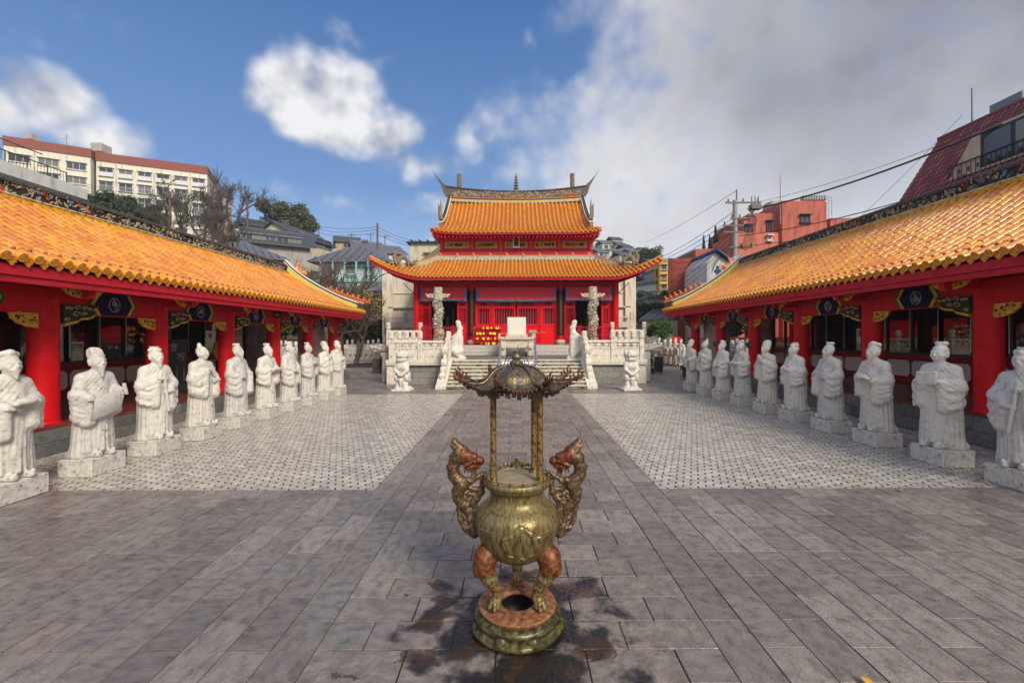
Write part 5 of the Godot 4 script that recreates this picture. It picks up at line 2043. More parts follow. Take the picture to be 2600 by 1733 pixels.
func upper_storey(t: Node3D, r1: Material, r2: Material, rf: Material, rp: Material) -> void:
	var Z := -28.5
	var m := MB.new()
	m.span(V(-4.9, 6.9, -34.5), V(4.9, 8.6, Z))
	wpart(t, "upper_wall", m, rp)
	m = MB.new()
	m.cbox(V(0, 7.42, Z + 0.03), V(9.86, 0.3, 0.06), 0.01)
	wpart(t, "upper_skirting", m, rp)
	m = MB.new()
	m.cbox(V(0, 7.62, Z + 0.05), V(9.9, 0.07, 0.1), 0.01)
	wpart(t, "upper_rail", m, rf)
	m = MB.new()
	m.cbox(V(0, 8.42, Z + 0.05), V(9.9, 0.2, 0.1), 0.01)
	wpart(t, "upper_rail", m, r1)
	for x in [-4.78, -2.82, -0.97, 0.97, 2.78, 4.78]:
		m = MB.new()
		m.cbox(V(x, 7.98, Z + 0.08), V(0.2, 0.72, 0.16), 0.02)
		m.cbox(V(x, 8.25, Z + 0.14), V(0.16, 0.16, 0.2), 0.03)
		wpart(t, "upper_post", m, rp)
	for i in 5:
		var x: float = [-3.8, -1.9, 0.0, 1.88, 3.78][i]
		var w: float = [1.6, 1.35, 1.45, 1.4, 1.62][i]
		m = MB.new()
		m.cbox(V(x, 7.99, Z + 0.02), V(w, 0.44, 0.05), 0.008)
		var pn := wpart(t, "painted_frieze", m, mat("frieze_gold", Color(0.5, 0.31, 0.03), 0.55))
		m = MB.new()
		m.cbox(V(x, 7.99, Z + 0.045), V(w - 0.2, 0.3, 0.012), 0.004)
		wpart(pn, "frieze_ground", m, mat("frieze_ground", Color(0.42, 0.27, 0.035), 0.6))
		m = MB.new()
		for k in 16:
			var cx := x + rng.randf_range(-0.5, 0.5) * (w - 0.35)
			var pts := PackedVector3Array()
			var a0 := rng.randf() * 6.0
			for j in 5:
				pts.append(V(cx + j * 0.045 * cos(a0) + 0.03 * sin(j * 1.7), 7.99 + rng.randf_range(-0.1, 0.1), Z + 0.055))
			m.tube(pts, PackedFloat32Array([0.02, 0.03, 0.028, 0.02, 0.01]), 5)
		wpart(pn, "frieze_figures", m, mat("frieze_black", Color(0.02, 0.017, 0.012), 0.6))
	for i in 10:
		m = MB.new()
		var x := -4.75 + i * 1.055
		m.tube(PackedVector3Array([V(x, 7.22, Z + 0.08), V(x + 0.04, 7.28, Z + 0.16), V(x - 0.04, 7.34, Z + 0.22), V(x - 0.14, 7.46, Z + 0.24)]), PackedFloat32Array([0.05, 0.045, 0.035, 0.012]), 6)
		wpart(t, "cream_hook", m, mat("hook_cream", Color(0.6, 0.52, 0.42), 0.7))
	m = MB.new()
	m.cbox(V(0.02, 8.1, Z + 0.42), V(0.46, 0.78, 0.08), 0.02, Basis(Vector3.RIGHT, 0.12))
	var nb := wpart(t, "name_board", m, mat("name_board_frame", Color(0.46, 0.36, 0.2), 0.6))
	m = MB.new()
	m.cbox(V(0.02, 8.1, Z + 0.462), V(0.28, 0.58, 0.02), 0.006, Basis(Vector3.RIGHT, 0.12))
	wpart(nb, "board_field", m, mat("name_board_field", Color(0.035, 0.012, 0.012), 0.5))
	var EX := 5.28
	var eh := func(x: float) -> float: return 8.56 + eave_lift(x, 3.4, EX, 0.16)
	var prof := func(u: float) -> Vector2: return Vector2(lerpf(27.2, 31.5, u), lerpf(8.56, 11.66, u) - 0.42 * sin(u * PI) * (1.0 - 0.25 * u))
	var deck := MB.new()
	for i in 20:
		var xa := -4.75 + i * 0.475
		var xb := xa + 0.475
		for j in 10:
			var a: Vector2 = prof.call(j / 10.0)
			var b: Vector2 = prof.call((j + 1) / 10.0)
			deck.quad(V(xa, a.y - 0.01, -a.x), V(xb, a.y - 0.01, -a.x), V(xb, b.y - 0.01, -b.x), V(xa, b.y - 0.01, -b.x))
	for j in 10:
		var a: Vector2 = prof.call(j / 10.0)
		var b: Vector2 = prof.call((j + 1) / 10.0)
		deck.quad(V(4.75, a.y, -63.0 + a.x), V(-4.75, a.y, -63.0 + a.x), V(-4.75, b.y, -63.0 + b.x), V(4.75, b.y, -63.0 + b.x))
	for s in [-1.0, 1.0]:
		var side_line := func(z: float) -> PackedVector3Array:
			var u := clampf((-z - 27.2) / 4.3, 0.0, 1.0)
			var hh: float = minf(prof.call(u).y, 10.9)
			var y0: float = 8.56 + 0.16 * pow(1.0 - u, 3.0)
			var l := PackedVector3Array()
			for i in 6:
				var k := i / 5.0
				l.append(V(s * lerpf(EX, 4.78, pow(k, 0.8)), lerpf(y0, maxf(hh, y0 + 0.1), k), z))
			return l
		var rows2 := []
		for i in 18:
			var z := -27.3 - i * 0.24
			var l: PackedVector3Array = side_line.call(z)
			rows2.append([l, V(0, 0, -1), 0.24])
			var l2: PackedVector3Array = side_line.call(z - 0.24)
			for j in 5:
				deck.out4(V(0, 8, -31), l[j], l2[j], l2[j + 1], l[j + 1])
		tile_rows(t, rows2, false, 0)
		deck.out4(V(0, 8, -31), V(EX * s, 8.5, -31.5), V(4.75 * s, 11.6, -31.5), V(4.75 * s, 8.5, -35.8), V(EX * s, 8.4, -35.8))
	wpart(t, "upper_roof_deck", deck, glaze(3))
	var rows := []
	var x := -4.56
	while x < 4.6:
		var l := PackedVector3Array()
		for j in 11:
			var a: Vector2 = prof.call(j / 10.0)
			l.append(V(x, a.y + (eh.call(x) - 8.56) * (1.0 - j / 10.0), -a.x))
		rows.append([l, V(1, 0, 0), 0.285])
		x += 0.285
	for s in [-1.0, 1.0]:
		for k in 2:
			var xx: float = (4.8 + k * 0.24) * s
			var l := PackedVector3Array()
			for j in 3:
				l.append(V(xx, eh.call(xx) + 0.1 * j, -27.2 - 0.16 * j))
			rows.append([l, V(1, 0, 0), 0.24])
	rows.sort_custom(func(a, b): return absf(a[0][0].x) < absf(b[0][0].x))
	tile_rows(t, rows, true, 148)
	var path := PackedVector3Array()
	for i in 25:
		var xx := -EX + i * EX / 12.0
		path.append(V(xx, eh.call(xx) - 0.03, -27.27))
	m = MB.new()
	ribbon(m, path, -0.15, -0.02, V(0, 0, 1), -0.03, 0.03)
	wpart(t, "upper_eave_board", m, rf)
	m = MB.new()
	m.hexa(V(0, 8.5, -27.95), V(EX - 0.05, 0, 0), V(0, 0.02, 0), V(0, 0.1, -0.65))
	wpart(t, "upper_soffit", m, r2)
	for i in 44:
		m = MB.new()
		var xx := -5.1 + i * 10.2 / 43.0
		m.cbox(V(xx, 8.33, -27.85), V(0.1, 0.1, 0.95), 0.01, Basis(Vector3.RIGHT, 0.08))
		wpart(t, "rafter_end", m, rp)
	var brown := mat("ridge_brown", Color(0.28, 0.13, 0.085), 0.7)
	var mint := mat("mint_band", Color(0.42, 0.47, 0.38), 0.7)
	for s in [-1.0, 1.0]:
		var l := PackedVector3Array()
		for j in 13:
			var u := 1.0 - j / 12.0 * 0.9
			var a: Vector2 = prof.call(u)
			l.append(V(4.72 * s, a.y + 0.1 + 0.1 * pow(j / 12.0, 4.0), -a.x))
		for q in [["gable_band", -0.12, 0.3, 0.11, brown], ["gable_band_edge", 0.3, 0.36, 0.15, mat("gable_white", Color(0.68, 0.66, 0.6), 0.6)], ["gable_band_edge", -0.2, -0.1, 0.2, mint], ["gable_band_cap", 0.36, 0.46, 0.09, mat("gable_dark", Color(0.035, 0.028, 0.024), 0.7)]]:
			m = MB.new()
			ribbon(m, l, q[1], q[2], V(s, 0, 0), -q[3], q[3])
			wpart(t, q[0], m, q[4])
		var o := l[10]
		m = MB.new()
		m.tube(PackedVector3Array([o + V(0.0, 0.3, 0), o + V(0.12 * s, 0.7, 0.05), o + V(0.06 * s, 1.1, 0.0), o + V(0.1 * s, 1.7, -0.1)]), PackedFloat32Array([0.16, 0.12, 0.07, 0.012]), 7)
		for k in 5:
			m.tube(PackedVector3Array([o + V(0.05 * s, 0.35 + k * 0.16, 0), o + V(0.2 * s, 0.5 + k * 0.18, 0.1), o + V(0.22 * s, 0.68 + k * 0.17, 0.12)]), PackedFloat32Array([0.06, 0.04, 0.01]), 5)
		m.ball(o + V(0, 0.3, 0.1), V(0.14, 0.16, 0.14), 8, 6)
		wpart(t, "ridge_foot_ornament", m, mat("dragon_grey", Color(0.2, 0.16, 0.1), 0.8))
	var zr := -31.5
	var top := func(q: float) -> float: return 12.36 + 0.34 * pow(q / 4.7, 2.0)
	var bot := func(q: float) -> float: return 11.8 + 0.16 * pow(q / 4.7, 2.0)
	for k in 3:
		var lo: float = [0.0, -0.1, -0.19][k]
		var hi: float = [-0.1, -0.19, -0.3][k]
		var l := PackedVector3Array()
		for i in 21:
			var q := -4.7 + i * 0.47
			l.append(V(q, bot.call(q), zr))
		m = MB.new()
		ribbon(m, l, hi, lo, V(0, 0, 1), -0.2 - 0.03 * k, 0.2 + 0.03 * k)
		wpart(t, ["ridge_navy_line", "ridge_yellow_line", "ridge_mint_line"][k], m, [mat("ridge_navy", Color(0.02, 0.015, 0.05), 0.6), mat("ridge_yellow", Color(0.62, 0.38, 0.02), 0.5), mint][k])
	var poly := PackedVector2Array()
	for i in 21:
		var q := -4.7 + i * 0.47
		poly.append(Vector2(q, bot.call(q)))
	for v in [Vector2(4.95, 12.02), Vector2(5.12, 12.3), Vector2(5.25, 12.75), Vector2(5.5, 13.2), Vector2(5.96, 13.95), Vector2(5.6, 13.45), Vector2(5.2, 13.02), Vector2(4.95, 12.82)]:
		poly.append(v)
	for i in 21:
		var q := 4.7 - i * 0.47
		poly.append(Vector2(q, top.call(q)))
	for v in [Vector2(-4.95, 12.82), Vector2(-5.2, 13.02), Vector2(-5.6, 13.45), Vector2(-5.96, 13.95), Vector2(-5.5, 13.2), Vector2(-5.25, 12.75), Vector2(-5.12, 12.3), Vector2(-4.95, 12.02)]:
		poly.append(v)
	m = MB.new()
	m.prism(poly, 0.26, Transform3D(Basis(), V(0, 0, zr)))
	wpart(t, "main_ridge", m, mat("ridge_cresting_dark", Color(0.1, 0.085, 0.07), 0.75))
	var e := PackedVector3Array()
	for i in 29:
		var q := -4.95 + i * 9.9 / 28.0
		e.append(V(q, top.call(q), zr))
	m = MB.new()
	ribbon(m, e, -0.03, 0.05, V(0, 0, 1), -0.18, 0.18)
	wpart(t, "ridge_coping", m, mat("coping", Color(0.075, 0.065, 0.052), 0.85))
	m = MB.new()
	var l3 := PackedVector3Array()
	for i in 21:
		var q := -4.7 + i * 0.47
		l3.append(V(q, bot.call(q) + 0.02, zr))
	ribbon(m, l3, 0.0, 0.06, V(0, 0, 1), -0.16, 0.16)
	wpart(t, "ridge_orange_line", m, mat("orange_cap", Color(0.55, 0.16, 0.03), 0.5))
	for i in 10:
		var q := -4.6 + i * 0.92
		crest_flowers(t, V(q, bot.call(q + 0.46) + 0.04, zr + 0.14), V(q + 0.92, bot.call(q + 0.46) + 0.04, zr + 0.14), 0.56, V(0, 0, 1), 44, 1.2)
	m = MB.new()
	var pr := PackedVector2Array([Vector2(0.2, 0.0), Vector2(0.24, 0.1), Vector2(0.16, 0.14)])
	for k in 5:
		var y := 0.16 + k * 0.2
		var w := 0.14 - k * 0.014
		pr.append_array(PackedVector2Array([Vector2(w * 0.8, y), Vector2(w * 0.8, y + 0.1), Vector2(w * 1.5, y + 0.12), Vector2(w * 1.1, y + 0.17)]))
	pr.append_array(PackedVector2Array([Vector2(0.04, 1.2), Vector2(0.05, 1.28), Vector2(0.012, 1.34), Vector2(0.004, 1.52)]))
	m.lathe(pr, 8, V(0.02, 12.32, zr))
	wpart(t, "pagoda_finial", m, mat("finial_grey", Color(0.16, 0.135, 0.105), 0.85))
	for s in [-1.0, 1.0]:
		m = MB.new()
		var q := PackedVector3Array()
		var f := FastNoiseLite.new()
		f.frequency = 4.0
		f.seed = 3
		for j in 25:
			for i in 14:
				var a := TAU * i / 14.0
				var y := j / 24.0 * 1.15
				var r := (0.15 + 0.06 * f.get_noise_3d(cos(a) * 0.3, y * 1.4, sin(a) * 0.3)) if j < 24 else 0.0
				q.append(V(4.02 * s + cos(a) * r, 12.55 + y, zr - sin(a) * r))
		m.grid(q, 14, 25, true)
		wpart(t, "carved_ridge_post", m, mat("finial_grey", Color(0.16, 0.135, 0.105), 0.85))

# ---------------------------------------------------------------- marble terrace, stairs, balustrades
func carved(key: String, base: Color) -> StandardMaterial3D:
	return mat(key, base, 0.7, {"tex": noise_tex("stained", 0.014, [[0.0, Color(0.3, 0.28, 0.23)], [0.12, Color(0.6, 0.57, 0.5)], [0.25, Color(0.88, 0.86, 0.82)], [0.6, Color(0.97, 0.96, 0.94)], [1.0, Color(1, 1, 1)]], 512, FastNoiseLite.TYPE_SIMPLEX_SMOOTH, 6, false, 30.0), "stretch": Vector3(1.1, 0.5, 1.1), "world": true})

func post(t: Node3D, p: Vector3, h: float, m: Material) -> MeshInstance3D:
	var b := MB.new()
	b.cbox(V(0, (h - 0.4) * 0.5, 0), V(0.2, h - 0.4, 0.2), 0.015)
	b.cbox(V(0, h - 0.385, 0), V(0.16, 0.03, 0.16), 0.005)
	b.cbox(V(0, h - 0.185, 0), V(0.21, 0.37, 0.21), 0.04)
	for f in 4:
		var bas := Basis(Vector3.UP, f * PI / 2)
		for k in 3:
			b.tube(PackedVector3Array([bas * V(-0.075, h - 0.32 + k * 0.09, 0.104), bas * V(-0.03, h - 0.26 + k * 0.09, 0.112), bas * V(0.02, h - 0.3 + k * 0.09, 0.112), bas * V(0.075, h - 0.25 + k * 0.09, 0.104)]), PackedFloat32Array([0.008]), 4)
	return part(t, "baluster_post", b.done(), m, Transform3D(Basis(), p), true)

func rail_panel(t: Node3D, a: Vector3, b: Vector3, h: float, m: Material) -> void:
	var d := (b - a)
	var l := Vector2(d.x, d.z).length() - 0.2
	var dir := V(d.x, 0, d.z).normalized()
	var bas := Basis(dir, Vector3.UP, dir.cross(Vector3.UP))
	var mid := (a + b) * 0.5
	var s := MB.new()
	s.cbox(V(0, 0.24, 0), V(l, 0.46, 0.1), 0.012)
	s.cbox(V(0, 0.24, 0.052), V(l - 0.2, 0.3, 0.012), 0.005)
	s.cbox(V(0, h - 0.06, 0), V(l, 0.13, 0.15), 0.03)
	for k in 3:
		var x := (k - 1) * l * 0.3
		s.cbox(V(x, (0.47 + h - 0.12) * 0.5, 0), V(0.1, h - 0.59, 0.07), 0.015)
		s.ball(V(x, h - 0.2, 0), V(0.15, 0.06, 0.05), 10, 6)
		s.ball(V(x - 0.1, 0.52, 0), V(0.08, 0.05, 0.045), 8, 6)
		s.ball(V(x + 0.1, 0.52, 0), V(0.08, 0.05, 0.045), 8, 6)
	for x in [-l * 0.5 + 0.03, l * 0.5 - 0.03]:
		s.cbox(V(x, (0.47 + h - 0.12) * 0.5, 0), V(0.06, h - 0.59, 0.08), 0.01)
	part(t, "balustrade_panel", s.done(), m, Transform3D(bas, mid), true)

func terrace() -> void:
	var t := thing("marble_terrace", "white marble terrace with balustrades and stairs before the red hall", "terrace", V(0, 0, -22))
	var wht := carved("marble_carved", Color(0.72, 0.69, 0.64))
	var cap := carved("marble_cap", Color(0.6, 0.58, 0.55))
	var m := MB.new()
	m.span(V(-5.7, 0.0, -24.2), V(5.7, 0.94, -19.75))
	wpart(t, "terrace_core", m, mat("terrace_core", Color(0.16, 0.16, 0.155), 0.9))
	var dk := [mat("terrace_slab_a", Color(0.2, 0.19, 0.185), 0.6, {"tex": texs["slab"], "scale": 0.5, "world": true}), mat("terrace_slab_b", Color(0.25, 0.235, 0.225), 0.6, {"tex": texs["slab"], "scale": 0.6, "world": true})]
	for i in 10:
		for j in 5:
			m = MB.new()
			m.cbox(V(-5.22 + i * 1.16, 1.0, -20.12 - j * 0.88), V(1.152, 0.12, 0.872), 0.006)
			wpart(t, "deck_slab", m, dk[(i * 3 + j * 5) % 2])
	var gr := [mat("granite_a", Color(0.26, 0.26, 0.255), 0.75, {"tex": noise_tex("granite", 0.03, [[0.0, Color(0.45, 0.45, 0.42)], [0.4, grey(0.85)], [1.0, grey(1.0)]], 512, FastNoiseLite.TYPE_SIMPLEX_SMOOTH, 5), "stretch": Vector3(0.5, 1.5, 0.5), "world": true}), mat("granite_b", Color(0.32, 0.315, 0.3), 0.75, {"tex": noise_tex("granite", 0.03, []), "stretch": Vector3(0.6, 1.2, 0.6), "world": true})]
	for s in [-1.0, 1.0]:
		for r in 3:
			for i in 5:
				var x0 := 3.3 + i * 0.52 - (0.26 if r % 2 else 0.0)
				var x1 := minf(x0 + 0.515, 5.3)
				x0 = maxf(x0, 3.3)
				if x1 - x0 < 0.08:
					continue
				m = MB.new()
				m.cbox(V((x0 + x1) * 0.5 * s, 0.13 + r * 0.27, -19.74), V(x1 - x0, 0.265, 0.08), 0.006)
				wpart(t, "granite_block", m, gr[rng.randi() % 2])
		for j in 8:
			for r in 3:
				m = MB.new()
				m.cbox(V(5.72 * s, 0.13 + r * 0.27, -20.05 - j * 0.52), V(0.08, 0.265, 0.515), 0.006)
				wpart(t, "granite_block", m, gr[rng.randi() % 2])
		m = MB.new()
		m.cbox(V(5.53 * s, 0.42, -19.72), V(0.46, 0.84, 0.2), 0.012)
		wpart(t, "corner_pier", m, wht)
		m = MB.new()
		m.cbox(V(4.53 * s, 0.9, -19.72), V(2.5, 0.13, 0.34), 0.015)
		wpart(t, "cap_slab", m, cap)
		m = MB.new()
		m.cbox(V(4.55 * s, 1.02, -19.74), V(2.5, 0.11, 0.3), 0.012)
		wpart(t, "cap_slab", m, wht)
		m = MB.new()
		m.cbox(V(5.6 * s, 1.02, -22.0), V(0.3, 0.11, 4.2), 0.012)
		wpart(t, "cap_slab", m, wht)
		var px := [5.57, 4.29, 3.02]
		for x in px:
			post(t, V(x * s, 1.07, -19.72), 1.28, wht)
		for i in 2:
			rail_panel(t, V(px[i] * s, 1.07, -19.72), V(px[i + 1] * s, 1.07, -19.72), 0.86, wht)
		for j in 3:
			post(t, V(5.57 * s, 1.07, -21.1 - j * 1.4), 1.28, wht)
			rail_panel(t, V(5.57 * s, 1.07, -19.72 - j * 1.4), V(5.57 * s, 1.07, -21.1 - j * 1.4), 0.86, wht)
		for x in [5.4, 7.2]:
			post(t, V(x * s, 1.6, -24.95), 1.3, wht)
		rail_panel(t, V(5.4 * s, 1.6, -24.95), V(7.2 * s, 1.6, -24.95), 0.86, wht)
		m = MB.new()
		m.prism(PackedVector2Array([Vector2(0, 0), Vector2(2.12, 0), Vector2(2.12, 1.13), Vector2(1.95, 1.13), Vector2(0, 0.1)]), 0.42, Transform3D(Basis(V(0, 0, -1), Vector3.UP, V(1, 0, 0)), V(3.05 * s, 0, -17.78)))
		wpart(t, "stair_cheek", m, wht)
		post(t, V(3.05 * s, 1.07, -19.6), 1.0, wht)
		m = MB.new()
		m.prism(PackedVector2Array([Vector2(0.42, 0.3), Vector2(1.75, 1.0), Vector2(1.75, 1.75), Vector2(1.6, 1.85), Vector2(1.3, 1.75), Vector2(1.1, 1.2), Vector2(0.95, 1.15), Vector2(0.9, 0.85), Vector2(0.7, 0.8), Vector2(0.62, 0.58), Vector2(0.45, 0.5)]), 0.13, Transform3D(Basis(V(0, 0, -1), Vector3.UP, V(1, 0, 0)), V(3.05 * s, 0, -17.78)))
		for q in [[0.55, 0.5, 0.13], [0.78, 0.72, 0.15], [1.0, 1.0, 0.17], [1.3, 1.5, 0.22]]:
			m.rod(V(3.05 * s - 0.11, q[1], -17.78 - q[0]), V(3.05 * s + 0.11, q[1], -17.78 - q[0]), q[2], q[2], 14)
		wpart(t, "stair_balustrade", m, wht)
	var sot := noise_tex("step_t", 0.02, [[0.0, Color(0.25, 0.23, 0.18)], [0.25, Color(0.5, 0.47, 0.4)], [0.5, Color(0.85, 0.83, 0.77)], [1.0, Color(1, 1, 1)]], 512, FastNoiseLite.TYPE_SIMPLEX_SMOOTH, 6, false, 20.0)
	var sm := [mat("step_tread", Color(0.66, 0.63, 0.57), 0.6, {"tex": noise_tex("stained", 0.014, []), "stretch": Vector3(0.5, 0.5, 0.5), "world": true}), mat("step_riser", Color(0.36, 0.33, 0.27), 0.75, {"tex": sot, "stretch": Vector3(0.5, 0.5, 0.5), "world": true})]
	for i in 8:
		for q in [[-2.84, -1.1], [-1.1, 0.9], [0.9, 2.84]]:
			var j: float = 0.35 * sin(i * 2.1 + q[0])
			var x0: float = q[0] + (j if q[0] > -2.8 else 0.0)
			var x1: float = q[1] + (0.35 * sin(i * 2.1 + q[1]) if q[1] < 2.8 else 0.0)
			m = MB.new()
			m.cbox(V((x0 + x1) * 0.5, 0.134 * (i + 1) - 0.024, -(17.84 + i * 0.25 + 0.21)), V(x1 - x0 - 0.006, 0.046, 0.46), 0.008)
			var st := wpart(t, "stair_step", m, sm[0])
			m = MB.new()
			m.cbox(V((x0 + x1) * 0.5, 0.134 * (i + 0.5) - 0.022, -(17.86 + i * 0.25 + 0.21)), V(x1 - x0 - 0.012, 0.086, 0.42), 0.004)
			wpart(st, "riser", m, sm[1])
	m = MB.new()
	for i in 8:
		m.box(V(0, 0.134 * i * 0.5, -(18.2 + i * 0.25)), V(5.6, maxf(0.134 * i, 0.02), 0.3))
	wpart(t, "stair_core", m, mat("terrace_core", Color(0.16, 0.16, 0.155), 0.9))
	terrace_things()

func terrace_things() -> void:
	var marble := stone("marble_c", Color(0.65, 0.635, 0.61))
	var jobs := []
	var c := Clay.new()
	c.cell = 0.021
	c.floor_y = 0.0
	c.cap(V(-0.2, 0.06, 0.05), V(0.2, 0.06, 0.05), 0.14, 0.14, 0.05)
	c.cap(V(-0.2, 0.06, -0.15), V(0.2, 0.06, -0.15), 0.14, 0.14, 0.05)
	c.both(V(0.16, 0.12, 0.12), V(0.1, 0.4, 0.02), 0.1, 0.14, 0.06)
	c.cap(V(-0.24, 0.46, 0.0), V(0.24, 0.46, 0.0), 0.09, 0.09, 0.03)
	c.cap(V(-0.24, 0.46, 0.15), V(0.24, 0.46, 0.15), 0.05, 0.05, 0.03)
	c.cap(V(0, 0.44, 0.2), V(0, 0.2, 0.23), 0.1, 0.02, 0.03)
	c.both(V(0.15, 0.62, -0.05), V(0.2, 0.55, 0.14), 0.16, 0.1, 0.06)
	c.cap(V(0, 0.6, -0.08), V(0, 1.05, 0.02), 0.2, 0.19, 0.1)
	c.both(V(0.1, 1.0, 0.1), V(0.08, 0.95, 0.12), 0.13, 0.13, 0.06)
	c.both(V(0.19, 1.05, 0.06), V(0.24, 0.82, 0.16), 0.1, 0.075, 0.05)
	c.cap(V(-0.24, 0.82, 0.16), V(-0.05, 0.68, 0.24), 0.075, 0.065, 0.03)
	c.cap(V(0.24, 0.82, 0.16), V(0.05, 0.64, 0.26), 0.075, 0.065, 0.03)
	for i in 4:
		c.cap(V(-0.06 + i * 0.04, 0.7, 0.29), V(-0.06 + i * 0.04, 0.63, 0.31), 0.024, 0.02, 0.008)
	c.cap(V(0, 1.2, 0.02), V(0, 1.4, 0.06), 0.2, 0.19, 0.06)
	c.cap(V(-0.08, 1.36, 0.2), V(0.08, 1.36, 0.2), 0.11, 0.11, 0.04)
	c.cap(V(-0.05, 1.38, 0.3), V(0.05, 1.38, 0.3), 0.05, 0.05, 0.02)
	c.cap(V(-0.08, 1.22, 0.2), V(0.08, 1.22, 0.2), 0.085, 0.085, 0.03)
	c.cut(V(-0.11, 1.3, 0.31), V(0.11, 1.3, 0.31), 0.035, 0.035, 0.02)
	c.both(V(0.08, 1.46, 0.2), V(0.1, 1.46, 0.19), 0.055, 0.05, 0.02)
	c.cut(V(0.12, 1.415, 0.25), V(0.06, 1.42, 0.27), 0.02, 0.02, 0.015)
	c.cut(V(-0.12, 1.415, 0.25), V(-0.06, 1.42, 0.27), 0.02, 0.02, 0.015)
	for i in 26:
		var a := rng.randf_range(0.25, 1.0) * PI * (1.0 if i % 2 else -1.0)
		var y := 1.12 + 0.4 * rng.randf()
		c.cap(V(sin(a) * 0.2, y, cos(a) * 0.16 + 0.02), V(sin(a) * 0.24, y - 0.04, cos(a) * 0.2 + 0.02), 0.05, 0.035, 0.012)
	c.both(V(0.19, 1.5, 0.06), V(0.23, 1.46, 0.08), 0.04, 0.03, 0.02)
	jobs.append(c)
	var b := Clay.new()
	b.cell = 0.024
	b.floor_y = 0.0
	b.cap(V(-0.3, 0.05, 0), V(0.3, 0.05, 0), 0.13, 0.12, 0.04)
	b.cap(V(-0.16, 0.42, 0.0), V(-0.02, 0.95, 0.0), 0.25, 0.2, 0.1)
	b.both(V(-0.14, 0.4, 0.1), V(-0.02, 0.34, 0.16), 0.2, 0.16, 0.06)
	b.cap(V(-0.1, 0.4, 0.15), V(0.16, 0.1, 0.17), 0.13, 0.07, 0.04)
	b.cap(V(-0.1, 0.4, -0.15), V(0.16, 0.1, -0.17), 0.13, 0.07, 0.04)
	b.cap(V(0.16, 0.1, 0.17), V(0.28, 0.06, 0.17), 0.07, 0.06, 0.03)
	b.cap(V(0.16, 1.0, 0.06), V(0.2, 0.08, 0.08), 0.13, 0.09, 0.05)
	b.cap(V(0.16, 1.0, -0.06), V(0.2, 0.08, -0.08), 0.13, 0.09, 0.05)
	b.cap(V(-0.02, 0.95, 0), V(0.12, 1.2, 0.0), 0.2, 0.14, 0.08)
	b.cap(V(0.12, 1.2, 0), V(0.13, 1.45, 0), 0.13, 0.11, 0.05)
	b.cap(V(0.13, 1.45, 0), V(0.2, 1.42, 0), 0.12, 0.09, 0.04)
	b.cap(V(0.1, 1.5, 0), V(0.05, 1.68, 0), 0.12, 0.11, 0.03)
	b.cap(V(0.12, 1.66, 0), V(0.04, 1.68, 0), 0.08, 0.1, 0.02)
	for i in 3:
		b.cap(V(0.08, 1.15 - i * 0.1, 0.15), V(-0.26 - i * 0.02, 0.98 - i * 0.16, 0.16), 0.06, 0.045, 0.02)
		b.cap(V(0.08, 1.15 - i * 0.1, -0.15), V(-0.26 - i * 0.02, 0.98 - i * 0.16, -0.16), 0.06, 0.045, 0.02)
	b.chain([V(-0.3, 0.3, 0), V(-0.38, 0.5, 0), V(-0.3, 0.7, 0)], [0.1, 0.08, 0.04], 0.04)
	jobs.append(b)
	var g := Clay.new()
	g.cell = 0.024
	g.cap(V(-0.1, 0, 0), V(0.35, 0.0, 0), 0.19, 0.15, 0.05)
	g.cap(V(0.3, 0.06, 0), V(0.72, 0.05, 0), 0.13, 0.1, 0.04)
	g.cap(V(0.3, -0.1, 0), V(0.62, -0.1, 0), 0.09, 0.06, 0.03)
	g.cut(V(0.35, -0.035, 0), V(0.85, -0.03, 0), 0.035, 0.04, 0.02)
	g.cap(V(0.72, 0.09, 0), V(0.78, 0.12, 0), 0.09, 0.06, 0.03)
	g.both(V(0.3, 0.15, 0.1), V(0.38, 0.16, 0.1), 0.06, 0.05, 0.02)
	g.cap(V(0.28, 0.15, 0.1), V(0.36, 0.16, 0.1), 0.06, 0.05, 0.02)
	g.cap(V(0.28, 0.15, -0.1), V(0.36, 0.16, -0.1), 0.06, 0.05, 0.02)
	for i in 6:
		g.cap(V(0.2 - i * 0.05, 0.14 - i * 0.05, 0.14), V(-0.05 - i * 0.02, 0.17 - i * 0.06, 0.2), 0.04, 0.025, 0.015)
		g.cap(V(0.2 - i * 0.05, 0.14 - i * 0.05, -0.14), V(-0.05 - i * 0.02, 0.17 - i * 0.06, -0.2), 0.04, 0.025, 0.015)
	jobs.append(g)
	sculpt(jobs)
	var lion := clay_mb([c])
	for s in [-1.0, 1.0]:
		var t := thing("guardian_lion", "white marble guardian lion seated on a draped stand %s of the stairs" % ("left" if s < 0.0 else "right"), "statue", V(4.42 * s, 0, -17.2), 0.12 * s, "guardian lions before the terrace")
		part(t, "lion", lion.done(s > 0.0), marble)
		var m := MB.new()
		m.cbox(V(0, 0.05, 0), V(0.72, 0.1, 0.6), 0.02)
		part(t, "foot_slab", m.done(), marble)
		t = thing("guardian_beast", "tall seated white marble beast at the head of the stairs, %s of the handrail" % ("left" if s < 0.0 else "right"), "statue", V(2.72 * s, 1.07, -20.25), 0.0 if s < 0.0 else PI, "guardian beasts at the stair head")
		part(t, "beast", clay_mb([b]).done(), marble)
		m = MB.new()
		m.cbox(V(0, 0.03, 0), V(0.85, 0.06, 0.5), 0.01)
		part(t, "foot_slab", m.done(), marble)
		t = thing("dragon_spout", "grey carved stone dragon-head spout at the terrace's %s corner" % ("left" if s < 0.0 else "right"), "spout", V(6.0 * s, 1.55, -20.6), 0.0 if s > 0.0 else PI, "dragon-head spouts of the terrace")
		part(t, "dragon_head", clay_mb([g]).done(), stone("spout_stone", Color(0.5, 0.49, 0.47), true))
		m = MB.new()
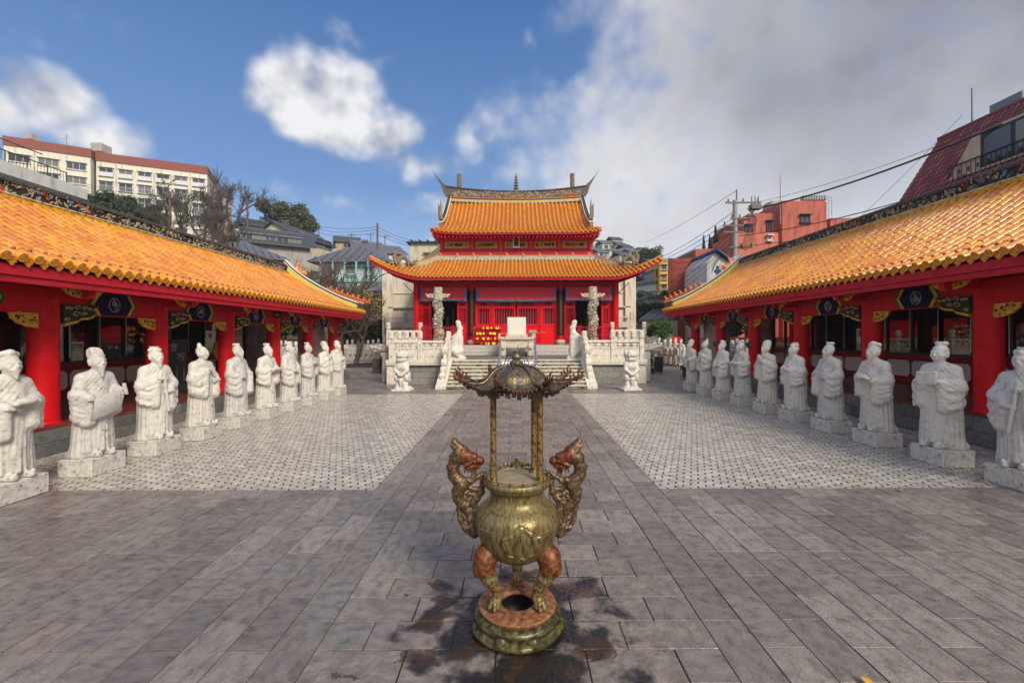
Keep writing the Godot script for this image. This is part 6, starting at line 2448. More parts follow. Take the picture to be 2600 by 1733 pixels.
		m.cbox(V(-0.08, -0.86, 0), V(0.5, 1.36, 0.5), 0.02)
		part(t, "spout_pier", m.done(), stone("spout_stone", Color(0.5, 0.49, 0.47), true))
	var col := MB.new()
	var f := FastNoiseLite.new()
	f.seed = 8
	f.frequency = 1.0
	f.fractal_octaves = 2
	f.domain_warp_enabled = true
	f.domain_warp_amplitude = 0.6
	var q := PackedVector3Array()
	var H := 2.55
	for j in 130:
		for i in 60:
			var a := TAU * i / 60.0
			var y := H * j / 129.0
			var tw := a + y * 1.6
			var n := f.get_noise_3d(cos(tw) * 1.5, y * 2.6, sin(tw) * 1.5)
			var coil := sin(y * 5.2 - a)
			var r := 0.29 + 0.05 * clampf(coil * 1.6, -1.0, 1.0) - 0.1 * smoothstep(0.12, 0.3, absf(n) * 1.6) + 0.035 * f.get_noise_3d(cos(a) * 5.0, y * 7.0, sin(a) * 5.0)
			q.append(V(cos(a) * r, y + 0.1, -sin(a) * r))
	col.grid(q, 60, 130, true)
	var colm := col.done()
	var cs := mat("column_stone", Color(0.58, 0.53, 0.42), 0.85, {"tex": noise_tex("column_t", 0.02, [[0.0, grey(0.45)], [0.5, grey(0.9)], [1.0, grey(1.0)]], 256), "scale": 1.2})
	for s in [-1.0, 1.0]:
		var t := thing("dragon_column", "freestanding stone column carved with a coiling dragon, before the hall's %s doorway" % ("left" if s < 0.0 else "right"), "column", V((4.5 if s < 0.0 else 4.42) * s, 1.6, -25.55), 1.3 * s, "carved dragon columns")
		part(t, "shaft", colm, cs)
		var m := MB.new()
		m.cbox(V(0, 0.06, 0), V(0.9, 0.12, 0.9), 0.02)
		part(t, "base", m.done(), cs)
		m = MB.new()
		m.lathe(PackedVector2Array([Vector2(0.26, 2.6), Vector2(0.3, 2.64), Vector2(0.24, 2.7), Vector2(0.26, 2.9), Vector2(0.24, 3.3), Vector2(0.25, 3.34), Vector2(0.0, 3.34)]), 20)
		part(t, "capital", m.done(), cs)
		m = MB.new()
		for g2 in [-1.0, 1.0]:
			m.prism(PackedVector2Array([Vector2(0.2 * g2, 2.74), Vector2(0.6 * g2, 2.78), Vector2(0.72 * g2, 2.98), Vector2(0.55 * g2, 2.95), Vector2(0.42 * g2, 3.0), Vector2(0.2 * g2, 2.95)]), 0.16)
		part(t, "cloud_wing", m.done(), cs, Transform3D(Basis(Vector3.UP, -1.3 * s), Vector3.ZERO))
		var fe := thing("red_fence", "low red metal fence round the stone dragon column %s of the doors" % ("left" if s < 0.0 else "right"), "fence", V(4.45 * s, 1.6, -25.5), 0.0, "red fences round the dragon columns")
		var rd := red("red_metal", Color(0.5, 0.02, 0.03), 0.4)
		for sd in 4:
			var bas := Basis(Vector3.UP, sd * PI / 2)
			for y in [0.12, 0.55, 1.0]:
				m = MB.new()
				m.rod(bas * V(-0.85, y, 0.7 if sd % 2 == 0 else 0.85), bas * V(0.85, y, 0.7 if sd % 2 == 0 else 0.85), 0.018, 0.018, 6)
				part(fe, "rail", m.done(), rd)
			for i in 14:
				m = MB.new()
				var x := -0.8 + i * 1.6 / 13.0
				m.rod(bas * V(x, 0.0, 0.7 if sd % 2 == 0 else 0.85), bas * V(x, 1.12, 0.7 if sd % 2 == 0 else 0.85), 0.009, 0.009, 5)
				part(fe, "fence_bar", m.done(), rd)

# ---------------------------------------------------------------- town on the hillside
func hill_y(x: float, d: float) -> float:
	var k := lerpf(0.36, 0.085, clampf((x + 68.0) / 26.0, 0.0, 1.0))
	k = lerpf(k, 0.155, clampf(x / 40.0, 0.0, 1.0))
	return minf(maxf(0.0, d - 44.0) * k, 21.0)

func win_part(b: Node3D, o: Vector3, bas: Basis, w: float, h: float, frame: Material, pane: Material, bars := 1, rail := 0) -> void:
	var m := MB.new()
	var f := 0.09
	m.box(V(0, h / 2 - f / 2, 0), V(w, f, 0.12))
	m.box(V(0, -h / 2 + f / 2, 0), V(w, f, 0.12))
	for i in bars + 2:
		m.box(V(lerpf(-w / 2 + f / 2, w / 2 - f / 2, i / float(bars + 1)), 0, 0), V(f, h - 2 * f, 0.12))
	m.box(V(0, h / 2 + 0.12, 0.12), V(w + 0.25, 0.1, 0.5))
	m.box(V(0, -h / 2 - 0.08, 0.06), V(w + 0.2, 0.1, 0.3))
	var wn := part(b, "window", m.done(), frame, Transform3D(bas, o), true)
	m = MB.new()
	m.box(V(0, 0, -0.03), V(w - 0.02, h - 0.02, 0.02))
	part(wn, "pane", m.done(), pane, Transform3D(bas, o), true)
	if rail == 1:
		m = MB.new()
		m.box(V(0, -h * 0.28, 0.36), V(w + 0.1, h * 0.5, 0.05))
		part(wn, "balcony_panel", m.done(), mat("balcony_white", Color(0.6, 0.62, 0.66), 0.5), Transform3D(bas, o), true)
	elif rail == 2:
		m = MB.new()
		for i in 11:
			m.box(V(lerpf(-w / 2, w / 2, i / 10.0), -h * 0.26, 0.36), V(0.035, h * 0.48, 0.035))
		m.box(V(0, -h * 0.02, 0.36), V(w + 0.1, 0.05, 0.06))
		m.box(V(0, -h * 0.5, 0.3), V(w + 0.1, 0.06, 0.2))
		part(wn, "balcony_rail", m.done(), mat("balcony_white", Color(0.6, 0.62, 0.66), 0.5), Transform3D(bas, o), true)

func panes(k: int) -> StandardMaterial3D:
	var m := mat("far_pane_%d" % (k % 3), [Color(0.03, 0.035, 0.045), Color(0.16, 0.16, 0.14), Color(0.06, 0.07, 0.09)][k % 3], 0.12, {"spec": 0.6})
	return m

func wall_mat(key: String, c: Color) -> StandardMaterial3D:
	return mat(key, c, 0.85, {"tex": noise_tex("render_coat", 0.008, [[0.0, grey(0.72)], [0.4, grey(0.93)], [1.0, grey(1.0)]], 512, FastNoiseLite.TYPE_SIMPLEX_SMOOTH, 5, false, 20.0), "stretch": Vector3(0.3, 0.06, 0.3), "world": true})

func roof_tiles_mat(key: String, c: Color) -> StandardMaterial3D:
	return mat(key, c, 0.5, {"tex": noise_tex("roof_t", 0.03, [[0.0, grey(0.6)], [1.0, grey(1.0)]], 256), "scale": 0.5, "world": true})

func house(label: String, a: Vector3, b: Vector3, eave: float, deep: float, roof: String, rise: float, wm: Material, rm: Material, wins: Array, over := 0.6, category := "house") -> Node3D:
	var dir := V(b.x - a.x, 0, b.z - a.z)
	var w := dir.length()
	dir = dir.normalized()
	var out := Vector3.UP.cross(dir) * -1.0
	if out.z < 0.0:
		out = -out
	var bas := Basis(dir, Vector3.UP, out)
	var y0 := minf(a.y, b.y) - 1.0
	var org := V((a.x + b.x) * 0.5, y0, (a.z + b.z) * 0.5) - out * deep * 0.5
	var t := thing("house", label, category, org)
	var h := eave - y0
	var P := func(x: float, y: float, z: float) -> Vector3: return org + bas * V(x, y, z)
	var m := MB.new()
	m.hexa(P.call(0, h * 0.5, 0), dir * w * 0.5, V(0, h * 0.5, 0), out * deep * 0.5)
	if roof == "gable":
		for g in [-1.0, 1.0]:
			var p0: Vector3 = P.call(-w / 2 * 1.0, h, deep / 2 * g)
			m.out4(P.call(0, h, 0), P.call(w / 2 * g, h, -deep / 2), P.call(w / 2 * g, h, deep / 2), P.call(w / 2 * g, h + rise, 0), P.call(w / 2 * g, h + rise, 0))
			var _u := p0
	wpart(t, "wall", m, wm)
	m = MB.new()
	if roof == "flat":
		m.hexa(P.call(0, h + rise * 0.5, 0), dir * (w * 0.5 + over), V(0, rise * 0.5, 0), out * (deep * 0.5 + over))
	elif roof == "gable" or roof == "side":
		for g in [-1.0, 1.0]:
			var e: Vector3 = P.call(0, h - over * rise / deep * 2.0, (deep / 2 + over) * g)
			var r: Vector3 = P.call(0, h + rise, 0)
			m.hexa((e + r) * 0.5 + V(0, 0.12, 0), dir * (w * 0.5 + over), V(0, 0.1, 0), (e - r) * 0.5)
	elif roof == "hip":
		var q := w * 0.5 + over
		var z := deep * 0.5 + over
		var k := maxf(q - z, 0.3)
		var A: Vector3 = P.call(-q, h, z)
		var B: Vector3 = P.call(q, h, z)
		var C: Vector3 = P.call(q, h, -z)
		var D: Vector3 = P.call(-q, h, -z)
		var E: Vector3 = P.call(-k, h + rise, 0)
		var G: Vector3 = P.call(k, h + rise, 0)
		var o: Vector3 = P.call(0, h - 5.0, 0)
		m.out4(o, A, B, G, E)
		m.out4(o, C, D, E, G)
		m.out4(o, B, C, G, G)
		m.out4(o, D, A, E, E)
		m.hexa(P.call(0, h - 0.08, 0), dir * q, V(0, 0.08, 0), out * z)
	var rp := wpart(t, "roof", m, rm)
	if roof != "flat":
		m = MB.new()
		var k2 := w * 0.5 + over if roof != "hip" else maxf(w * 0.5 - deep * 0.5, 0.3)
		m.tube(PackedVector3Array([P.call(-k2, h + rise + 0.16, 0), P.call(k2, h + rise + 0.16, 0)]), PackedFloat32Array([0.2]), 6)
		wpart(rp, "ridge_tiles", m, rm)
		var ribs := MB.new()
		var n := int(w / 0.7)
		for i in n:
			var x := lerpf(-w / 2 - over * 0.8, w / 2 + over * 0.8, (i + 0.5) / n)
			var k3 := 1.0
			if roof == "hip":
				k3 = clampf((w * 0.5 + over - absf(x)) / (deep * 0.5 + over), 0.0, 1.0)
			var e: Vector3 = P.call(x, h - (over * rise / deep * 2.0 if roof != "hip" else 0.0) + 0.2, deep / 2 + over)
			var r: Vector3 = P.call(x, h + rise + 0.2, 0)
			if roof == "hip":
				r = P.call(x, h + rise * k3 + 0.1, (deep / 2 + over) * (1.0 - k3))
				e = P.call(x, h + 0.1, deep / 2 + over)
			if e.distance_to(r) > 0.3:
				ribs.rod(e, r, 0.09, 0.09, 5)
		if ribs.v.size():
			var rr := wpart(rp, "roof_ribs", ribs, rm)
			rr.set_meta("kind", "stuff")
	var i := 0
	for q in wins:
		win_part(t, P.call((q[0] - 0.5) * w, q[1] + 1.0, deep * 0.5 + 0.03), bas, q[2], q[3], mat("window_frame_grey", Color(0.25, 0.25, 0.25), 0.5), panes(i), 1)
		i += 1
	return t

func apartment() -> void:
	var cream := wall_mat("apartment_cream", Color(0.78, 0.73, 0.6))
	var rust := mat("apartment_parapet", Color(0.24, 0.07, 0.045), 0.8)
	var frame := mat("window_frame_white", Color(0.55, 0.56, 0.58), 0.5)
	var A := at(10, 343, 90.0)
	var B := at(231, 371, 96.5)
	var C := at(245, 383, 98.5)
	var D := at(527, 419, 107.0)
	var t := thing("apartment_block", "long cream apartment block with red parapet high on the left hillside", "building", V((A.x + D.x) * 0.5, 15, (A.z + D.z) * 0.5))
	var wing := func(p: Vector3, q: Vector3, cols: int, rows: int, first: int) -> void:
		var dir := V(q.x - p.x, 0, q.z - p.z)
		var w := dir.length()
		dir = dir.normalized()
		var out := dir.cross(Vector3.UP)
		if out.z < 0.0:
			out = -out
		var bas := Basis(dir, Vector3.UP, out)
		var top := (p.y + q.y) * 0.5
		var foot := 12.0
		var mid := V((p.x + q.x) * 0.5, 0, (p.z + q.z) * 0.5) - out * 6.0
		var m := MB.new()
		m.hexa(mid + V(0, (top - 1.9 + foot) * 0.5, 0), dir * w * 0.5, V(0, (top - 1.9 - foot) * 0.5, 0), out * 6.0)
		wpart(t, "wall", m, cream)
		m = MB.new()
		m.hexa(mid + V(0, top - 0.95, 0), dir * (w * 0.5 + 0.12), V(0, 0.95, 0), out * 6.15)
		wpart(t, "parapet", m, rust)
		var o := V((p.x + q.x) * 0.5, 0, (p.z + q.z) * 0.5)
		for i in cols:
			for j in rows:
				var x := ((i + 0.5) / cols - 0.5) * w * (1.0 if cols > 3 else 0.98)
				var rail := 0
				if first == 1:
					rail = 1 if j == 0 else 2
				win_part(t, o + dir * x + out * 0.03 + V(0, top - 4.2 - j * 3.05, 0), bas, 2.5 if first else 3.2, 1.9 if first else 1.5, frame, panes(i + j * 2), 1 if first else 2, rail)
			if i % 2 == 1:
				m = MB.new()
				var x2 := (float(i) / cols - 0.5) * w
				m.rod(o + dir * x2 + out * 0.12 + V(0, foot, 0), o + dir * x2 + out * 0.12 + V(0, top - 2.0, 0), 0.09, 0.09, 6)
				wpart(t, "drainpipe", m, cream)
	wing.call(A, B, 3, 6, 0)
	wing.call(C, D, 6, 6, 1)
	var m := MB.new()
	m.cbox(at(258, 380, 104) + V(0, 0.4, 0), V(2.6, 2.2, 3.0), 0.2)
	wpart(t, "stair_tower", m, mat("tower_grey", Color(0.36, 0.35, 0.31), 0.8))
	m = MB.new()
	m.cbox(at(80, 350, 94) + V(0, 0.5, 0), V(1.6, 1.3, 1.5), 0.05)
	wpart(t, "roof_box", m, mat("tower_grey", Color(0.36, 0.35, 0.31), 0.8))
	var an := MB.new()
	var q := at(170, 366, 94)
	an.rod(q, q + V(0, 2.4, 0), 0.05)
	for k in 3:
		an.rod(q + V(-0.9 + 0.2 * k, 1.5 + 0.4 * k, 0), q + V(0.9 - 0.2 * k, 1.5 + 0.4 * k, 0), 0.03)
	wpart(t, "aerial", an, mat("aerial_grey", Color(0.2, 0.2, 0.2), 0.5))
	house("brown hillside block with red parapet right of the apartment block", at(548, 600, 118), at(590, 600, 122), at(548, 492, 118).y, 14.0, "flat", 1.0, wall_mat("block_brown", Color(0.36, 0.28, 0.2)), rust, [[0.3, 8, 1.6, 1.4], [0.7, 8, 1.6, 1.4]], 0.2, "building")

func town() -> void:
	var slate := roof_tiles_mat("slate_tiles", Color(0.2, 0.21, 0.25))
	var slate2 := roof_tiles_mat("slate_tiles_dark", Color(0.1, 0.105, 0.125))
	var cream := wall_mat("house_cream", Color(0.6, 0.53, 0.38))
	var white := wall_mat("house_white", Color(0.66, 0.65, 0.62))
	var tan := wall_mat("house_tan", Color(0.48, 0.36, 0.2))
	var greyw := wall_mat("house_grey", Color(0.38, 0.37, 0.35))
	house("cream hillside house with low grey gable below the big green tree", at(622, 640, 92), at(706, 640, 96), at(622, 566, 92).y, 9.0, "side", 1.9, cream, slate2, [[0.75, 5.2, 1.8, 1.6]])
	house("long dark timbered house with grey tile roof and window band, upper left town", at(606, 660, 74), at(788, 660, 80), at(606, 603, 74).y, 8.0, "side", 2.6, greyw, slate2, [[0.1, 4.0, 1.9, 1.5], [0.27, 4.0, 1.9, 1.5], [0.42, 4.0, 1.9, 1.5], [0.6, 4.0, 1.9, 1.5], [0.78, 4.0, 1.9, 1.5]], 1.0)
	house("small white gabled storehouse beside the long dark timbered house", at(586, 660, 70), at(606, 660, 70.4), at(586, 592, 70).y, 3.0, "hip", 0.9, white, white, [], 0.2)
	house("house under a broad pale grey hip roof just over the left gallery ridge", at(522, 700, 56), at(722, 700, 62), at(522, 636, 56).y, 11.0, "hip", 3.1, greyw, slate, [])
	house("long cream two-storey house with window row and grey gable", at(740, 660, 84), at(846, 660, 96), at(740, 590, 84).y, 8.0, "gable", 2.4, cream, slate2, [[0.16, 5.0, 2.2, 1.5], [0.4, 5.0, 2.2, 1.5], [0.64, 5.0, 2.2, 1.5], [0.86, 5.0, 2.2, 1.5]])
	house("small yellow-green gabled house between the two cream houses", at(710, 640, 100), at(738, 640, 101), at(710, 574, 100).y, 7.0, "side", 1.1, wall_mat("house_lime", Color(0.5, 0.47, 0.22)), slate2, [[0.5, 6.5, 1.4, 1.2]])
	house("tan gabled house on the hill beside the brown utility pole", at(852, 660, 108), at(912, 660, 110), at(852, 609, 108).y, 9.0, "side", 1.8, tan, slate2, [[0.5, 4.0, 1.8, 1.4]])
	house("grey house with dark crossed gable right of the hip-roofed guesthouse", at(905, 700, 72), at(975, 700, 74), at(905, 640, 72).y, 9.0, "side", 2.6, greyw, slate, [[0.3, 3.0, 1.6, 1.2], [0.7, 3.0, 1.6, 1.2]])
	house("distant grey-roofed house low beside the hall's left eave", at(955, 690, 96), at(1030, 690, 100), at(955, 636, 96).y, 9.0, "side", 2.2, white, slate, [[0.3, 4.0, 1.6, 1.2], [0.7, 4.0, 1.6, 1.2]])
	var g := house("two-storey guesthouse with grey hip roof and pale blue veranda behind bare trees", at(812, 790, 46), at(968, 790, 46), at(812, 662, 46).y, 9.0, "hip", 2.9, wall_mat("house_veranda", Color(0.66, 0.68, 0.68)), slate, [[0.2, 4.0, 1.0, 1.2], [0.5, 4.0, 1.0, 1.2], [0.8, 4.0, 1.0, 1.2], [0.2, 1.2, 1.0, 1.2], [0.8, 1.2, 1.0, 1.2]], 0.9)
	var gm := MB.new()
	for i in 6:
		gm.box(at(815 + i * 30, 725, 44.6), V(0.14, 5.0, 0.14))
	gm.box(at(890, 694, 44.6), V(6.4, 0.1, 0.1))
	gm.box(at(890, 712, 44.6), V(6.4, 0.3, 1.2))
	wpart(g, "veranda", gm, mat("veranda_blue", Color(0.2, 0.5, 0.55), 0.6))
	house("small slate-roofed wing below the pale blue veranda", at(932, 800, 41), at(966, 800, 41), at(932, 745, 41).y, 4.0, "side", 1.1, wall_mat("house_pale_blue", Color(0.5, 0.57, 0.57)), slate, [[0.5, 1.6, 0.8, 1.2]], 0.4)
	house("cream flat-topped house with dark eaves left of the hall's upper storey", at(1043, 740, 50), at(1130, 740, 50), at(1043, 613, 50).y, 8.0, "hip", 0.5, cream, roof_tiles_mat("navy_roof", Color(0.035, 0.045, 0.07)), [[0.52, 3.9, 0.85, 0.75]], 0.4)
	var t := thing("museum_building", "pale beige museum with olive roof standing behind the red hall", "building", V(-0.5, 0, -42))
	var beige := wall_mat("museum_beige", Color(0.74, 0.68, 0.57))
	var m := MB.new()
	m.span(V(-11.3, 0, -50), V(10.1, 7.9, -37.4))
	wpart(t, "wall", m, beige)
	m = MB.new()
	m.span(V(-11.45, 7.9, -50.2), V(10.25, 8.35, -37.2))
	wpart(t, "cornice", m, wall_mat("museum_cornice", Color(0.66, 0.61, 0.52)))
	m = MB.new()
	m.prism(PackedVector2Array([Vector2(-9.0, 8.35), Vector2(9.0, 8.35), Vector2(5.5, 11.0), Vector2(-5.5, 11.0)]), 7.0, Transform3D(Basis(), V(-0.5, 0, -43.5)))
	wpart(t, "roof", m, mat("olive_roof", Color(0.13, 0.14, 0.09), 0.7))
	for s in [-1.0, 1.0]:
		m = MB.new()
		m.cbox(V(s * 8.4 - 0.6, 4.55, -37.3), V(3.6, 0.12, 0.3), 0.02)
		m.cbox(V(s * 8.4 - 0.6, 5.75, -37.36), V(3.4, 0.06, 0.1), 0.01)
		wpart(t, "string_course", m, wall_mat("museum_cornice", Color(0.66, 0.61, 0.52)))
		m = MB.new()
		m.cbox(V(s * 10.2 - 0.6, 4.0, -37.3), V(0.9, 8.0, 0.3), 0.02)
		wpart(t, "pilaster", m, beige)
		m = MB.new()
		m.cbox(V(s * 8.6 - 0.6, 3.05, -36.6), V(3.2, 0.5, 0.3), 0.03)
		m.cbox(V(s * 8.6 - 0.6, 3.65, -36.6), V(3.2, 0.1, 0.2), 0.02)
		for k in 3:
			m.cbox(V(s * 8.6 - 0.6 + (k - 1) * 1.5, 3.6, -36.6), V(0.2, 1.0, 0.22), 0.03)
			m.rod(V(s * 8.6 - 0.6 + (k - 1) * 1.2, 0.4, -36.6), V(s * 8.6 - 0.6 + (k - 1) * 1.2, 2.8, -36.6), 0.22, 0.2, 14)
		wpart(t, "marble_balcony", m, carved("marble_cap", Color(0.6, 0.58, 0.55)))
	rng.seed = 77
	var k := 0
	for q in [[1508, 612, 30], [1530, 618, 34], [1556, 608, 26], [1548, 636, 36], [1585, 628, 24], [1600, 640, 26], [1622, 632, 22], [1520, 640, 26], [1575, 648, 30], [1612, 655, 26], [1640, 645, 24], [1570, 620, 20], [1635, 668, 30], [1655, 690, 26], [1640, 712, 30], [1665, 720, 24]]:
		var d: float = 165.0 - 0.82 * (q[1] - 608)
		var wm: Material = [white, cream, greyw, white][k % 4]
		house("small %s house on the far hillside right of the hall, %s" % [["white", "cream", "grey", "pale"][k % 4], ["topmost near the hall's eave", "second along the crest", "third along the crest", "below the crest", "left of the lone tree", "under the lone tree", "by the crest's end", "lowest near the eave", "mid-slope with dark roof", "mid-slope toward the wires", "farthest along the slope", "behind the crest", "above the yellow building", "beside the yellow building", "below the pines", "nearest the red wall"][k]], at(q[0], q[1] + 40, d), at(q[0] + q[2], q[1] + 40, d + 1.0), at(q[0], q[1], d).y, 6.0, "side" if k % 3 else "flat", 1.3 if k % 3 else 0.4, wm, slate if k % 2 else slate2, [[0.3, 4.2, 1.3, 1.2], [0.72, 4.2, 1.3, 1.2]], 0.3)
		k += 1
	house("bright yellow apartment house between the hall's eave and the red wall", at(1676, 780, 72), at(1698, 780, 72), at(1676, 664, 72).y, 8.0, "flat", 0.4, wall_mat("house_yellow", Color(0.72, 0.46, 0.06)), greyw, [[0.5, 6.4, 0.8, 0.7], [0.5, 4.8, 0.8, 0.7], [0.5, 3.2, 0.8, 0.7], [0.5, 1.6, 0.8, 0.7]], 0.1, "building")
	house("narrow grey house left of the yellow apartment house", at(1658, 790, 75), at(1676, 790, 75), at(1658, 690, 75).y, 6.0, "flat", 0.3, greyw, slate2, [[0.5, 4.5, 0.6, 0.9], [0.5, 2.5, 0.6, 0.9]], 0.1)
	house("small cream house under the yellow apartment house", at(1660, 790, 62), at(1690, 790, 62), at(1660, 741, 62).y, 5.0, "flat", 0.2, cream, greyw, [[0.55, 1.8, 0.7, 0.5]], 0.1)
	house("olive and white low apartment house behind the shrub", at(1648, 800, 52), at(1698, 800, 52), at(1648, 758, 52).y, 6.0, "flat", 0.3, wall_mat("house_olive", Color(0.4, 0.42, 0.34)), slate, [[0.25, 0.9, 0.9, 0.7], [0.65, 0.9, 0.9, 0.7]], 0.2)
	house("low slate roof between the hall and the right gallery's end", at(1632, 850, 44), at(1706, 850, 42), at(1632, 815, 44).y, 5.0, "side", 0.9, white, slate2, [], 0.3)
	var brick := mat("red_cladding", Color(0.33, 0.055, 0.035), 0.75, {"tex": noise_tex("clad", 0.02, [[0.0, grey(0.75)], [1.0, grey(1.0)]], 256), "stretch": Vector3(0.2, 2.0, 0.2), "world": true})
	t = thing("red_building", "windowless brick-red clad building behind the right gallery's end", "building", V(16, 0, -44))
	m = MB.new()
	var a := at(1709, 870, 43)
	var b := at(1806, 657, 43)
	var foot := func(p0: Vector2, p1: Vector2, p2: Vector2, p3: Vector2, h: float) -> MB:
		var o := MB.new()
		o.prism(PackedVector2Array([p0, p1, p2, p3]), h, Transform3D(Basis(Vector3.RIGHT, Vector3.FORWARD, Vector3.UP), V(0, h * 0.5, 0)))
		return o
	m = foot.call(Vector2(a.x, 43), Vector2(b.x, 43), Vector2(b.x + 5.0, 54), Vector2(a.x + 4.0, 54), b.y)
	wpart(t, "wall", m, brick)
	m = MB.new()
	m = foot.call(Vector2(at(1697, 0, 43).x, 43.05), Vector2(a.x - 0.01, 42.95), Vector2(a.x + 3.98, 53.9), Vector2(a.x + 3.5, 53.9), b.y + 0.02)
	wpart(t, "corner_strip", m, mat("corner_brick", Color(0.17, 0.035, 0.025), 0.8))
	for i in 16:
		m = MB.new()
		m.box(V((a.x + b.x) * 0.5, 0.5 + i * 0.58, -42.985), V(b.x - a.x, 0.012, 0.03))
		wpart(t, "cladding_joint", m, mat("corner_brick", Color(0.17, 0.035, 0.025), 0.8))
	m = MB.new()
	m.span(V(at(1767, 0, 50).x, 4, -58), V(at(1850, 0, 50).x, at(0, 633, 50).y, -50))
	wpart(t, "rear_block", m, mat("terracotta", Color(0.36, 0.09, 0.06), 0.8))
	t = thing("clinic_building", "pale grey gabled clinic wall with a navy blue cross", "building", V(17, 0, -39))
	m = MB.new()
	var c0 := at(1796, 760, 38)
	var c1 := at(1864, 760, 38)
	var ap := at(1818, 643, 38)
	m.prism(PackedVector2Array([Vector2(c0.x, 0), Vector2(c1.x, 0), Vector2(c1.x, at(0, 676, 38).y), Vector2(ap.x, ap.y), Vector2(c0.x, at(0, 668, 38).y)]), 6.0, Transform3D(Basis(), V(0, 0, -41)))
	wpart(t, "gable_wall", m, wall_mat("clinic_grey", Color(0.58, 0.6, 0.63)))
	m = MB.new()
	var rr0 := ap + V(0, 0.25, 0)
	var rr1 := V(c1.x + 0.3, at(0, 676, 38).y, ap.z)
	m.hexa((rr0 + rr1) * 0.5 - V(0, 0, 3.2), (rr1 - rr0) * 0.5, V(0, 0.1, 0), V(0, 0, 3.6))
	wpart(t, "roof", m, roof_tiles_mat("blue_tiles", Color(0.06, 0.1, 0.22)))
	m = MB.new()
	var cc := at(1824, 689, 37.95)
	m.box(cc, V(0.2, 0.86, 0.06))
	m.box(cc, V(0.54, 0.22, 0.064))
	wpart(t, "navy_cross", m, mat("navy_cross", Color(0.012, 0.03, 0.08), 0.5))
	m = MB.new()
	for i in 7:
		var yy := at(0, 660, 38).y + i * 0.18
		m.rod(V(at(1808, 0, 38).x + i * 0.02, yy - 1.2, -37.93), V(at(1812, 0, 38).x + i * 0.14, yy - 0.6, -37.93), 0.012)
	wpart(t, "cable_bundle", m, mat("cable_black", Color(0.015, 0.015, 0.016), 0.5))
	coral()
	mansard()
	canopy()

func coral() -> void:
	var t := thing("coral_building", "coral pink stepped building with curved corners behind the right gallery", "building", V(30, 0, -54))
	var cor := wall_mat("coral_render", Color(0.5, 0.13, 0.085))
	var cor2 := wall_mat("coral_render_light", Color(0.56, 0.17, 0.11))
	var blk := func(p0: float, p1: float, ytop: float, d: float, deep: float, round_r: float, m: Material, called: String) -> void:
		var a := at(p0, ytop, d)
		var b := at(p1, ytop, d)
		var poly := PackedVector2Array([Vector2(a.x, d), Vector2(a.x, d + deep), Vector2(b.x, d + deep)])
		for i in 7:
			var q := PI / 2 * i / 6.0
			poly.append(Vector2(b.x - round_r + cos(q) * round_r, d + round_r - sin(q) * round_r))
		var mb := MB.new()
		mb.prism(poly, a.y, Transform3D(Basis(Vector3.RIGHT, Vector3.FORWARD, Vector3.UP), V(0, a.y * 0.5, 0)))
		wpart(t, called, mb, m)
	blk.call(1988, 2118, 512, 50.0, 10.0, 1.6, cor, "tower_block")
	blk.call(1905, 1990, 543, 51.0, 9.0, 0.6, cor, "wall_block")
	blk.call(1890, 1912, 562, 50.5, 9.0, 0.5, cor, "wall_block")
	blk.call(1874, 1990, 592, 47.0, 6.0, 1.2, cor2, "front_block")
	blk.call(2110, 2320, 556, 52.0, 9.0, 0.5, cor, "low_wing")
	blk.call(1850, 1896, 628, 48.0, 6.0, 0.4, cor, "low_wing")
	var fr := mat("window_frame_black", Color(0.012, 0.011, 0.011), 0.35)
	win_part(t, at(2046, 558, 49.93), Basis(), 1.1, 0.72, fr, panes(2), 1)
	win_part(t, at(1955, 577, 50.93), Basis(), 0.6, 1.1, fr, panes(0), 0)
	win_part(t, at(1903, 585, 50.4), Basis(), 0.9, 0.9, fr, panes(2), 1)
	win_part(t, at(1955, 607, 46.93), Basis(), 0.45, 0.4, mat("window_frame_white", Color(0.55, 0.56, 0.58), 0.5), panes(1), 0)
	var m := MB.new()
	for i in 9:
		m.cbox(at(2041 + i * 6.6, 506, 52), V(0.24, 0.55, 0.7), 0.02)
	wpart(t, "cooling_unit", m, mat("unit_grey", Color(0.2, 0.21, 0.23), 0.5, {"metal": 0.4}))
	m = MB.new()
	m.cbox(at(1980, 528, 54), V(3.0, 1.1, 2.0), 0.1)
	wpart(t, "rooftop_room", m, mat("tower_grey", Color(0.36, 0.35, 0.31), 0.8))
	m = MB.new()
	for i in 2:
		m.rod(at(2105 + i * 9, 560, 49.9), at(2105 + i * 9, 500, 49.9), 0.03)
	for i in 6:
		m.rod(at(2105, 504 + i * 8, 49.9), at(2114, 504 + i * 8, 49.9), 0.03)
	wpart(t, "cage_ladder", m, mat("ladder_grey", Color(0.3, 0.3, 0.3), 0.5, {"metal": 0.5}))
	m = MB.new()
	for i in 7:
		m.rod(at(1935 + i * 22, 535 - i * 2.5, 51.2), at(1935 + i * 22, 517 - i * 2.0, 51.2), 0.025)
	m.rod(at(1935, 517, 51.2), at(2067, 505, 51.2), 0.025)
	wpart(t, "roof_railing", m, mat("ladder_grey", Color(0.3, 0.3, 0.3), 0.5, {"metal": 0.5}))
	m = MB.new()
	m.rod(at(1983, 570, 49.8), at(1983, 447, 49.8), 0.07, 0.03)
	wpart(t, "antenna_mast", m, mat("aerial_grey", Color(0.2, 0.2, 0.2), 0.5))

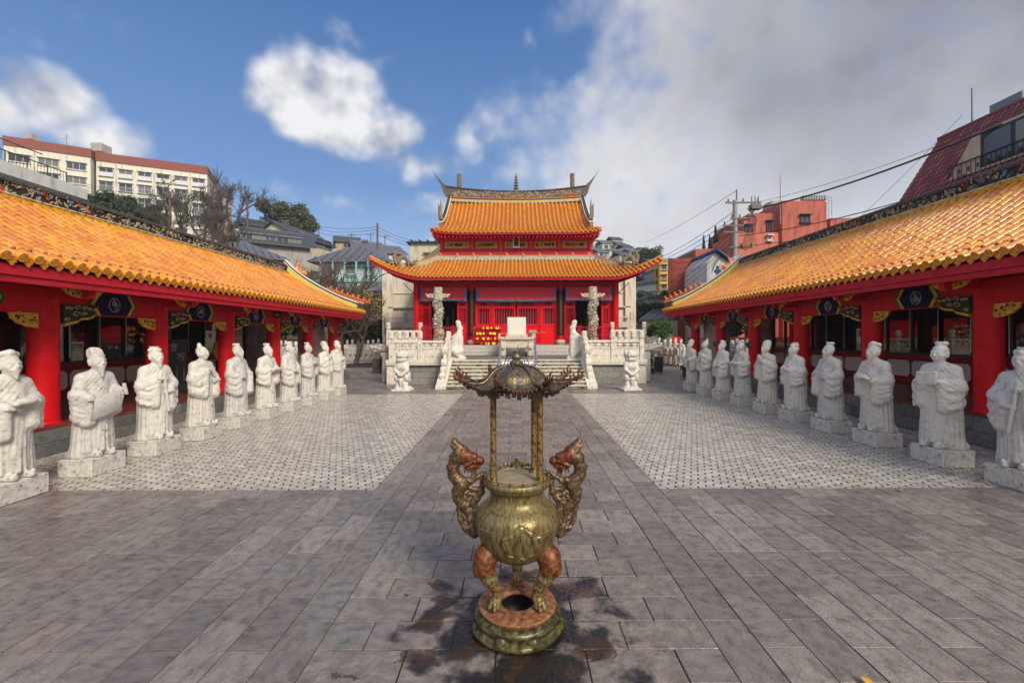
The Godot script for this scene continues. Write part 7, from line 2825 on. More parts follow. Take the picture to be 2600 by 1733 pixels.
func mansard() -> void:
	var t := thing("mansard_building", "building with a steep dark red pantile roof at the right edge", "building", V(26, 0, -20))
	var x0 := 22.6
	var y0 := 8.8
	var x1 := 26.0
	var y1 := 14.05
	var far := 27.2
	var m := MB.new()
	m.span(V(x0 + 0.6, 0, -far + 0.3), V(38, y0 + 0.4, -8))
	wpart(t, "wall", m, wall_mat("house_cream", Color(0.6, 0.53, 0.38)))
	m = MB.new()
	m.prism(PackedVector2Array([Vector2(x0, y0), Vector2(38, y0), Vector2(36, y1), Vector2(x1, y1)]), far - 8.0, Transform3D(Basis(), V(0, 0, -(far + 8.0) * 0.5)))
	var dk := mat("mansard_deck", Color(0.05, 0.014, 0.016), 0.8)
	wpart(t, "roof_deck", m, dk)
	var tl := MB.new()
	var p := PackedVector3Array()
	for j in 2:
		for i in 7:
			var u := i / 6.0
			p.append(V(lerpf(0.15, -0.15, u), 0.035 * sin(u * TAU * 0.9) + (0.05 if j else 0.015), -0.2 if j == 0 else 0.19))
	tl.grid(p, 7, 2)
	for i in 6:
		tl.quad(p[7 + i + 1], p[7 + i], p[7 + i] - V(0, 0.03, 0), p[7 + i + 1] - V(0, 0.03, 0))
	var tm := tl.done()
	var mats4 := [mat("pantile_a", Color(0.23, 0.055, 0.05), 0.45), mat("pantile_b", Color(0.18, 0.04, 0.042), 0.45), mat("pantile_c", Color(0.29, 0.08, 0.075), 0.45)]
	var down := V(x0 - x1, y0 - y1, 0).normalized()
	var nor := V(-(y1 - y0), (x1 - x0), 0).normalized()
	var bas := Basis(nor.cross(down), nor, down)
	var len := Vector2(x1 - x0, y1 - y0).length()
	var n := 0
	var rest := [[], [], []]
	var rows := int(len / 0.36)
	var hole := func(s: float, d: float) -> bool: return s > 0.3 and s < 0.73 and d < 24.6 - (s - 0.3) * 3.4 and d > 18.6 - (s - 0.3) * 1.0
	for i in 62:
		var d := far - 0.15 - i * 0.3
		for j in rows:
			var s := (j + 0.5) / rows
			var o := V(lerpf(x1, x0, s), lerpf(y1, y0, s), -d) + nor * 0.02
			if hole.call(s, d):
				continue
			var k := rng.randi() % 3
			var xf := Transform3D(bas * Basis(Vector3.UP, rng.randf_range(-0.02, 0.02)), o)
			if n < 296 and s < 0.85:
				part(t, "pantile", tm, mats4[k], xf, true)
				n += 1
			else:
				rest[k].append(xf)
	for k in 3:
		heap(t, "more_pantiles", tm, mats4[k], rest[k])
	m = MB.new()
	m.rod(V(x1, y1 + 0.06, -far), V(x1, y1 + 0.06, -8), 0.13, 0.13, 8)
	wpart(t, "ridge_tiles", m, mats4[1])
	var f := func(s: float) -> Vector3: return V(lerpf(x1, x0, s), lerpf(y1, y0, s), 0)
	var a: Vector3 = f.call(0.3)
	var b: Vector3 = f.call(0.73)
	m = MB.new()
	m.prism(PackedVector2Array([Vector2(24.4, b.y + 0.05), Vector2(22.9, a.y - 0.05), Vector2(17.2, a.y - 0.05), Vector2(17.2, b.y + 0.05)]), 1.6, Transform3D(Basis(V(0, 0, -1), Vector3.UP, V(1, 0, 0)), V(b.x + 0.95, 0, 0)))
	wpart(t, "balcony_recess", m, wall_mat("house_cream", Color(0.6, 0.53, 0.38)))
	m = MB.new()
	m.box(V(b.x + 0.13, (a.y + b.y) * 0.5 + 0.1, -20.3), V(0.05, (a.y - b.y) * 0.75, 4.4))
	var wf := wpart(t, "balcony_window", m, mat("window_frame_black", Color(0.012, 0.011, 0.011), 0.35))
	for k in 3:
		m = MB.new()
		m.box(V(b.x + 0.1, (a.y + b.y) * 0.5 + 0.1, -18.9 - k * 1.4), V(0.03, (a.y - b.y) * 0.62, 1.2))
		wpart(wf, "pane", m, panes(k))
	m = MB.new()
	m.rod(V(b.x + 0.05, b.y + 0.95, -18.6), V(b.x + 0.05, b.y + 0.95, -24.2), 0.04)
	m.rod(V(b.x + 0.05, b.y + 0.2, -18.6), V(b.x + 0.05, b.y + 0.2, -24.2), 0.03)
	for k in 24:
		var z := -18.7 - k * 0.235
		m.rod(V(b.x + 0.05, b.y + 0.2, z), V(b.x + 0.05, b.y + 0.95, z), 0.016, 0.016, 5)
		if k % 2 == 0:
			m.ball(V(b.x + 0.04, b.y + 0.55, z - 0.12), V(0.03, 0.14, 0.06), 6, 5)
	wpart(t, "iron_railing", m, mat("iron_black", Color(0.02, 0.018, 0.017), 0.5))
	m = MB.new()
	m.rod(V(x1 + 0.4, y1, -25.6), V(x1 + 0.4, y1 + 2.3, -25.6), 0.05, 0.04)
	wpart(t, "mast", m, mat("aerial_grey", Color(0.2, 0.2, 0.2), 0.5))
	m = MB.new()
	m.ball(V(x1 + 2.2, y1 + 0.2, -21.6), V(1.3, 1.3, 1.3), 18, 12)
	wpart(t, "water_tank", m, mat("tank_grey", Color(0.4, 0.38, 0.34), 0.6))
	m = MB.new()
	m.cbox(V(x1 + 0.7, y1 + 0.35, -23.7), V(1.0, 0.7, 1.6), 0.03)
	wpart(t, "roof_unit", m, mat("unit_grey", Color(0.2, 0.21, 0.23), 0.5))
	m = MB.new()
	for q in [[20.6, 0.0], [19.6, 0.0]]:
		m.tube(PackedVector3Array([V(x1 + 0.9, y1, -q[0]), V(x1 + 0.9, y1 + 1.7, -q[0]), V(x1 + 1.1, y1 + 2.0, -q[0]), V(x1 + 1.6, y1 + 2.0, -q[0])]), PackedFloat32Array([0.05]), 6)
	for k in 4:
		m.rod(V(x1 + 0.9, y1 + 0.4 + k * 0.42, -20.6), V(x1 + 0.9, y1 + 0.4 + k * 0.42, -19.6), 0.04)
	wpart(t, "roof_ladder", m, mat("iron_black", Color(0.02, 0.018, 0.017), 0.5))

func canopy() -> void:
	var t := thing("concrete_terrace_building", "white concrete slab terrace with brown railing at the left edge", "building", V(-34, 0, -24))
	var m := MB.new()
	m.span(V(-42, 11.75, -31), V(-30, 12.5, -12))
	wpart(t, "slab", m, wall_mat("canopy_white", Color(0.66, 0.66, 0.66)))
	m = MB.new()
	m.span(V(-42, 0, -30), V(-31.6, 11.75, -12))
	wpart(t, "wall", m, wall_mat("canopy_wall", Color(0.5, 0.5, 0.49)))
	m = MB.new()
	m.cbox(V(-30.8, 6.0, -30.4), V(0.8, 11.4, 0.8), 0.02)
	wpart(t, "pier", m, wall_mat("canopy_white", Color(0.66, 0.66, 0.66)))
	var br := mat("railing_brown", Color(0.07, 0.03, 0.028), 0.5)
	for k in 3:
		m = MB.new()
		m.rod(V(-30.4, 12.65 + k * 0.62 - (0.0 if k else 0.05), -30.0 + (0 if k < 2 else 1.6)), V(-30.4, 12.65 + k * 0.62, -13), 0.035)
		wpart(t, "rail", m, br)
	for i in 80:
		m = MB.new()
		var z := -29.95 + i * 0.2
		m.rod(V(-30.4, 12.5, z), V(-30.4, 13.27, z), 0.014 if i % 6 else 0.035, -1.0, 5)
		wpart(t, "rail_bar", m, br)
	m = MB.new()
	m.span(V(-40, 12.5, -20), V(-32.5, 15.0, -12))
	wpart(t, "rooftop_room", m, mat("brick_brown", Color(0.24, 0.09, 0.06), 0.8))

# ---------------------------------------------------------------- trees, poles, wires
func grow(m: MB, tips: Array, p: Vector3, dir: Vector3, len: float, r: float, depth: int, spread: float, lift: float) -> void:
	var q := PackedVector3Array([p])
	var rad := PackedFloat32Array([r])
	var d := dir
	var o := p
	for i in 3:
		d = (d + V(rng.randf_range(-1, 1), rng.randf_range(-0.6, 0.8), rng.randf_range(-1, 1)) * 0.22).normalized()
		o += d * len / 3.0
		q.append(o)
		rad.append(r * (1.0 - 0.13 * (i + 1)))
	m.tube(q, rad, 6 if depth > 3 else (4 if depth > 1 else 3), false)
	if depth <= 2:
		tips.append(o)
		tips.append(q[2])
	if depth == 0:
		return
	var n := 3 if depth > 2 else 4
	for i in n:
		var ax := V(rng.randf_range(-1, 1), rng.randf_range(-1, 1), rng.randf_range(-1, 1)).normalized()
		var nd := (d + ax * spread + V(0, lift, 0)).normalized()
		var s := q[3] if i < 2 else q[2].lerp(q[1], rng.randf())
		grow(m, tips, s, nd, len * rng.randf_range(0.62, 0.86), r * 0.64, depth - 1, spread, lift)

func leaf_mesh(pts: Array, per: int, size: float, jitter: float, droop := 0.0) -> Mesh:
	var m := MB.new()
	for p in pts:
		for i in per:
			var c: Vector3 = p + V(rng.randf_range(-1, 1), rng.randf_range(-1, 1), rng.randf_range(-1, 1)) * jitter
			var a := V(rng.randf_range(-1, 1), rng.randf_range(-0.5, 0.7) - droop, rng.randf_range(-1, 1)).normalized()
			var b := a.cross(V(rng.randf_range(-1, 1), rng.randf_range(-1, 1), rng.randf_range(-1, 1))).normalized()
			var s := size * rng.randf_range(0.7, 1.3)
			var k := rng.randf_range(0.65, 1.3)
			m.col = Color(k, k * rng.randf_range(0.95, 1.05), k * 0.95)
			m.quad(c - a * s, c + b * s * 0.45, c + a * s, c - b * s * 0.45)
	return m.done()

func blob_points(n: int, r: Vector3, lumps: int, fill := 0.5) -> Array:
	var c := []
	for i in lumps:
		var v := V(rng.randf_range(-1, 1), rng.randf_range(-0.7, 1), rng.randf_range(-1, 1))
		if v.length() > 1.0:
			v = v.normalized()
		c.append([v * rng.randf_range(fill, 0.95), rng.randf_range(0.22, 0.42)])
	var out := []
	for i in n:
		var l: Array = c[rng.randi() % lumps]
		var v: Vector3 = V(rng.randfn(), rng.randfn(), rng.randfn()).normalized() * float(l[1]) * sqrt(rng.randf())
		out.append((l[0] + v) * r)
	return out

func leaf_mat(key: String, c: Color) -> StandardMaterial3D:
	return mat(key, c, 0.55, {"vc": true, "back": Color(0.25, 0.3, 0.1)})

func tree(label: String, group: String, foot: Vector3, trunk: Mesh, crown: Mesh, bark: Material, leaf: Material, scale: float, turn: float, called := "tree") -> Node3D:
	var t := thing(called, label, "tree", foot, turn, group)
	t.scale = Vector3.ONE * scale
	if trunk:
		part(t, "trunk", trunk, bark)
	if crown:
		part(t, "crown", crown, leaf)
	return t

func backdrop() -> void:
	var g := MB.new()
	var p := PackedVector3Array()
	for j in 40:
		for i in 61:
			var x := -360.0 + i * 12.0
			var d := 42.0 + j * 9.0
			var bump := 0.8 * sin(x * 0.13 + j) * sin(j * 0.7 + x * 0.05)
			p.append(V(x, hill_y(x, d) - 0.05 + (bump if d > 60.0 else 0.0), -d))
	g.grid(p, 61, 40)
	setting("hillside", g.done(), mat("brush", Color(0.085, 0.08, 0.05), 0.95, {"tex": noise_tex("brush_t", 0.02, [[0.0, Color(0.5, 0.5, 0.4)], [0.5, Color(0.9, 0.85, 0.7)], [1.0, Color(1.2, 1.2, 0.9)]]), "scale": 0.1, "world": true}))
	apartment()
	town()
	rng.seed = 404
	var bark := mat("bark", Color(0.085, 0.065, 0.055), 0.9)
	var bark2 := mat("bark_brown", Color(0.13, 0.095, 0.075), 0.9)
	var bare := []
	var tips := []
	for i in 3:
		var m := MB.new()
		var tp := []
		grow(m, tp, Vector3.ZERO, V(0.05, 1, 0).normalized(), 1.5, 0.14, 5, 0.75, 0.28)
		bare.append(m.done())
		tips.append(tp)
	var n := 0
	var where := ["far left below the apartment block", "under the apartment's end", "left of the wooden pole", "right of the wooden pole", "above the pale hip roof", "beside the hillside shrubs", "over the gallery ridge's middle", "against the brown block", "tallest by the brown block", "by the white storehouse", "leaning by the storehouse", "behind the ridge near the pole", "low on the slope", "thin one near the hip roof"]
	for q in [[225, 585, 62, 1.2], [300, 575, 66, 1.3], [400, 600, 62, 1.4], [470, 590, 64, 1.6], [520, 585, 66, 1.7], [560, 600, 62, 1.4], [440, 625, 56, 1.3], [585, 570, 84, 2.2], [600, 560, 90, 2.1], [500, 620, 58, 1.5], [545, 575, 72, 1.7], [570, 630, 55, 1.2], [610, 650, 54, 1.2], [425, 560, 76, 1.7]]:
		var f := at(q[0], q[1], q[2])
		tree("bare leafless tree on the left hillside, %s" % where[n], "bare trees on the hillside", f - V(0, 1.0, 0), bare[n % 3], null, bark, null, q[3], n * 1.3, "bare_tree")
		n += 1
	n = 0
	for q in [[800, 36, 1.75], [835, 33, 1.7], [868, 35, 1.75], [760, 38, 1.7], [905, 37, 1.5], [725, 40, 1.7], [690, 43, 1.8], [650, 46, 1.9]]:
		tree("bare branching tree behind the left gallery's end, %s" % ["second from the left", "in the middle", "beside the yellow tree", "left of that", "nearest the beige museum", "over the gallery's end ridge", "before the long cream house", "leftmost, before the timbered house"][n], "bare trees behind the left gallery", V((q[0] - VX) / F * q[1], 0, -q[1]), bare[(n + 1) % 3], null, bark2, null, q[2], n * 2.1, "bare_tree")
		n += 1
	var yt := []
	for i in tips[0].size():
		if i % 2 == 0:
			yt.append(tips[0][i])
	tree("bare tree with sparse yellow leaves between gallery end and museum", "", V((902 - VX) / F * 34.0, 0, -34.0), bare[0], leaf_mesh(yt, 3, 0.06, 0.16), bark2, leaf_mat("yellow_leaves", Color(0.5, 0.38, 0.03)), 1.3, 0.6, "yellow_tree")
	var crowns := []
	for i in 3:
		crowns.append(leaf_mesh(blob_points(1500, V(1.6, 1.25, 1.6), 16), 4, 0.1, 0.12))
	var stem := MB.new()
	stem.tube(PackedVector3Array([V(0, -3.2, 0), V(0.05, -1.5, 0), V(-0.05, -0.2, 0.05), V(0.1, 0.5, 0)]), PackedFloat32Array([0.24, 0.19, 0.15, 0.06]), 8)
	var stm := stem.done()
	var deep := leaf_mat("evergreen_leaves", Color(0.045, 0.075, 0.018))
	var mid := leaf_mat("green_leaves", Color(0.075, 0.14, 0.025))
	var olive := leaf_mat("olive_leaves", Color(0.1, 0.115, 0.03))
	n = 0
	for q in [[240, 520, 64, 1.5], [300, 525, 62, 1.9], [360, 540, 62, 1.5], [330, 560, 60, 1.5], [395, 560, 60, 1.1], [540, 560, 76, 1.2], [580, 615, 62, 1.0]]:
		tree("dark evergreen shrub on the slope below the apartment block, %s" % ["leftmost", "largest", "right of the largest", "lower one in front", "low right one", "by the apartment's corner", "beside the white storehouse"][n], "evergreen shrubs on the slope", at(q[0], q[1], q[2]), stm, crowns[n % 3], bark, deep if n < 4 else olive, q[3], n * 1.0, "evergreen_shrub")
		n += 1
	n = 0
	for q in [[715, 560, 104, 4.0], [770, 568, 106, 2.8]]:
		tree("broad green tree crowning the left hill, %s" % ["larger left one", "smaller right one"][n], "green trees on the hilltop", at(q[0], q[1], q[2]), stm, crowns[n], bark, olive, q[3], 0.5 + n, "broadleaf_tree")
		n += 1
	n = 0
	for q in [[1650, 690, 90, 1.8], [1662, 770, 60, 1.6], [1640, 800, 50, 1.3], [1648, 655, 120, 2.4]]:
		tree("dark green tree right of the hall's eave, %s" % ["below the far houses", "under the yellow building", "lowest by the hall", "on the far slope"][n], "trees right of the hall", at(q[0], q[1], q[2]), stm, crowns[(n + 1) % 3], bark, deep if n != 1 else mid, q[3], n * 1.4, "broadleaf_tree")
		n += 1
	var con := []
	for i in 2600:
		var y := pow(rng.randf(), 0.8)
		var r := (1.0 - y) * 0.55 * (0.75 + 0.25 * sin(y * 40.0))
		var a := rng.randf() * TAU
		con.append(V(cos(a) * r * sqrt(rng.randf()), y * 3.2, sin(a) * r * sqrt(rng.randf())))
	var cm := leaf_mesh(con, 2, 0.07, 0.05, 0.3)
	n = 0
	for q in [[1788, 645, 58, 0.75], [1803, 648, 58, 0.8], [1818, 648, 57, 1.15]]:
		tree("slim conifer above the red building, %s" % ["left of three", "middle of three", "tallest, right of three"][n], "conifers above the red building", at(q[0], q[1], q[2]), null, cm, bark, mid, q[3], n, "conifer")
		n += 1
	var glossy := leaf_mat("glossy_leaves", Color(0.06, 0.13, 0.02))
	tree("round glossy green shrub between the terrace and the right gallery", "", V((1677 - VX) / F * 36.0, 2.5, -36.0), stm, crowns[1], bark, glossy, 0.78, 0.4, "glossy_shrub")
	n = 0
	for q in [[880, 3.2, 41, 1.3], [915, 3.6, 42, 1.4], [948, 3.0, 41, 1.2], [870, 1.3, 40, 1.0], [905, 1.2, 40, 0.9], [940, 1.4, 40, 1.0]]:
		tree("dark overgrown shrub behind the distant left sages, %s" % ["upper left", "upper middle", "upper right by the museum wall", "lower left", "lower middle", "lower right"][n], "shrubs behind the distant sages", V((q[0] - VX) / F * q[2], q[1], -q[2]), stm, crowns[n % 3], bark, deep if n % 2 else olive, q[3], n * 0.9, "overgrown_shrub")
		n += 1
	n = 0
	for q in [[720, 33, 3.2, 1.4], [765, 34, 3.0, 1.3], [1858, 34, 3.6, 1.5], [1900, 33, 3.4, 1.4]]:
		tree("leafy green tree seen through the %s gallery's open end, %s" % ["left" if n < 2 else "right", "left one" if n % 2 == 0 else "right one"], "trees behind the galleries", V((q[0] - VX) / F * q[1], q[2], -q[1]), stm, crowns[n % 3], bark2, mid, q[3], n * 1.9, "leafy_tree")
		n += 1
	for s in [-1.0, 1.0]:
		var t := thing("brick_wall", "low dark red brick wall behind the %s gallery" % ("left" if s < 0.0 else "right"), "wall", V(17.0 * s, 0, -32.0), 0.0, "brick walls behind the galleries")
		var m := MB.new()
		m.cbox(V(17.0 * s, 0.95, -32.0), V(9.0, 1.9, 0.25), 0.01)
		wpart(t, "wall_face", m, mat("brick_dark", Color(0.2, 0.07, 0.045), 0.85, {"tex": noise_tex("brick_dark_t", 0.06, [[0.0, grey(0.5)], [1.0, grey(1.0)]], 256), "stretch": Vector3(1.0, 3.0, 1.0), "world": true}))
		m = MB.new()
		m.cbox(V(17.0 * s, 1.94, -32.0), V(9.1, 0.08, 0.35), 0.02)
		wpart(t, "coping", m, mat("corner_brick", Color(0.17, 0.035, 0.025), 0.8))
	poles()

func wire(m: MB, a: Vector3, b: Vector3, sag: float, r: float) -> void:
	var q := PackedVector3Array()
	for i in 17:
		var u := i / 16.0
		q.append(a.lerp(b, u) - V(0, sag * 4.0 * u * (1.0 - u), 0))
	m.tube(q, PackedFloat32Array([r]), 5)

func cable(label: String, group: String, a: Vector3, b: Vector3, sag: float, r: float) -> void:
	var m := MB.new()
	wire(m, a, b, sag, r)
	var o := MeshInstance3D.new()
	o.name = numbered("overhead_cable")
	o.mesh = m.done()
	o.material_override = mat("cable_black", Color(0.015, 0.015, 0.016), 0.5)
	add_child(o)
	tag(o, label, "cable", group)

func pole(label: String, foot: Vector3, top: float, r: float, arms: Array, wood: bool) -> void:
	var t := thing("utility_pole", label, "utility pole", foot)
	var pm := mat("pole_wood", Color(0.13, 0.075, 0.05), 0.9) if wood else mat("pole_concrete", Color(0.3, 0.3, 0.29), 0.8)
	var m := MB.new()
	m.rod(V(0, 0, 0), V(0, top - foot.y, 0), r, r * 0.75, 10)
	part(t, "post", m.done(), pm)
	for a in arms:
		m = MB.new()
		m.cbox(V(a[1], a[0] - foot.y, 0.12), V(a[2], 0.12, 0.12), 0.01)
		var am := part(t, "crossarm", m.done(), mat("arm_steel", Color(0.12, 0.12, 0.12), 0.5, {"metal": 0.3}))
		for k in 3:
			m = MB.new()
			m.lathe(PackedVector2Array([Vector2(0.05, 0), Vector2(0.07, 0.08), Vector2(0.04, 0.1), Vector2(0.06, 0.2), Vector2(0.02, 0.26)]), 8)
			part(am, "insulator", m.done(), mat("insulator_dark", Color(0.04, 0.03, 0.03), 0.3), Transform3D(Basis(), V(a[1] + (k - 1) * a[2] * 0.42, a[0] - foot.y + 0.06, 0.12)))

func poles() -> void:
	var d := 34.0
	var f := V((1868 - VX) / F * d, 0, -d)
	pole("grey concrete utility pole with crossarms beside the coral building", f, 2.12 + (853 - 510) / F * d, 0.22, [[2.12 + (853 - 517) / F * d, 0.55, 2.7], [2.12 + (853 - 557) / F * d, 0.3, 1.4], [2.12 + (853 - 575) / F * d, -0.2, 1.6], [2.12 + (853 - 592) / F * d, -0.2, 1.6], [2.12 + (853 - 630) / F * d, 0.4, 1.8]], false)
	var t := get_node("utility_pole") as Node3D
	var m := MB.new()
	m.rod(V(0.12, 10.2, 0), V(0.12, 13.3, 0), 0.07, 0.05)
	part(t, "top_mast", m.done(), mat("arm_steel", Color(0.12, 0.12, 0.12), 0.5))
	m = MB.new()
	m.cbox(V(1.45, 11.9, 0.15), V(0.8, 0.4, 0.5), 0.05)
	for k in 3:
		m.rod(V(1.2 + k * 0.25, 12.1, 0.15), V(1.2 + k * 0.25, 12.75, 0.15), 0.05, 0.03)
	part(t, "switch_gear", m.done(), mat("switch_gear", Color(0.1, 0.1, 0.1), 0.5))
	m = MB.new()
	for k in 7:
		m.tube(PackedVector3Array([V(1.5 - k * 0.12, 11.8, 0.2), V(0.9 + 0.1 * k, 11.0, 0.3), V(0.7 + 0.06 * k, 10.0 - 0.2 * k, 0.3), V(0.5 + 0.05 * k, 9.2 - 0.1 * k, 0.2), V(0.1, 8.8, 0.2)]), PackedFloat32Array([0.022]), 5)
	part(t, "loose_cable", m.done(), mat("cable_black", Color(0.015, 0.015, 0.016), 0.5))
	m = MB.new()
	m.lathe(PackedVector2Array([Vector2(0.0, 0), Vector2(0.3, 0.02), Vector2(0.3, 0.85), Vector2(0.0, 0.9)]), 14, V(-0.25, 7.2, 0.35))
	part(t, "transformer", m.done(), mat("transformer_grey", Color(0.36, 0.37, 0.38), 0.5))
	pole("thin wooden pole standing over the left gallery ridge", at(432, 620, 60), at(432, 483, 60).y, 0.2, [[at(0, 500, 60).y, 0.0, 2.4]], true)
	pole("dark pole with crossarms on the left skyline below the brown block", at(629, 600, 90), at(629, 497, 90).y, 0.22, [[at(0, 500, 90).y, 0, 3.0], [at(0, 512, 90).y, 0, 2.2], [at(0, 515, 90).y, 0, 1.6]], true)
	pole("tall brown wooden pole left of the hall roof", at(959, 720, 62), at(959, 565, 62).y, 0.16, [], true)
	for i in 4:
		pole("small distant pole on the skyline left of the hall, %s" % ["first", "second", "third", "fourth"][i], at([810, 893, 942, 978][i], 640, 120), at(0, [575, 592, 592, 596][i], 120).y, 0.14, [[at(0, [578, 594, 595, 599][i], 120).y, 0, 2.0]], true)
	var P := at(1868, 517, d) + V(0.9, 0.1, 0.15)
	cable("thickest sagging black cable from the concrete pole to the right edge", "cables of the right pole", at(1925, 531, d), at(2680, 262, 20.0), 0.5, 0.06)
	cable("thin cable just above the thickest one", "cables of the right pole", at(1925, 515, d), at(2680, 255, 20.0), 0.45, 0.014)
	cable("lower black cable crossing the coral building to the right edge", "cables of the right pole", at(1880, 600, d), at(2680, 385, 20.0), 0.6, 0.03)
	cable("cable passing just over the right gallery ridge", "cables of the right pole", at(1900, 625, d), at(2500, 488, 22.0), 0.5, 0.022)
	cable("guy wire rising from the right gallery ridge to the roof mast", "cables of the right pole", at(2185, 555, 30.0), at(2446, 296, 26.0), 0.1, 0.012)
	for i in 3:
		cable("%s of three parallel wires from the concrete pole down to the hall's eave" % ["uppermost", "middle", "lowest"][i], "three parallel wires", at(1865, 538 + i * 16, d), at(1640, 668 + i * 7, 60.0), 0.5, 0.022)
	for i in 4:
		cable("%s of four wires slanting across the brick-red building" % ["uppermost", "second", "third", "lowest"][i], "wires across the red building", at(1866, 585 + i * 12, d), at(1660, 745 + i * 14, 38.0), 0.3, 0.016)
	cable("faint high wire from the concrete pole's top to the far hill", "cables of the right pole", at(1871, 486, d), at(1640, 615, 100.0), 0.4, 0.02)
	for i in 3:
		cable("%s of three wires strung to the tall brown pole" % ["uppermost", "middle", "lowest"][i], "wires of the tall brown pole", at(790, 564 + i * 10, 110), at(958, 574 + i * 7, 62), 0.8, 0.03)
	for i in 3:
		cable("%s of three wires from the brown pole toward the hall roof" % ["uppermost", "middle", "lowest"][i], "wires toward the hall", at(960, 575 + i * 9, 62), at(1110, 612 + i * 6, 80), 0.8, 0.03)
	for i in 4:
		cable("%s of four fine wires crossing the apartment block's facade" % ["uppermost", "second", "third", "lowest"][i], "wires before the apartment block", at(200, 456 + i * 9, 64), at(432, 492 + i * 4, 60), 0.6, 0.022)
	cable("wire sloping from the apartment block down the skyline", "", at(550, 466, 105), at(629, 500, 90), 0.4, 0.03)
	cable("wire running from the skyline pole past the green tree", "", at(632, 502, 90), at(812, 578, 118), 0.8, 0.03)

# ---------------------------------------------------------------- the bronze incense burner
func bronze(key: String, ramp: Array, rough := 0.42, metal := 0.45, scale := 3.0, stretch := 1.0) -> StandardMaterial3D:
	var r := []
	for q in ramp:
		r.append([q[0], Color(q[1], q[2], q[3]).linear_to_srgb()])
	var t := noise_tex(key + "_t", 0.012, r, 512, FastNoiseLite.TYPE_SIMPLEX_SMOOTH, 6, false, 35.0)
	return mat(key, Color(1, 1, 1), rough, {"tex": t, "stretch": Vector3(scale, scale * stretch, scale), "metal": metal, "nrm": noise_tex("bronze_n", 0.06, [], 512, FastNoiseLite.TYPE_SIMPLEX_SMOOTH, 5, true), "nscale": 0.45})

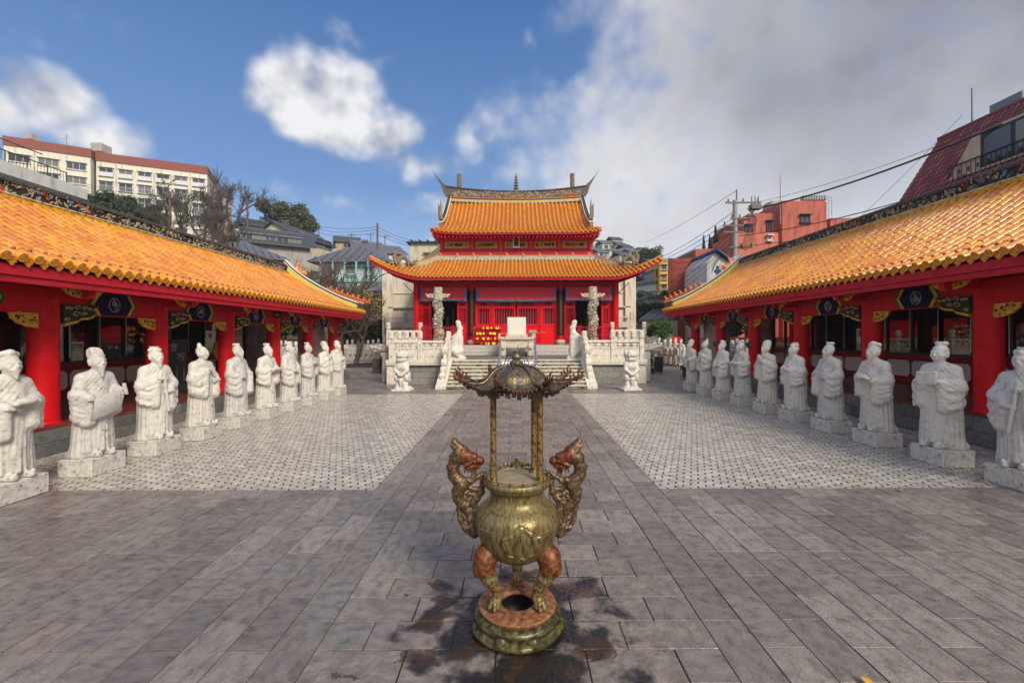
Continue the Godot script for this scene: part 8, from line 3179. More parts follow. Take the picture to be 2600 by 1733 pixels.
func censer() -> void:
	var t := thing("incense_burner", "rusty bronze tripod incense burner with dragon handles and octagonal roof", "incense burner", V(0.0, 0, -3.25))
	var brass := bronze("censer_brass", [[0.0, 0.05, 0.02, 0.01], [0.2, 0.13, 0.05, 0.016], [0.3, 0.16, 0.115, 0.04], [0.5, 0.2, 0.165, 0.07], [0.7, 0.25, 0.21, 0.1], [0.85, 0.3, 0.26, 0.14], [1.0, 0.42, 0.38, 0.24]], 0.34, 0.5, 5.0, 0.3)
	var rust := bronze("censer_rust", [[0.0, 0.02, 0.012, 0.008], [0.2, 0.06, 0.026, 0.012], [0.34, 0.16, 0.06, 0.016], [0.44, 0.2, 0.13, 0.035], [0.55, 0.22, 0.19, 0.08], [0.8, 0.27, 0.27, 0.15], [1.0, 0.36, 0.37, 0.25]], 0.38, 0.4, 7.0, 0.45)
	var dark := bronze("censer_dark", [[0.0, 0.03, 0.024, 0.02], [0.3, 0.085, 0.075, 0.07], [0.5, 0.14, 0.125, 0.11], [0.6, 0.2, 0.12, 0.05], [0.72, 0.28, 0.2, 0.08], [0.85, 0.34, 0.3, 0.16], [1.0, 0.46, 0.42, 0.26]], 0.3, 0.55, 3.5, 0.5)
	var green := bronze("censer_green", [[0.0, 0.015, 0.013, 0.009], [0.35, 0.045, 0.038, 0.018], [0.55, 0.09, 0.08, 0.028], [0.7, 0.13, 0.115, 0.045], [0.84, 0.17, 0.155, 0.07], [0.93, 0.33, 0.36, 0.26], [1.0, 0.45, 0.5, 0.4]], 0.26, 0.45, 2.6)
	var redrust := bronze("censer_red_rust", [[0.0, 0.02, 0.01, 0.008], [0.35, 0.07, 0.022, 0.015], [0.6, 0.14, 0.04, 0.022], [0.85, 0.22, 0.09, 0.045], [1.0, 0.3, 0.18, 0.09]], 0.45, 0.3)
	var m := MB.new()
	var prof := [[0.2, 0.0], [0.3, 0.0], [0.325, 0.012], [0.335, 0.03], [0.322, 0.05], [0.29, 0.06], [0.3, 0.075], [0.318, 0.1], [0.312, 0.125], [0.288, 0.142], [0.262, 0.148]]
	var p := PackedVector3Array()
	for j in prof.size():
		for i in 96:
			var a := TAU * i / 96.0
			var lobe := 1.0 + (0.035 * cos(a * 5.0 + 0.6) if j < 6 else 0.03 * absf(cos(a * 2.5 + 0.3)) - 0.015)
			var y: float = prof[j][1] + (0.012 * cos(a * 5.0 + 0.6) * (1.0 if j > 0 and j < 6 else 0.0))
			p.append(V(cos(a) * prof[j][0] * lobe, maxf(y, 0.0), -sin(a) * prof[j][0] * lobe))
	m.grid(p, 96, prof.size(), true)
	part(t, "pedestal", m.done(), green)
	for q in [0.12, 0.88, 1.38, 1.62, 0.4, 0.6]:
		m = MB.new()
		var a: float = q * PI
		m.ball(V(cos(a) * 0.29, 0.055, -sin(a) * 0.29), V(0.055, 0.06, 0.055), 14, 10)
		part(t, "scroll_foot", m.done(), green)
	m = MB.new()
	m.lathe(PackedVector2Array([Vector2(0.25, 0.135), Vector2(0.27, 0.145), Vector2(0.278, 0.155), Vector2(0.272, 0.16), Vector2(0.282, 0.165), Vector2(0.284, 0.172), Vector2(0.27, 0.178), Vector2(0.262, 0.176), Vector2(0.25, 0.181), Vector2(0.19, 0.186), Vector2(0.135, 0.184), Vector2(0.12, 0.18), Vector2(0.116, 0.16)]), 64)
	part(t, "disc", m.done(), bronze("censer_disc", [[0.0, 0.1, 0.035, 0.018], [0.4, 0.22, 0.085, 0.04], [0.7, 0.3, 0.14, 0.07], [0.9, 0.36, 0.24, 0.12], [1.0, 0.45, 0.38, 0.2]], 0.6, 0.2))
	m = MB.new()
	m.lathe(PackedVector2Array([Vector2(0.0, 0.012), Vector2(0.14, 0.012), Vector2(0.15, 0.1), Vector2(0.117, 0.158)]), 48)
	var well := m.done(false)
	part(t, "shaded_well", well, mat("shade_black", Color(0.012, 0.011, 0.01), 0.5))  # black colour paints in the shade down the hole of the base
	m = MB.new()
	var bp := PackedVector2Array([Vector2(0.0, 0.488), Vector2(0.08, 0.49), Vector2(0.14, 0.508), Vector2(0.19, 0.54), Vector2(0.232, 0.59), Vector2(0.265, 0.645), Vector2(0.29, 0.705), Vector2(0.304, 0.755), Vector2(0.31, 0.795), Vector2(0.306, 0.83), Vector2(0.29, 0.862), Vector2(0.262, 0.888), Vector2(0.232, 0.908), Vector2(0.21, 0.928), Vector2(0.2, 0.95), Vector2(0.197, 0.985), Vector2(0.205, 1.01), Vector2(0.228, 1.03), Vector2(0.238, 1.04), Vector2(0.236, 1.05), Vector2(0.246, 1.056), Vector2(0.247, 1.07), Vector2(0.242, 1.076), Vector2(0.243, 1.085), Vector2(0.232, 1.09), Vector2(0.222, 1.086), Vector2(0.22, 1.06)])
	p = PackedVector3Array()
	for j in bp.size():
		for i in 144:
			var a := TAU * i / 144.0
			var k := smoothstep(0.5, 0.56, bp[j].y) * (1.0 - smoothstep(0.74, 0.8, bp[j].y))
			var r := bp[j].x + 0.0045 * k * (absf(cos(a * 12.0)) * 2.0 - 1.0)
			p.append(V(cos(a) * r, bp[j].y, -sin(a) * r))
	m.grid(p, 144, bp.size(), true)
	part(t, "bowl", m.done(), brass)
	m = MB.new()
	for s in [-1.0, 1.0]:
		for q in [[0.6, 0.79, 0.56, 0.62], [0.6, 0.79, 0.95, 0.79]]:
			var w := PackedVector3Array()
			for i in 7:
				var u := i / 6.0
				var a: float = PI / 2 + s * lerpf(q[0], q[2], u)
				var y: float = lerpf(q[1], q[3], u)
				var r := 0.006
				for k in bp.size() - 1:
					if y >= bp[k].y and y <= bp[k + 1].y and k < 12:
						r = lerpf(bp[k].x, bp[k + 1].x, (y - bp[k].y) / (bp[k + 1].y - bp[k].y)) + 0.002
				w.append(V(cos(a) * r, y, sin(a) * r))
			m.tube(w, PackedFloat32Array([0.006]), 6)
	part(t, "panel_border", m.done(), brass)
	var c := Clay.new()
	c.cell = 0.006
	c.cap(V(0.02, 0.835, 0.296), V(0.015, 0.8, 0.302), 0.024, 0.02, 0.015)
	c.cap(V(0.035, 0.838, 0.296), V(0.09, 0.8, 0.294), 0.018, 0.016, 0.015)
	c.chain([V(0.09, 0.8, 0.294), V(0.115, 0.765, 0.284), V(0.15, 0.765, 0.268), V(0.155, 0.735, 0.262)], [0.018, 0.015, 0.016, 0.011], 0.012)
	c.cap(V(0.115, 0.76, 0.284), V(0.118, 0.735, 0.278), 0.013, 0.015, 0.01)
	c.chain([V(0.0, 0.82, 0.3), V(-0.04, 0.785, 0.304), V(-0.09, 0.762, 0.292)], [0.02, 0.016, 0.013], 0.012)
	c.cap(V(0.01, 0.8, 0.305), V(0.012, 0.765, 0.304), 0.012, 0.008, 0.01)
	c.chain([V(-0.1, 0.75, 0.287), V(-0.085, 0.69, 0.276), V(-0.06, 0.63, 0.25), V(0.05, 0.6, 0.234), V(0.12, 0.64, 0.235)], [0.008, 0.006, 0.007, 0.006, 0.006], 0.01)
	c.run()
	part(t, "beast_relief", clay_mb([c]).done(), brass)
	for q in [[-0.165, 0.82], [-0.125, 0.81], [-0.075, 0.818], [0.07, 0.83], [-0.14, 0.77]]:
		m = MB.new()
		var o := PackedVector2Array()
		for i in 10:
			var r := 0.02 if i % 2 == 0 else 0.009
			o.append(Vector2(cos(TAU * i / 10.0 + 0.3) * r, sin(TAU * i / 10.0 + 0.3) * r))
		var a := asin(q[0] / 0.304)
		var nz := V(sin(a), 0.25, cos(a)).normalized()
		var xx := Vector3.UP.cross(nz).normalized()
		m.prism(o, 0.012, Transform3D(Basis(xx, nz.cross(xx), nz), V(q[0], q[1], sqrt(0.304 * 0.304 - q[0] * q[0]))))
		part(t, "star", m.done(), dark)
	m = MB.new()
	p = PackedVector3Array()
	var fn := FastNoiseLite.new()
	fn.frequency = 9.0
	for j in 15:
		for i in 40:
			var a := TAU * i / 40.0
			var r := 0.232 * (1.0 - j / 14.0)
			p.append(V(cos(a) * r, 1.082 + 0.008 * fn.get_noise_2d(cos(a) * r, sin(a) * r) + 0.006 * sin(j / 14.0 * 1.6), -sin(a) * r))
	m.grid(p, 40, 15, true)
	part(t, "ash", m.done(), mat("ash", Color(0.42, 0.35, 0.25), 0.95, {"tex": noise_tex("ash_t", 0.08, [[0.0, grey(0.3)], [0.3, grey(0.75)], [1.0, grey(1.0)]], 256), "scale": 6.0}))
	var bal := MB.new()
	bal.lathe(PackedVector2Array([Vector2(0.007, 0.0), Vector2(0.009, 0.012), Vector2(0.006, 0.02), Vector2(0.009, 0.03), Vector2(0.003, 0.04)]), 7)
	var balm := bal.done()
	for i in 16:
		var a := TAU * (i + 0.5) / 16.0
		part(t, "rim_baluster", balm, rust, Transform3D(Basis(), V(cos(a) * 0.234, 1.085, -sin(a) * 0.234)))
	m = MB.new()
	var ring := PackedVector3Array()
	for i in 41:
		var a := TAU * i / 40.0
		ring.append(V(cos(a) * 0.234, 1.108, -sin(a) * 0.234))
	m.tube(ring, PackedFloat32Array([0.0045]), 5)
	part(t, "rim_rail", m.done(), rust)
	m = MB.new()
	for i in 9:
		var x := -0.12 + i * 0.03
		var h: float = [0.015, 0.02, 0.022, 0.035, 0.06, 0.035, 0.022, 0.02, 0.015][i]
		m.ball(V(x, 1.105 + h * 0.5, -0.215), V(0.015, h * 0.75, 0.008), 8, 6)
	part(t, "rear_cresting", m.done(), rust)
	var legs := [
		[V(-0.15, 0.63, 0.07), V(-0.225, 0.56, 0.12), V(-0.235, 0.5, 0.14), V(-0.195, 0.42, 0.135), V(-0.15, 0.33, 0.11), V(-0.138, 0.27, 0.1), V(-0.15, 0.232, 0.118)],
		[V(0.15, 0.63, 0.07), V(0.225, 0.56, 0.12), V(0.235, 0.5, 0.14), V(0.195, 0.42, 0.135), V(0.15, 0.33, 0.11), V(0.138, 0.27, 0.1), V(0.15, 0.232, 0.118)],
		[V(0, 0.62, -0.14), V(0, 0.55, -0.22), V(0, 0.49, -0.235), V(0, 0.41, -0.2), V(0, 0.32, -0.17), V(0, 0.265, -0.16), V(0, 0.23, -0.18)]]
	var jobs := []
	for q in legs:
		var l := Clay.new()
		l.cell = 0.0065
		l.chain(q, [0.085, 0.078, 0.07, 0.05, 0.034, 0.028, 0.034], 0.03)
		var o: Vector3 = q[2]
		var f := V(o.x, 0, o.z).normalized()
		var sd := f.cross(Vector3.UP)
		l.cap(o + f * 0.03 + V(0, 0.02, 0), o + f * 0.05 - V(0, 0.02, 0), 0.034, 0.026, 0.02)
		for g in [-1.0, 1.0]:
			l.cap(o + f * 0.035 + sd * 0.03 * g + V(0, 0.02, 0), o + f * 0.04 + sd * 0.032 * g + V(0, 0.022, 0), 0.016, 0.014, 0.006)
			l.cap(o + sd * 0.05 * g + V(0, 0.05, 0), o + sd * 0.055 * g + V(0, 0.0, 0) - f * 0.01, 0.022, 0.014, 0.01)
			l.cap(o + f * 0.02 + sd * 0.03 * g + V(0, 0.055, 0), o - f * 0.01 + sd * 0.05 * g + V(0, 0.085, 0), 0.018, 0.01, 0.01)
		var ft: Vector3 = q[6]
		l.cap(ft + V(0, -0.015, 0) + f * 0.01, ft + V(0, -0.012, 0) + f * 0.012, 0.04, 0.04, 0.01)
		for k in 3:
			var b := f.rotated(Vector3.UP, (k - 1) * 0.8)
			l.chain([ft + V(0, 0.03, 0), ft + b * 0.035 + V(0, 0.012, 0), ft + b * 0.052 - V(0, 0.02, 0), ft + b * 0.045 - V(0, 0.04, 0)], [0.018, 0.015, 0.012, 0.008], 0.008)
		l.floor_y = 0.184
		jobs.append(l)
	var h := dragon_handle()
	jobs.append(h)
	var hd := Clay.new()
	hd.cell = 0.0055
	hd.cap(V(0, 0, 0), V(0.05, 0.03, 0), 0.02, 0.02, 0.01)
	hd.cap(V(0.05, 0.03, 0), V(0.09, 0.05, 0), 0.019, 0.011, 0.01)
	hd.cap(V(0.05, 0.02, 0), V(0.085, 0.022, 0), 0.013, 0.008, 0.01)
	hd.chain([V(0.04, 0.05, 0), V(0.03, 0.085, 0), V(0.055, 0.11, 0), V(0.04, 0.125, 0)], [0.012, 0.01, 0.009, 0.005], 0.008)
	hd.chain([V(0.0, 0.02, 0), V(-0.02, 0.05, 0), V(-0.005, 0.075, 0)], [0.013, 0.01, 0.006], 0.008)
	hd.chain([V(-0.05, 0.01, 0), V(-0.06, 0.035, 0), V(-0.045, 0.05, 0)], [0.012, 0.009, 0.005], 0.008)
	hd.chain([V(0.075, 0.06, 0), V(0.09, 0.085, 0), V(0.11, 0.085, 0)], [0.009, 0.007, 0.004], 0.008)
	hd.cap(V(-0.1, -0.01, 0), V(0, 0, 0), 0.016, 0.02, 0.01)
	jobs.append(hd)
	sculpt(jobs)
	var mask := bronze("censer_mask", [[0.0, 0.02, 0.01, 0.008], [0.3, 0.08, 0.028, 0.012], [0.55, 0.18, 0.055, 0.018], [0.75, 0.24, 0.09, 0.025], [1.0, 0.28, 0.16, 0.06]], 0.4, 0.35, 3.5)
	for i in 3:
		var lm := clay_mb([jobs[i]])
		var lg := part(t, "leg", cut_mesh(lm, 0.465, false).done(), rust)
		part(lg, "lion_mask", cut_mesh(lm, 0.465, true).done(), mask)
	var scales := func(q: Vector3, _n: Vector3) -> float:
		return 0.0022 * maxf(0.0, sin(q.y * 300.0 + q.x * 90.0)) * maxf(0.0, sin(q.x * 280.0 - q.y * 110.0)) if q.y < 1.17 else 0.0
	var dm := clay_mb([h], scales)
	var skin := bronze("censer_dragon", [[0.0, 0.025, 0.015, 0.01], [0.35, 0.08, 0.05, 0.028], [0.6, 0.15, 0.1, 0.055], [0.8, 0.22, 0.13, 0.06], [1.0, 0.32, 0.22, 0.11]], 0.38, 0.5, 5.0)
	var face := bronze("censer_dragon_face", [[0.0, 0.03, 0.014, 0.01], [0.35, 0.1, 0.03, 0.014], [0.6, 0.2, 0.055, 0.018], [0.85, 0.27, 0.085, 0.025], [1.0, 0.32, 0.15, 0.06]], 0.4, 0.35, 7.0)
	var body := split_mesh(dm, false)
	var head := split_mesh(dm, true)
	for s in [-1.0, 1.0]:
		var bm := part(t, "dragon_handle", body.done(s > 0.0), skin)
		part(bm, "dragon_face", head.done(s > 0.0), face)
		m = MB.new()
		m.ball(V(0.312 * s, 1.215, 0.034), V(0.013, 0.009, 0.008), 10, 8)
		part(bm, "eye", m.done(), mat("censer_eye", Color(0.45, 0.42, 0.34), 0.3))
	var pm := MB.new()
	pm.lathe(PackedVector2Array([Vector2(0.034, 0.0), Vector2(0.034, 0.02), Vector2(0.025, 0.035), Vector2(0.03, 0.06), Vector2(0.0225, 0.075), Vector2(0.0225, 0.6), Vector2(0.03, 0.62), Vector2(0.034, 0.66)]), 18)
	var pmm := pm.done()
	for q in [V(-0.166, 1.075, 0.1), V(0.166, 1.075, 0.1), V(0.132, 1.075, -0.13), V(-0.178, 1.075, -0.13)]:
		part(t, "post", pmm, bronze("censer_post", [[0.0, 0.04, 0.02, 0.01], [0.35, 0.13, 0.075, 0.03], [0.55, 0.2, 0.15, 0.06], [0.72, 0.36, 0.17, 0.025], [1.0, 0.45, 0.3, 0.06]], 0.42, 0.4, 4.0), Transform3D(Basis(), q))
	censer_roof(t, dark, redrust, clay_mb([hd]).done())

func cut_mesh(m: MB, y: float, above: bool) -> MB:
	var o := MB.new()
	var map := {}
	for i in range(0, m.ix.size(), 3):
		var c := (m.v[m.ix[i]] + m.v[m.ix[i + 1]] + m.v[m.ix[i + 2]]) / 3.0
		if (c.y > y + 0.012 * sin(c.x * 90.0)) != above:
			continue
		for k in 3:
			var v := m.ix[i + k]
			if not map.has(v):
				map[v] = o.v.size()
				o.v.append(m.v[v])
				o.n.append(m.n[v])
				o.c.append(m.c[v])
			o.ix.append(map[v])
	return o

func split_mesh(m: MB, head: bool) -> MB:
	var o := MB.new()
	var map := {}
	for i in range(0, m.ix.size(), 3):
		var c := (m.v[m.ix[i]] + m.v[m.ix[i + 1]] + m.v[m.ix[i + 2]]) / 3.0
		var is_head := c.y > 1.135 and c.x > -0.405 and c.y < 1.31 and c.y > 1.135 + (c.x + 0.3) * -0.6
		if is_head != head:
			continue
		for k in 3:
			var v := m.ix[i + k]
			if not map.has(v):
				map[v] = o.v.size()
				o.v.append(m.v[v])
				o.n.append(m.n[v])
				o.c.append(m.c[v])
			o.ix.append(map[v])
	return o

func dragon_handle() -> Clay:
	var c := Clay.new()
	c.cell = 0.0058
	var b := [V(-0.4, 1.26, 0), V(-0.445, 1.23, 0), V(-0.468, 1.16, 0), V(-0.46, 1.1, 0), V(-0.425, 1.065, 0.005), V(-0.405, 1.03, 0.01), V(-0.43, 0.985, 0.005), V(-0.425, 0.93, 0), V(-0.39, 0.885, 0), V(-0.36, 0.845, 0), V(-0.345, 0.79, 0), V(-0.33, 0.73, 0), V(-0.31, 0.675, 0)]
	c.chain(b, [0.05, 0.046, 0.042, 0.042, 0.045, 0.045, 0.042, 0.04, 0.034, 0.028, 0.026, 0.03, 0.034], 0.02)
	c.cap(V(-0.4, 1.24, 0), V(-0.33, 1.225, 0), 0.058, 0.046, 0.02)
	c.cap(V(-0.33, 1.225, 0), V(-0.27, 1.205, 0), 0.04, 0.026, 0.015)
	c.cap(V(-0.268, 1.212, 0), V(-0.262, 1.2, 0), 0.029, 0.026, 0.01)
	c.cap(V(-0.35, 1.18, 0), V(-0.285, 1.165, 0), 0.03, 0.018, 0.015)
	c.cut(V(-0.31, 1.188, 0), V(-0.24, 1.182, 0), 0.007, 0.009, 0.006)
	for s in [-1.0, 1.0]:
		c.cap(V(-0.36, 1.262, 0.03 * s), V(-0.3, 1.245, 0.026 * s), 0.017, 0.014, 0.008)
		c.cap(V(-0.39, 1.285, 0.034 * s), V(-0.37, 1.25, 0.042 * s), 0.012, 0.016, 0.008)
		c.cap(V(-0.272, 1.21, 0.02 * s), V(-0.262, 1.206, 0.022 * s), 0.012, 0.01, 0.006)
		c.cap(V(-0.345, 1.195, 0.036 * s), V(-0.38, 1.18, 0.04 * s), 0.016, 0.012, 0.01)
		for i in 3:
			c.cap(V(-0.37 + i * 0.022, 1.165, 0.026 * s), V(-0.38 + i * 0.024, 1.125, 0.022 * s), 0.012, 0.004, 0.006)
	c.chain([V(-0.39, 1.285, 0), V(-0.43, 1.31, 0), V(-0.455, 1.345, 0), V(-0.463, 1.376, 0)], [0.036, 0.034, 0.024, 0.008], 0.015)
	c.cap(V(-0.43, 1.28, 0.02), V(-0.478, 1.325, 0.02), 0.026, 0.01, 0.012)
	c.cap(V(-0.43, 1.28, -0.02), V(-0.478, 1.325, -0.02), 0.026, 0.01, 0.012)
	c.chain([V(-0.318, 1.155, 0), V(-0.322, 1.12, 0.004), V(-0.335, 1.085, 0.004), V(-0.33, 1.05, 0)], [0.011, 0.009, 0.008, 0.008], 0.006)
	c.chain([V(-0.305, 1.155, 0), V(-0.3, 1.11, 0), V(-0.31, 1.08, 0)], [0.009, 0.008, 0.007], 0.006)
	c.chain([V(-0.41, 1.06, 0.01), V(-0.36, 1.07, 0.012), V(-0.33, 1.06, 0.012), V(-0.29, 1.09, 0.01), V(-0.25, 1.115, 0)], [0.03, 0.022, 0.018, 0.016, 0.016], 0.012)
	for k in 3:
		c.cap(V(-0.262, 1.112, 0), V(-0.246, 1.098 - k * 0.004, (k - 1) * 0.014), 0.009, 0.005, 0.005)
	c.chain([V(-0.258, 1.1, 0), V(-0.252, 1.04, 0), V(-0.262, 0.98, 0), V(-0.295, 0.93, 0), V(-0.345, 0.895, 0)], [0.018, 0.02, 0.024, 0.026, 0.022], 0.012)
	c.chain([V(-0.37, 1.03, 0), V(-0.33, 1.0, 0), V(-0.275, 1.0, 0)], [0.022, 0.018, 0.018], 0.012)
	c.chain([V(-0.385, 0.93, 0), V(-0.35, 0.965, 0), V(-0.31, 0.955, 0)], [0.02, 0.016, 0.018], 0.012)
	c.chain([V(-0.31, 0.92, 0), V(-0.305, 0.84, 0), V(-0.312, 0.76, 0), V(-0.3, 0.69, 0)], [0.022, 0.022, 0.024, 0.03], 0.014)
	c.chain([V(-0.43, 0.91, 0), V(-0.43, 0.85, 0), V(-0.42, 0.78, 0), V(-0.385, 0.71, 0), V(-0.335, 0.672, 0)], [0.014, 0.015, 0.016, 0.017, 0.02], 0.01)
	c.chain([V(-0.41, 0.87, 0), V(-0.395, 0.81, 0), V(-0.365, 0.79, 0)], [0.01, 0.011, 0.014], 0.008)
	c.cap(V(-0.375, 0.79, 0), V(-0.37, 0.79, 0), 0.024, 0.022, 0.01)
	c.cap(V(-0.385, 0.72, 0.01), V(-0.35, 0.72, 0.012), 0.018, 0.018, 0.01)
	for i in 9:
		var u := i / 8.0
		var o: Vector3 = b[1 + i]
		c.cap(o + V(-0.035 - 0.004 * (i % 2), 0.0, 0), o + V(-0.052, 0.016, 0), 0.012, 0.004, 0.006)
		var _u := u
	return c

func censer_roof(t: Node3D, dark: Material, redrust: Material, tip: Mesh) -> void:
	var R := 0.375
	var a0 := deg_to_rad(90.0 - 28.5)
	var m := MB.new()
	var p := PackedVector3Array()
	var N := 128
	var J := 20
	var corner := func(a: float) -> float:
		var q := wrapf(a - a0, -PI / 8, PI / 8) / (PI / 8)
		return absf(q)    # 0 at a corner, 1 mid-way
	var shape := func(a: float, u: float) -> Vector3:
		var k: float = corner.call(a)
		var pr := [[0.05, 1.903], [0.105, 1.897], [0.152, 1.88], [0.188, 1.85], [0.213, 1.815], [0.235, 1.788], [0.266, 1.772], [0.3, 1.764], [0.335, 1.76], [0.365, 1.757]]
		var g := u * 9.0
		var i0 := mini(int(g), 8)
		var r: float = lerpf(pr[i0][0], pr[i0 + 1][0], g - i0)
		var y: float = lerpf(pr[i0][1], pr[i0 + 1][1], g - i0)
		var poly := cos(PI / 8) / cos((1.0 - k) * PI / 8)
		r *= lerpf(1.0, poly * 1.03, smoothstep(0.15, 0.7, u)) * (1.0 + 0.03 * pow(1.0 - k, 2.0))
		r += 0.06 * pow(u, 4.0) * pow(1.0 - k, 4.0)
		y += 0.062 * pow(u, 5.0) * pow(1.0 - k, 3.0) - 0.012 * sin(u * PI) * k
		return V(cos(a) * r, y, sin(a) * r)
	for j in J + 1:
		for i in N:
			p.append(shape.call(-TAU * i / N, 1.0 - j / float(J)))
	m.grid(p, N, J + 1, true)
	var q := PackedVector3Array()
	for j in 6:
		for i in N:
			var v: Vector3 = shape.call(-TAU * i / N, j / 5.0)
			q.append(v - V(0, 0.014 + (1.0 - j / 5.0) * 0.04, 0))
	m.grid(q, N, 6, true)
	part(t, "roof", m.done(), dark)
	for i in 8:
		var a := a0 + TAU * i / 8.0
		var l := PackedVector3Array()
		for j in 13:
			var v: Vector3 = shape.call(a, j / 12.0)
			l.append(v + V(0, 0.006, 0))
		m = MB.new()
		m.tube(l, PackedFloat32Array([0.008, 0.009, 0.009, 0.009, 0.009, 0.009, 0.009, 0.01, 0.01, 0.01, 0.01, 0.01, 0.009]), 7)
		var rb := part(t, "roof_ridge", m.done(), dark)
		var e: Vector3 = shape.call(a, 0.97)
		part(rb, "dragon_tip", tip, redrust, Transform3D(Basis(Vector3.UP, -a).scaled(Vector3.ONE * 0.62), e + V(0, 0.004, 0)))
	for i in 88:
		var a := TAU * i / 88.0
		var e: Vector3 = shape.call(a, 1.0)
		m = MB.new()
		m.ball(V(0, -0.008, 0), V(0.014, 0.014, 0.008), 7, 5)
		part(t, "eave_scallop", m.done(), redrust, Transform3D(Basis(Vector3.UP, PI / 2 - a), e))
	m = MB.new()
	for i in 48:
		var a := TAU * i / 48.0
		var b := TAU * (i + 1) / 48.0
		var h := 0.025 + 0.014 * absf(sin(a * 12.0))
		var u: Vector3 = shape.call(a, 0.74)
		var v: Vector3 = shape.call(b, 0.74)
		m.hexa((u + v) * 0.5 - V(0, 0.03 + h * 0.5, 0), (v - u) * 0.42, V(0, h * 0.5, 0), V(u.x, 0, u.z).normalized() * 0.004)
	m.lathe(PackedVector2Array([Vector2(0.28, 1.735), Vector2(0.285, 1.745), Vector2(0.27, 1.76)]), 48)
	part(t, "valance", m.done(), dark)
	m = MB.new()
	m.lathe(PackedVector2Array([Vector2(0.03, 1.893), Vector2(0.046, 1.903), Vector2(0.051, 1.92), Vector2(0.046, 1.936), Vector2(0.03, 1.945), Vector2(0.028, 1.949), Vector2(0.034, 1.958), Vector2(0.036, 1.97), Vector2(0.03, 1.983), Vector2(0.016, 1.993), Vector2(0.015, 1.998), Vector2(0.027, 2.007), Vector2(0.026, 2.011), Vector2(0.0, 2.011)]), 28)
	part(t, "gourd_finial", m.done(), dark)
	for s in [-1.0, 1.0]:
		m = MB.new()
		m.tube(PackedVector3Array([V(0.034 * s, 1.965, 0), V(0.052 * s, 1.958, 0), V(0.06 * s, 1.93, 0), V(0.068 * s, 1.908, 0), V(0.083 * s, 1.905, 0), V(0.09 * s, 1.92, 0), V(0.078 * s, 1.945, 0), V(0.066 * s, 1.972, 0), V(0.07 * s, 1.985, 0), V(0.08 * s, 1.99, 0)]), PackedFloat32Array([0.0035]), 6)
		part(t, "curled_wire", m.done(), mat("wire_black", Color(0.015, 0.013, 0.012), 0.4, {"metal": 0.5}))

# ---------------------------------------------------------------- small things
func person(label: String, foot: Vector3, turn: float, coat: Color, legs: Color, cap: bool) -> void:
	var t := thing("person", label, "person", foot, turn)
	var c := Clay.new()
	c.cell = 0.022
	c.floor_y = 0.0
	c.both(V(0.09, 0.86, 0), V(0.1, 0.46, 0.02), 0.1, 0.075, 0.04)
	c.both(V(0.1, 0.46, 0.02), V(0.11, 0.06, -0.01), 0.07, 0.05, 0.03)
	c.both(V(0.11, 0.045, -0.01), V(0.12, 0.04, 0.14), 0.05, 0.045, 0.03)
	c.both(V(0.07, 0.9, 0), V(0.1, 1.32, 0), 0.13, 0.12, 0.08)
	c.both(V(0.16, 1.34, 0), V(0.24, 1.08, 0.02), 0.07, 0.06, 0.05)
	c.both(V(0.24, 1.08, 0.02), V(0.2, 0.88, 0.13), 0.058, 0.045, 0.04)
	c.both(V(0.2, 0.86, 0.14), V(0.19, 0.8, 0.17), 0.04, 0.03, 0.02)
	c.cap(V(0, 1.38, 0), V(0, 1.48, 0.02), 0.06, 0.055, 0.04)
	c.cap(V(0, 1.56, 0.03), V(0, 1.62, 0.01), 0.085, 0.095, 0.03)
	c.cap(V(0, 1.57, 0.12), V(0, 1.55, 0.13), 0.014, 0.018, 0.015)
	c.run()
	var col := func(p: Vector3, n: Vector3) -> Color:
		if p.y < 0.07:
			return Color(0.03, 0.03, 0.03)
		if p.y < 0.86 and absf(p.x) < 0.185:
			return legs
		if p.y < 0.87 and absf(p.x) > 0.14:
			return Color(0.45, 0.28, 0.2)
		if p.y > 1.45:
			return Color(0.02, 0.016, 0.014) if p.y > 1.62 or p.z < 0.0 else Color(0.45, 0.28, 0.2)
		return coat
	part(t, "body", clay_mb([c], null, col).done(), mat("clothed_figure", Color(1, 1, 1), 0.8, {"vc": true}))
	var h := MB.new()
	h.ball(V(0, 1.65, -0.005), V(0.108, 0.075, 0.112), 14, 8)
	part(t, "cap" if cap else "hair", h.done(), mat("hair_dark" if not cap else "cap_grey", Color(0.02, 0.016, 0.014) if not cap else Color(0.5, 0.5, 0.5), 0.8))

func strokes(m: MB, xf: Transform3D, lines: Array, r: float) -> void:
	for l in lines:
		var q := PackedVector3Array()
		for v in l:
			q.append(xf * V(v[0], v[1], 0))
		m.tube(q, PackedFloat32Array([r]), 5)

func bin(label: String, x: float, d: float, h: float) -> void:
	var t := thing("litter_bin", label, "bin", V(x, 0, -d), 0.0, "brown bins in the courtyard")
	var m := MB.new()
	m.cbox(V(0, h * 0.5 + 0.02, 0), V(0.4, h - 0.04, 0.4), 0.012)
	part(t, "box", m.done(), mat("bin_brown", Color(0.05, 0.042, 0.034), 0.6))
	m = MB.new()
	m.cbox(V(0, h + 0.012, 0), V(0.43, 0.035, 0.43), 0.01)
	part(t, "lid", m.done(), mat("bin_lid", Color(0.075, 0.065, 0.055), 0.5))
	m = MB.new()
	m.cbox(V(0, 0.02, 0), V(0.36, 0.04, 0.36), 0.005)
	part(t, "foot", m.done(), mat("bin_lid", Color(0.075, 0.065, 0.055), 0.5))

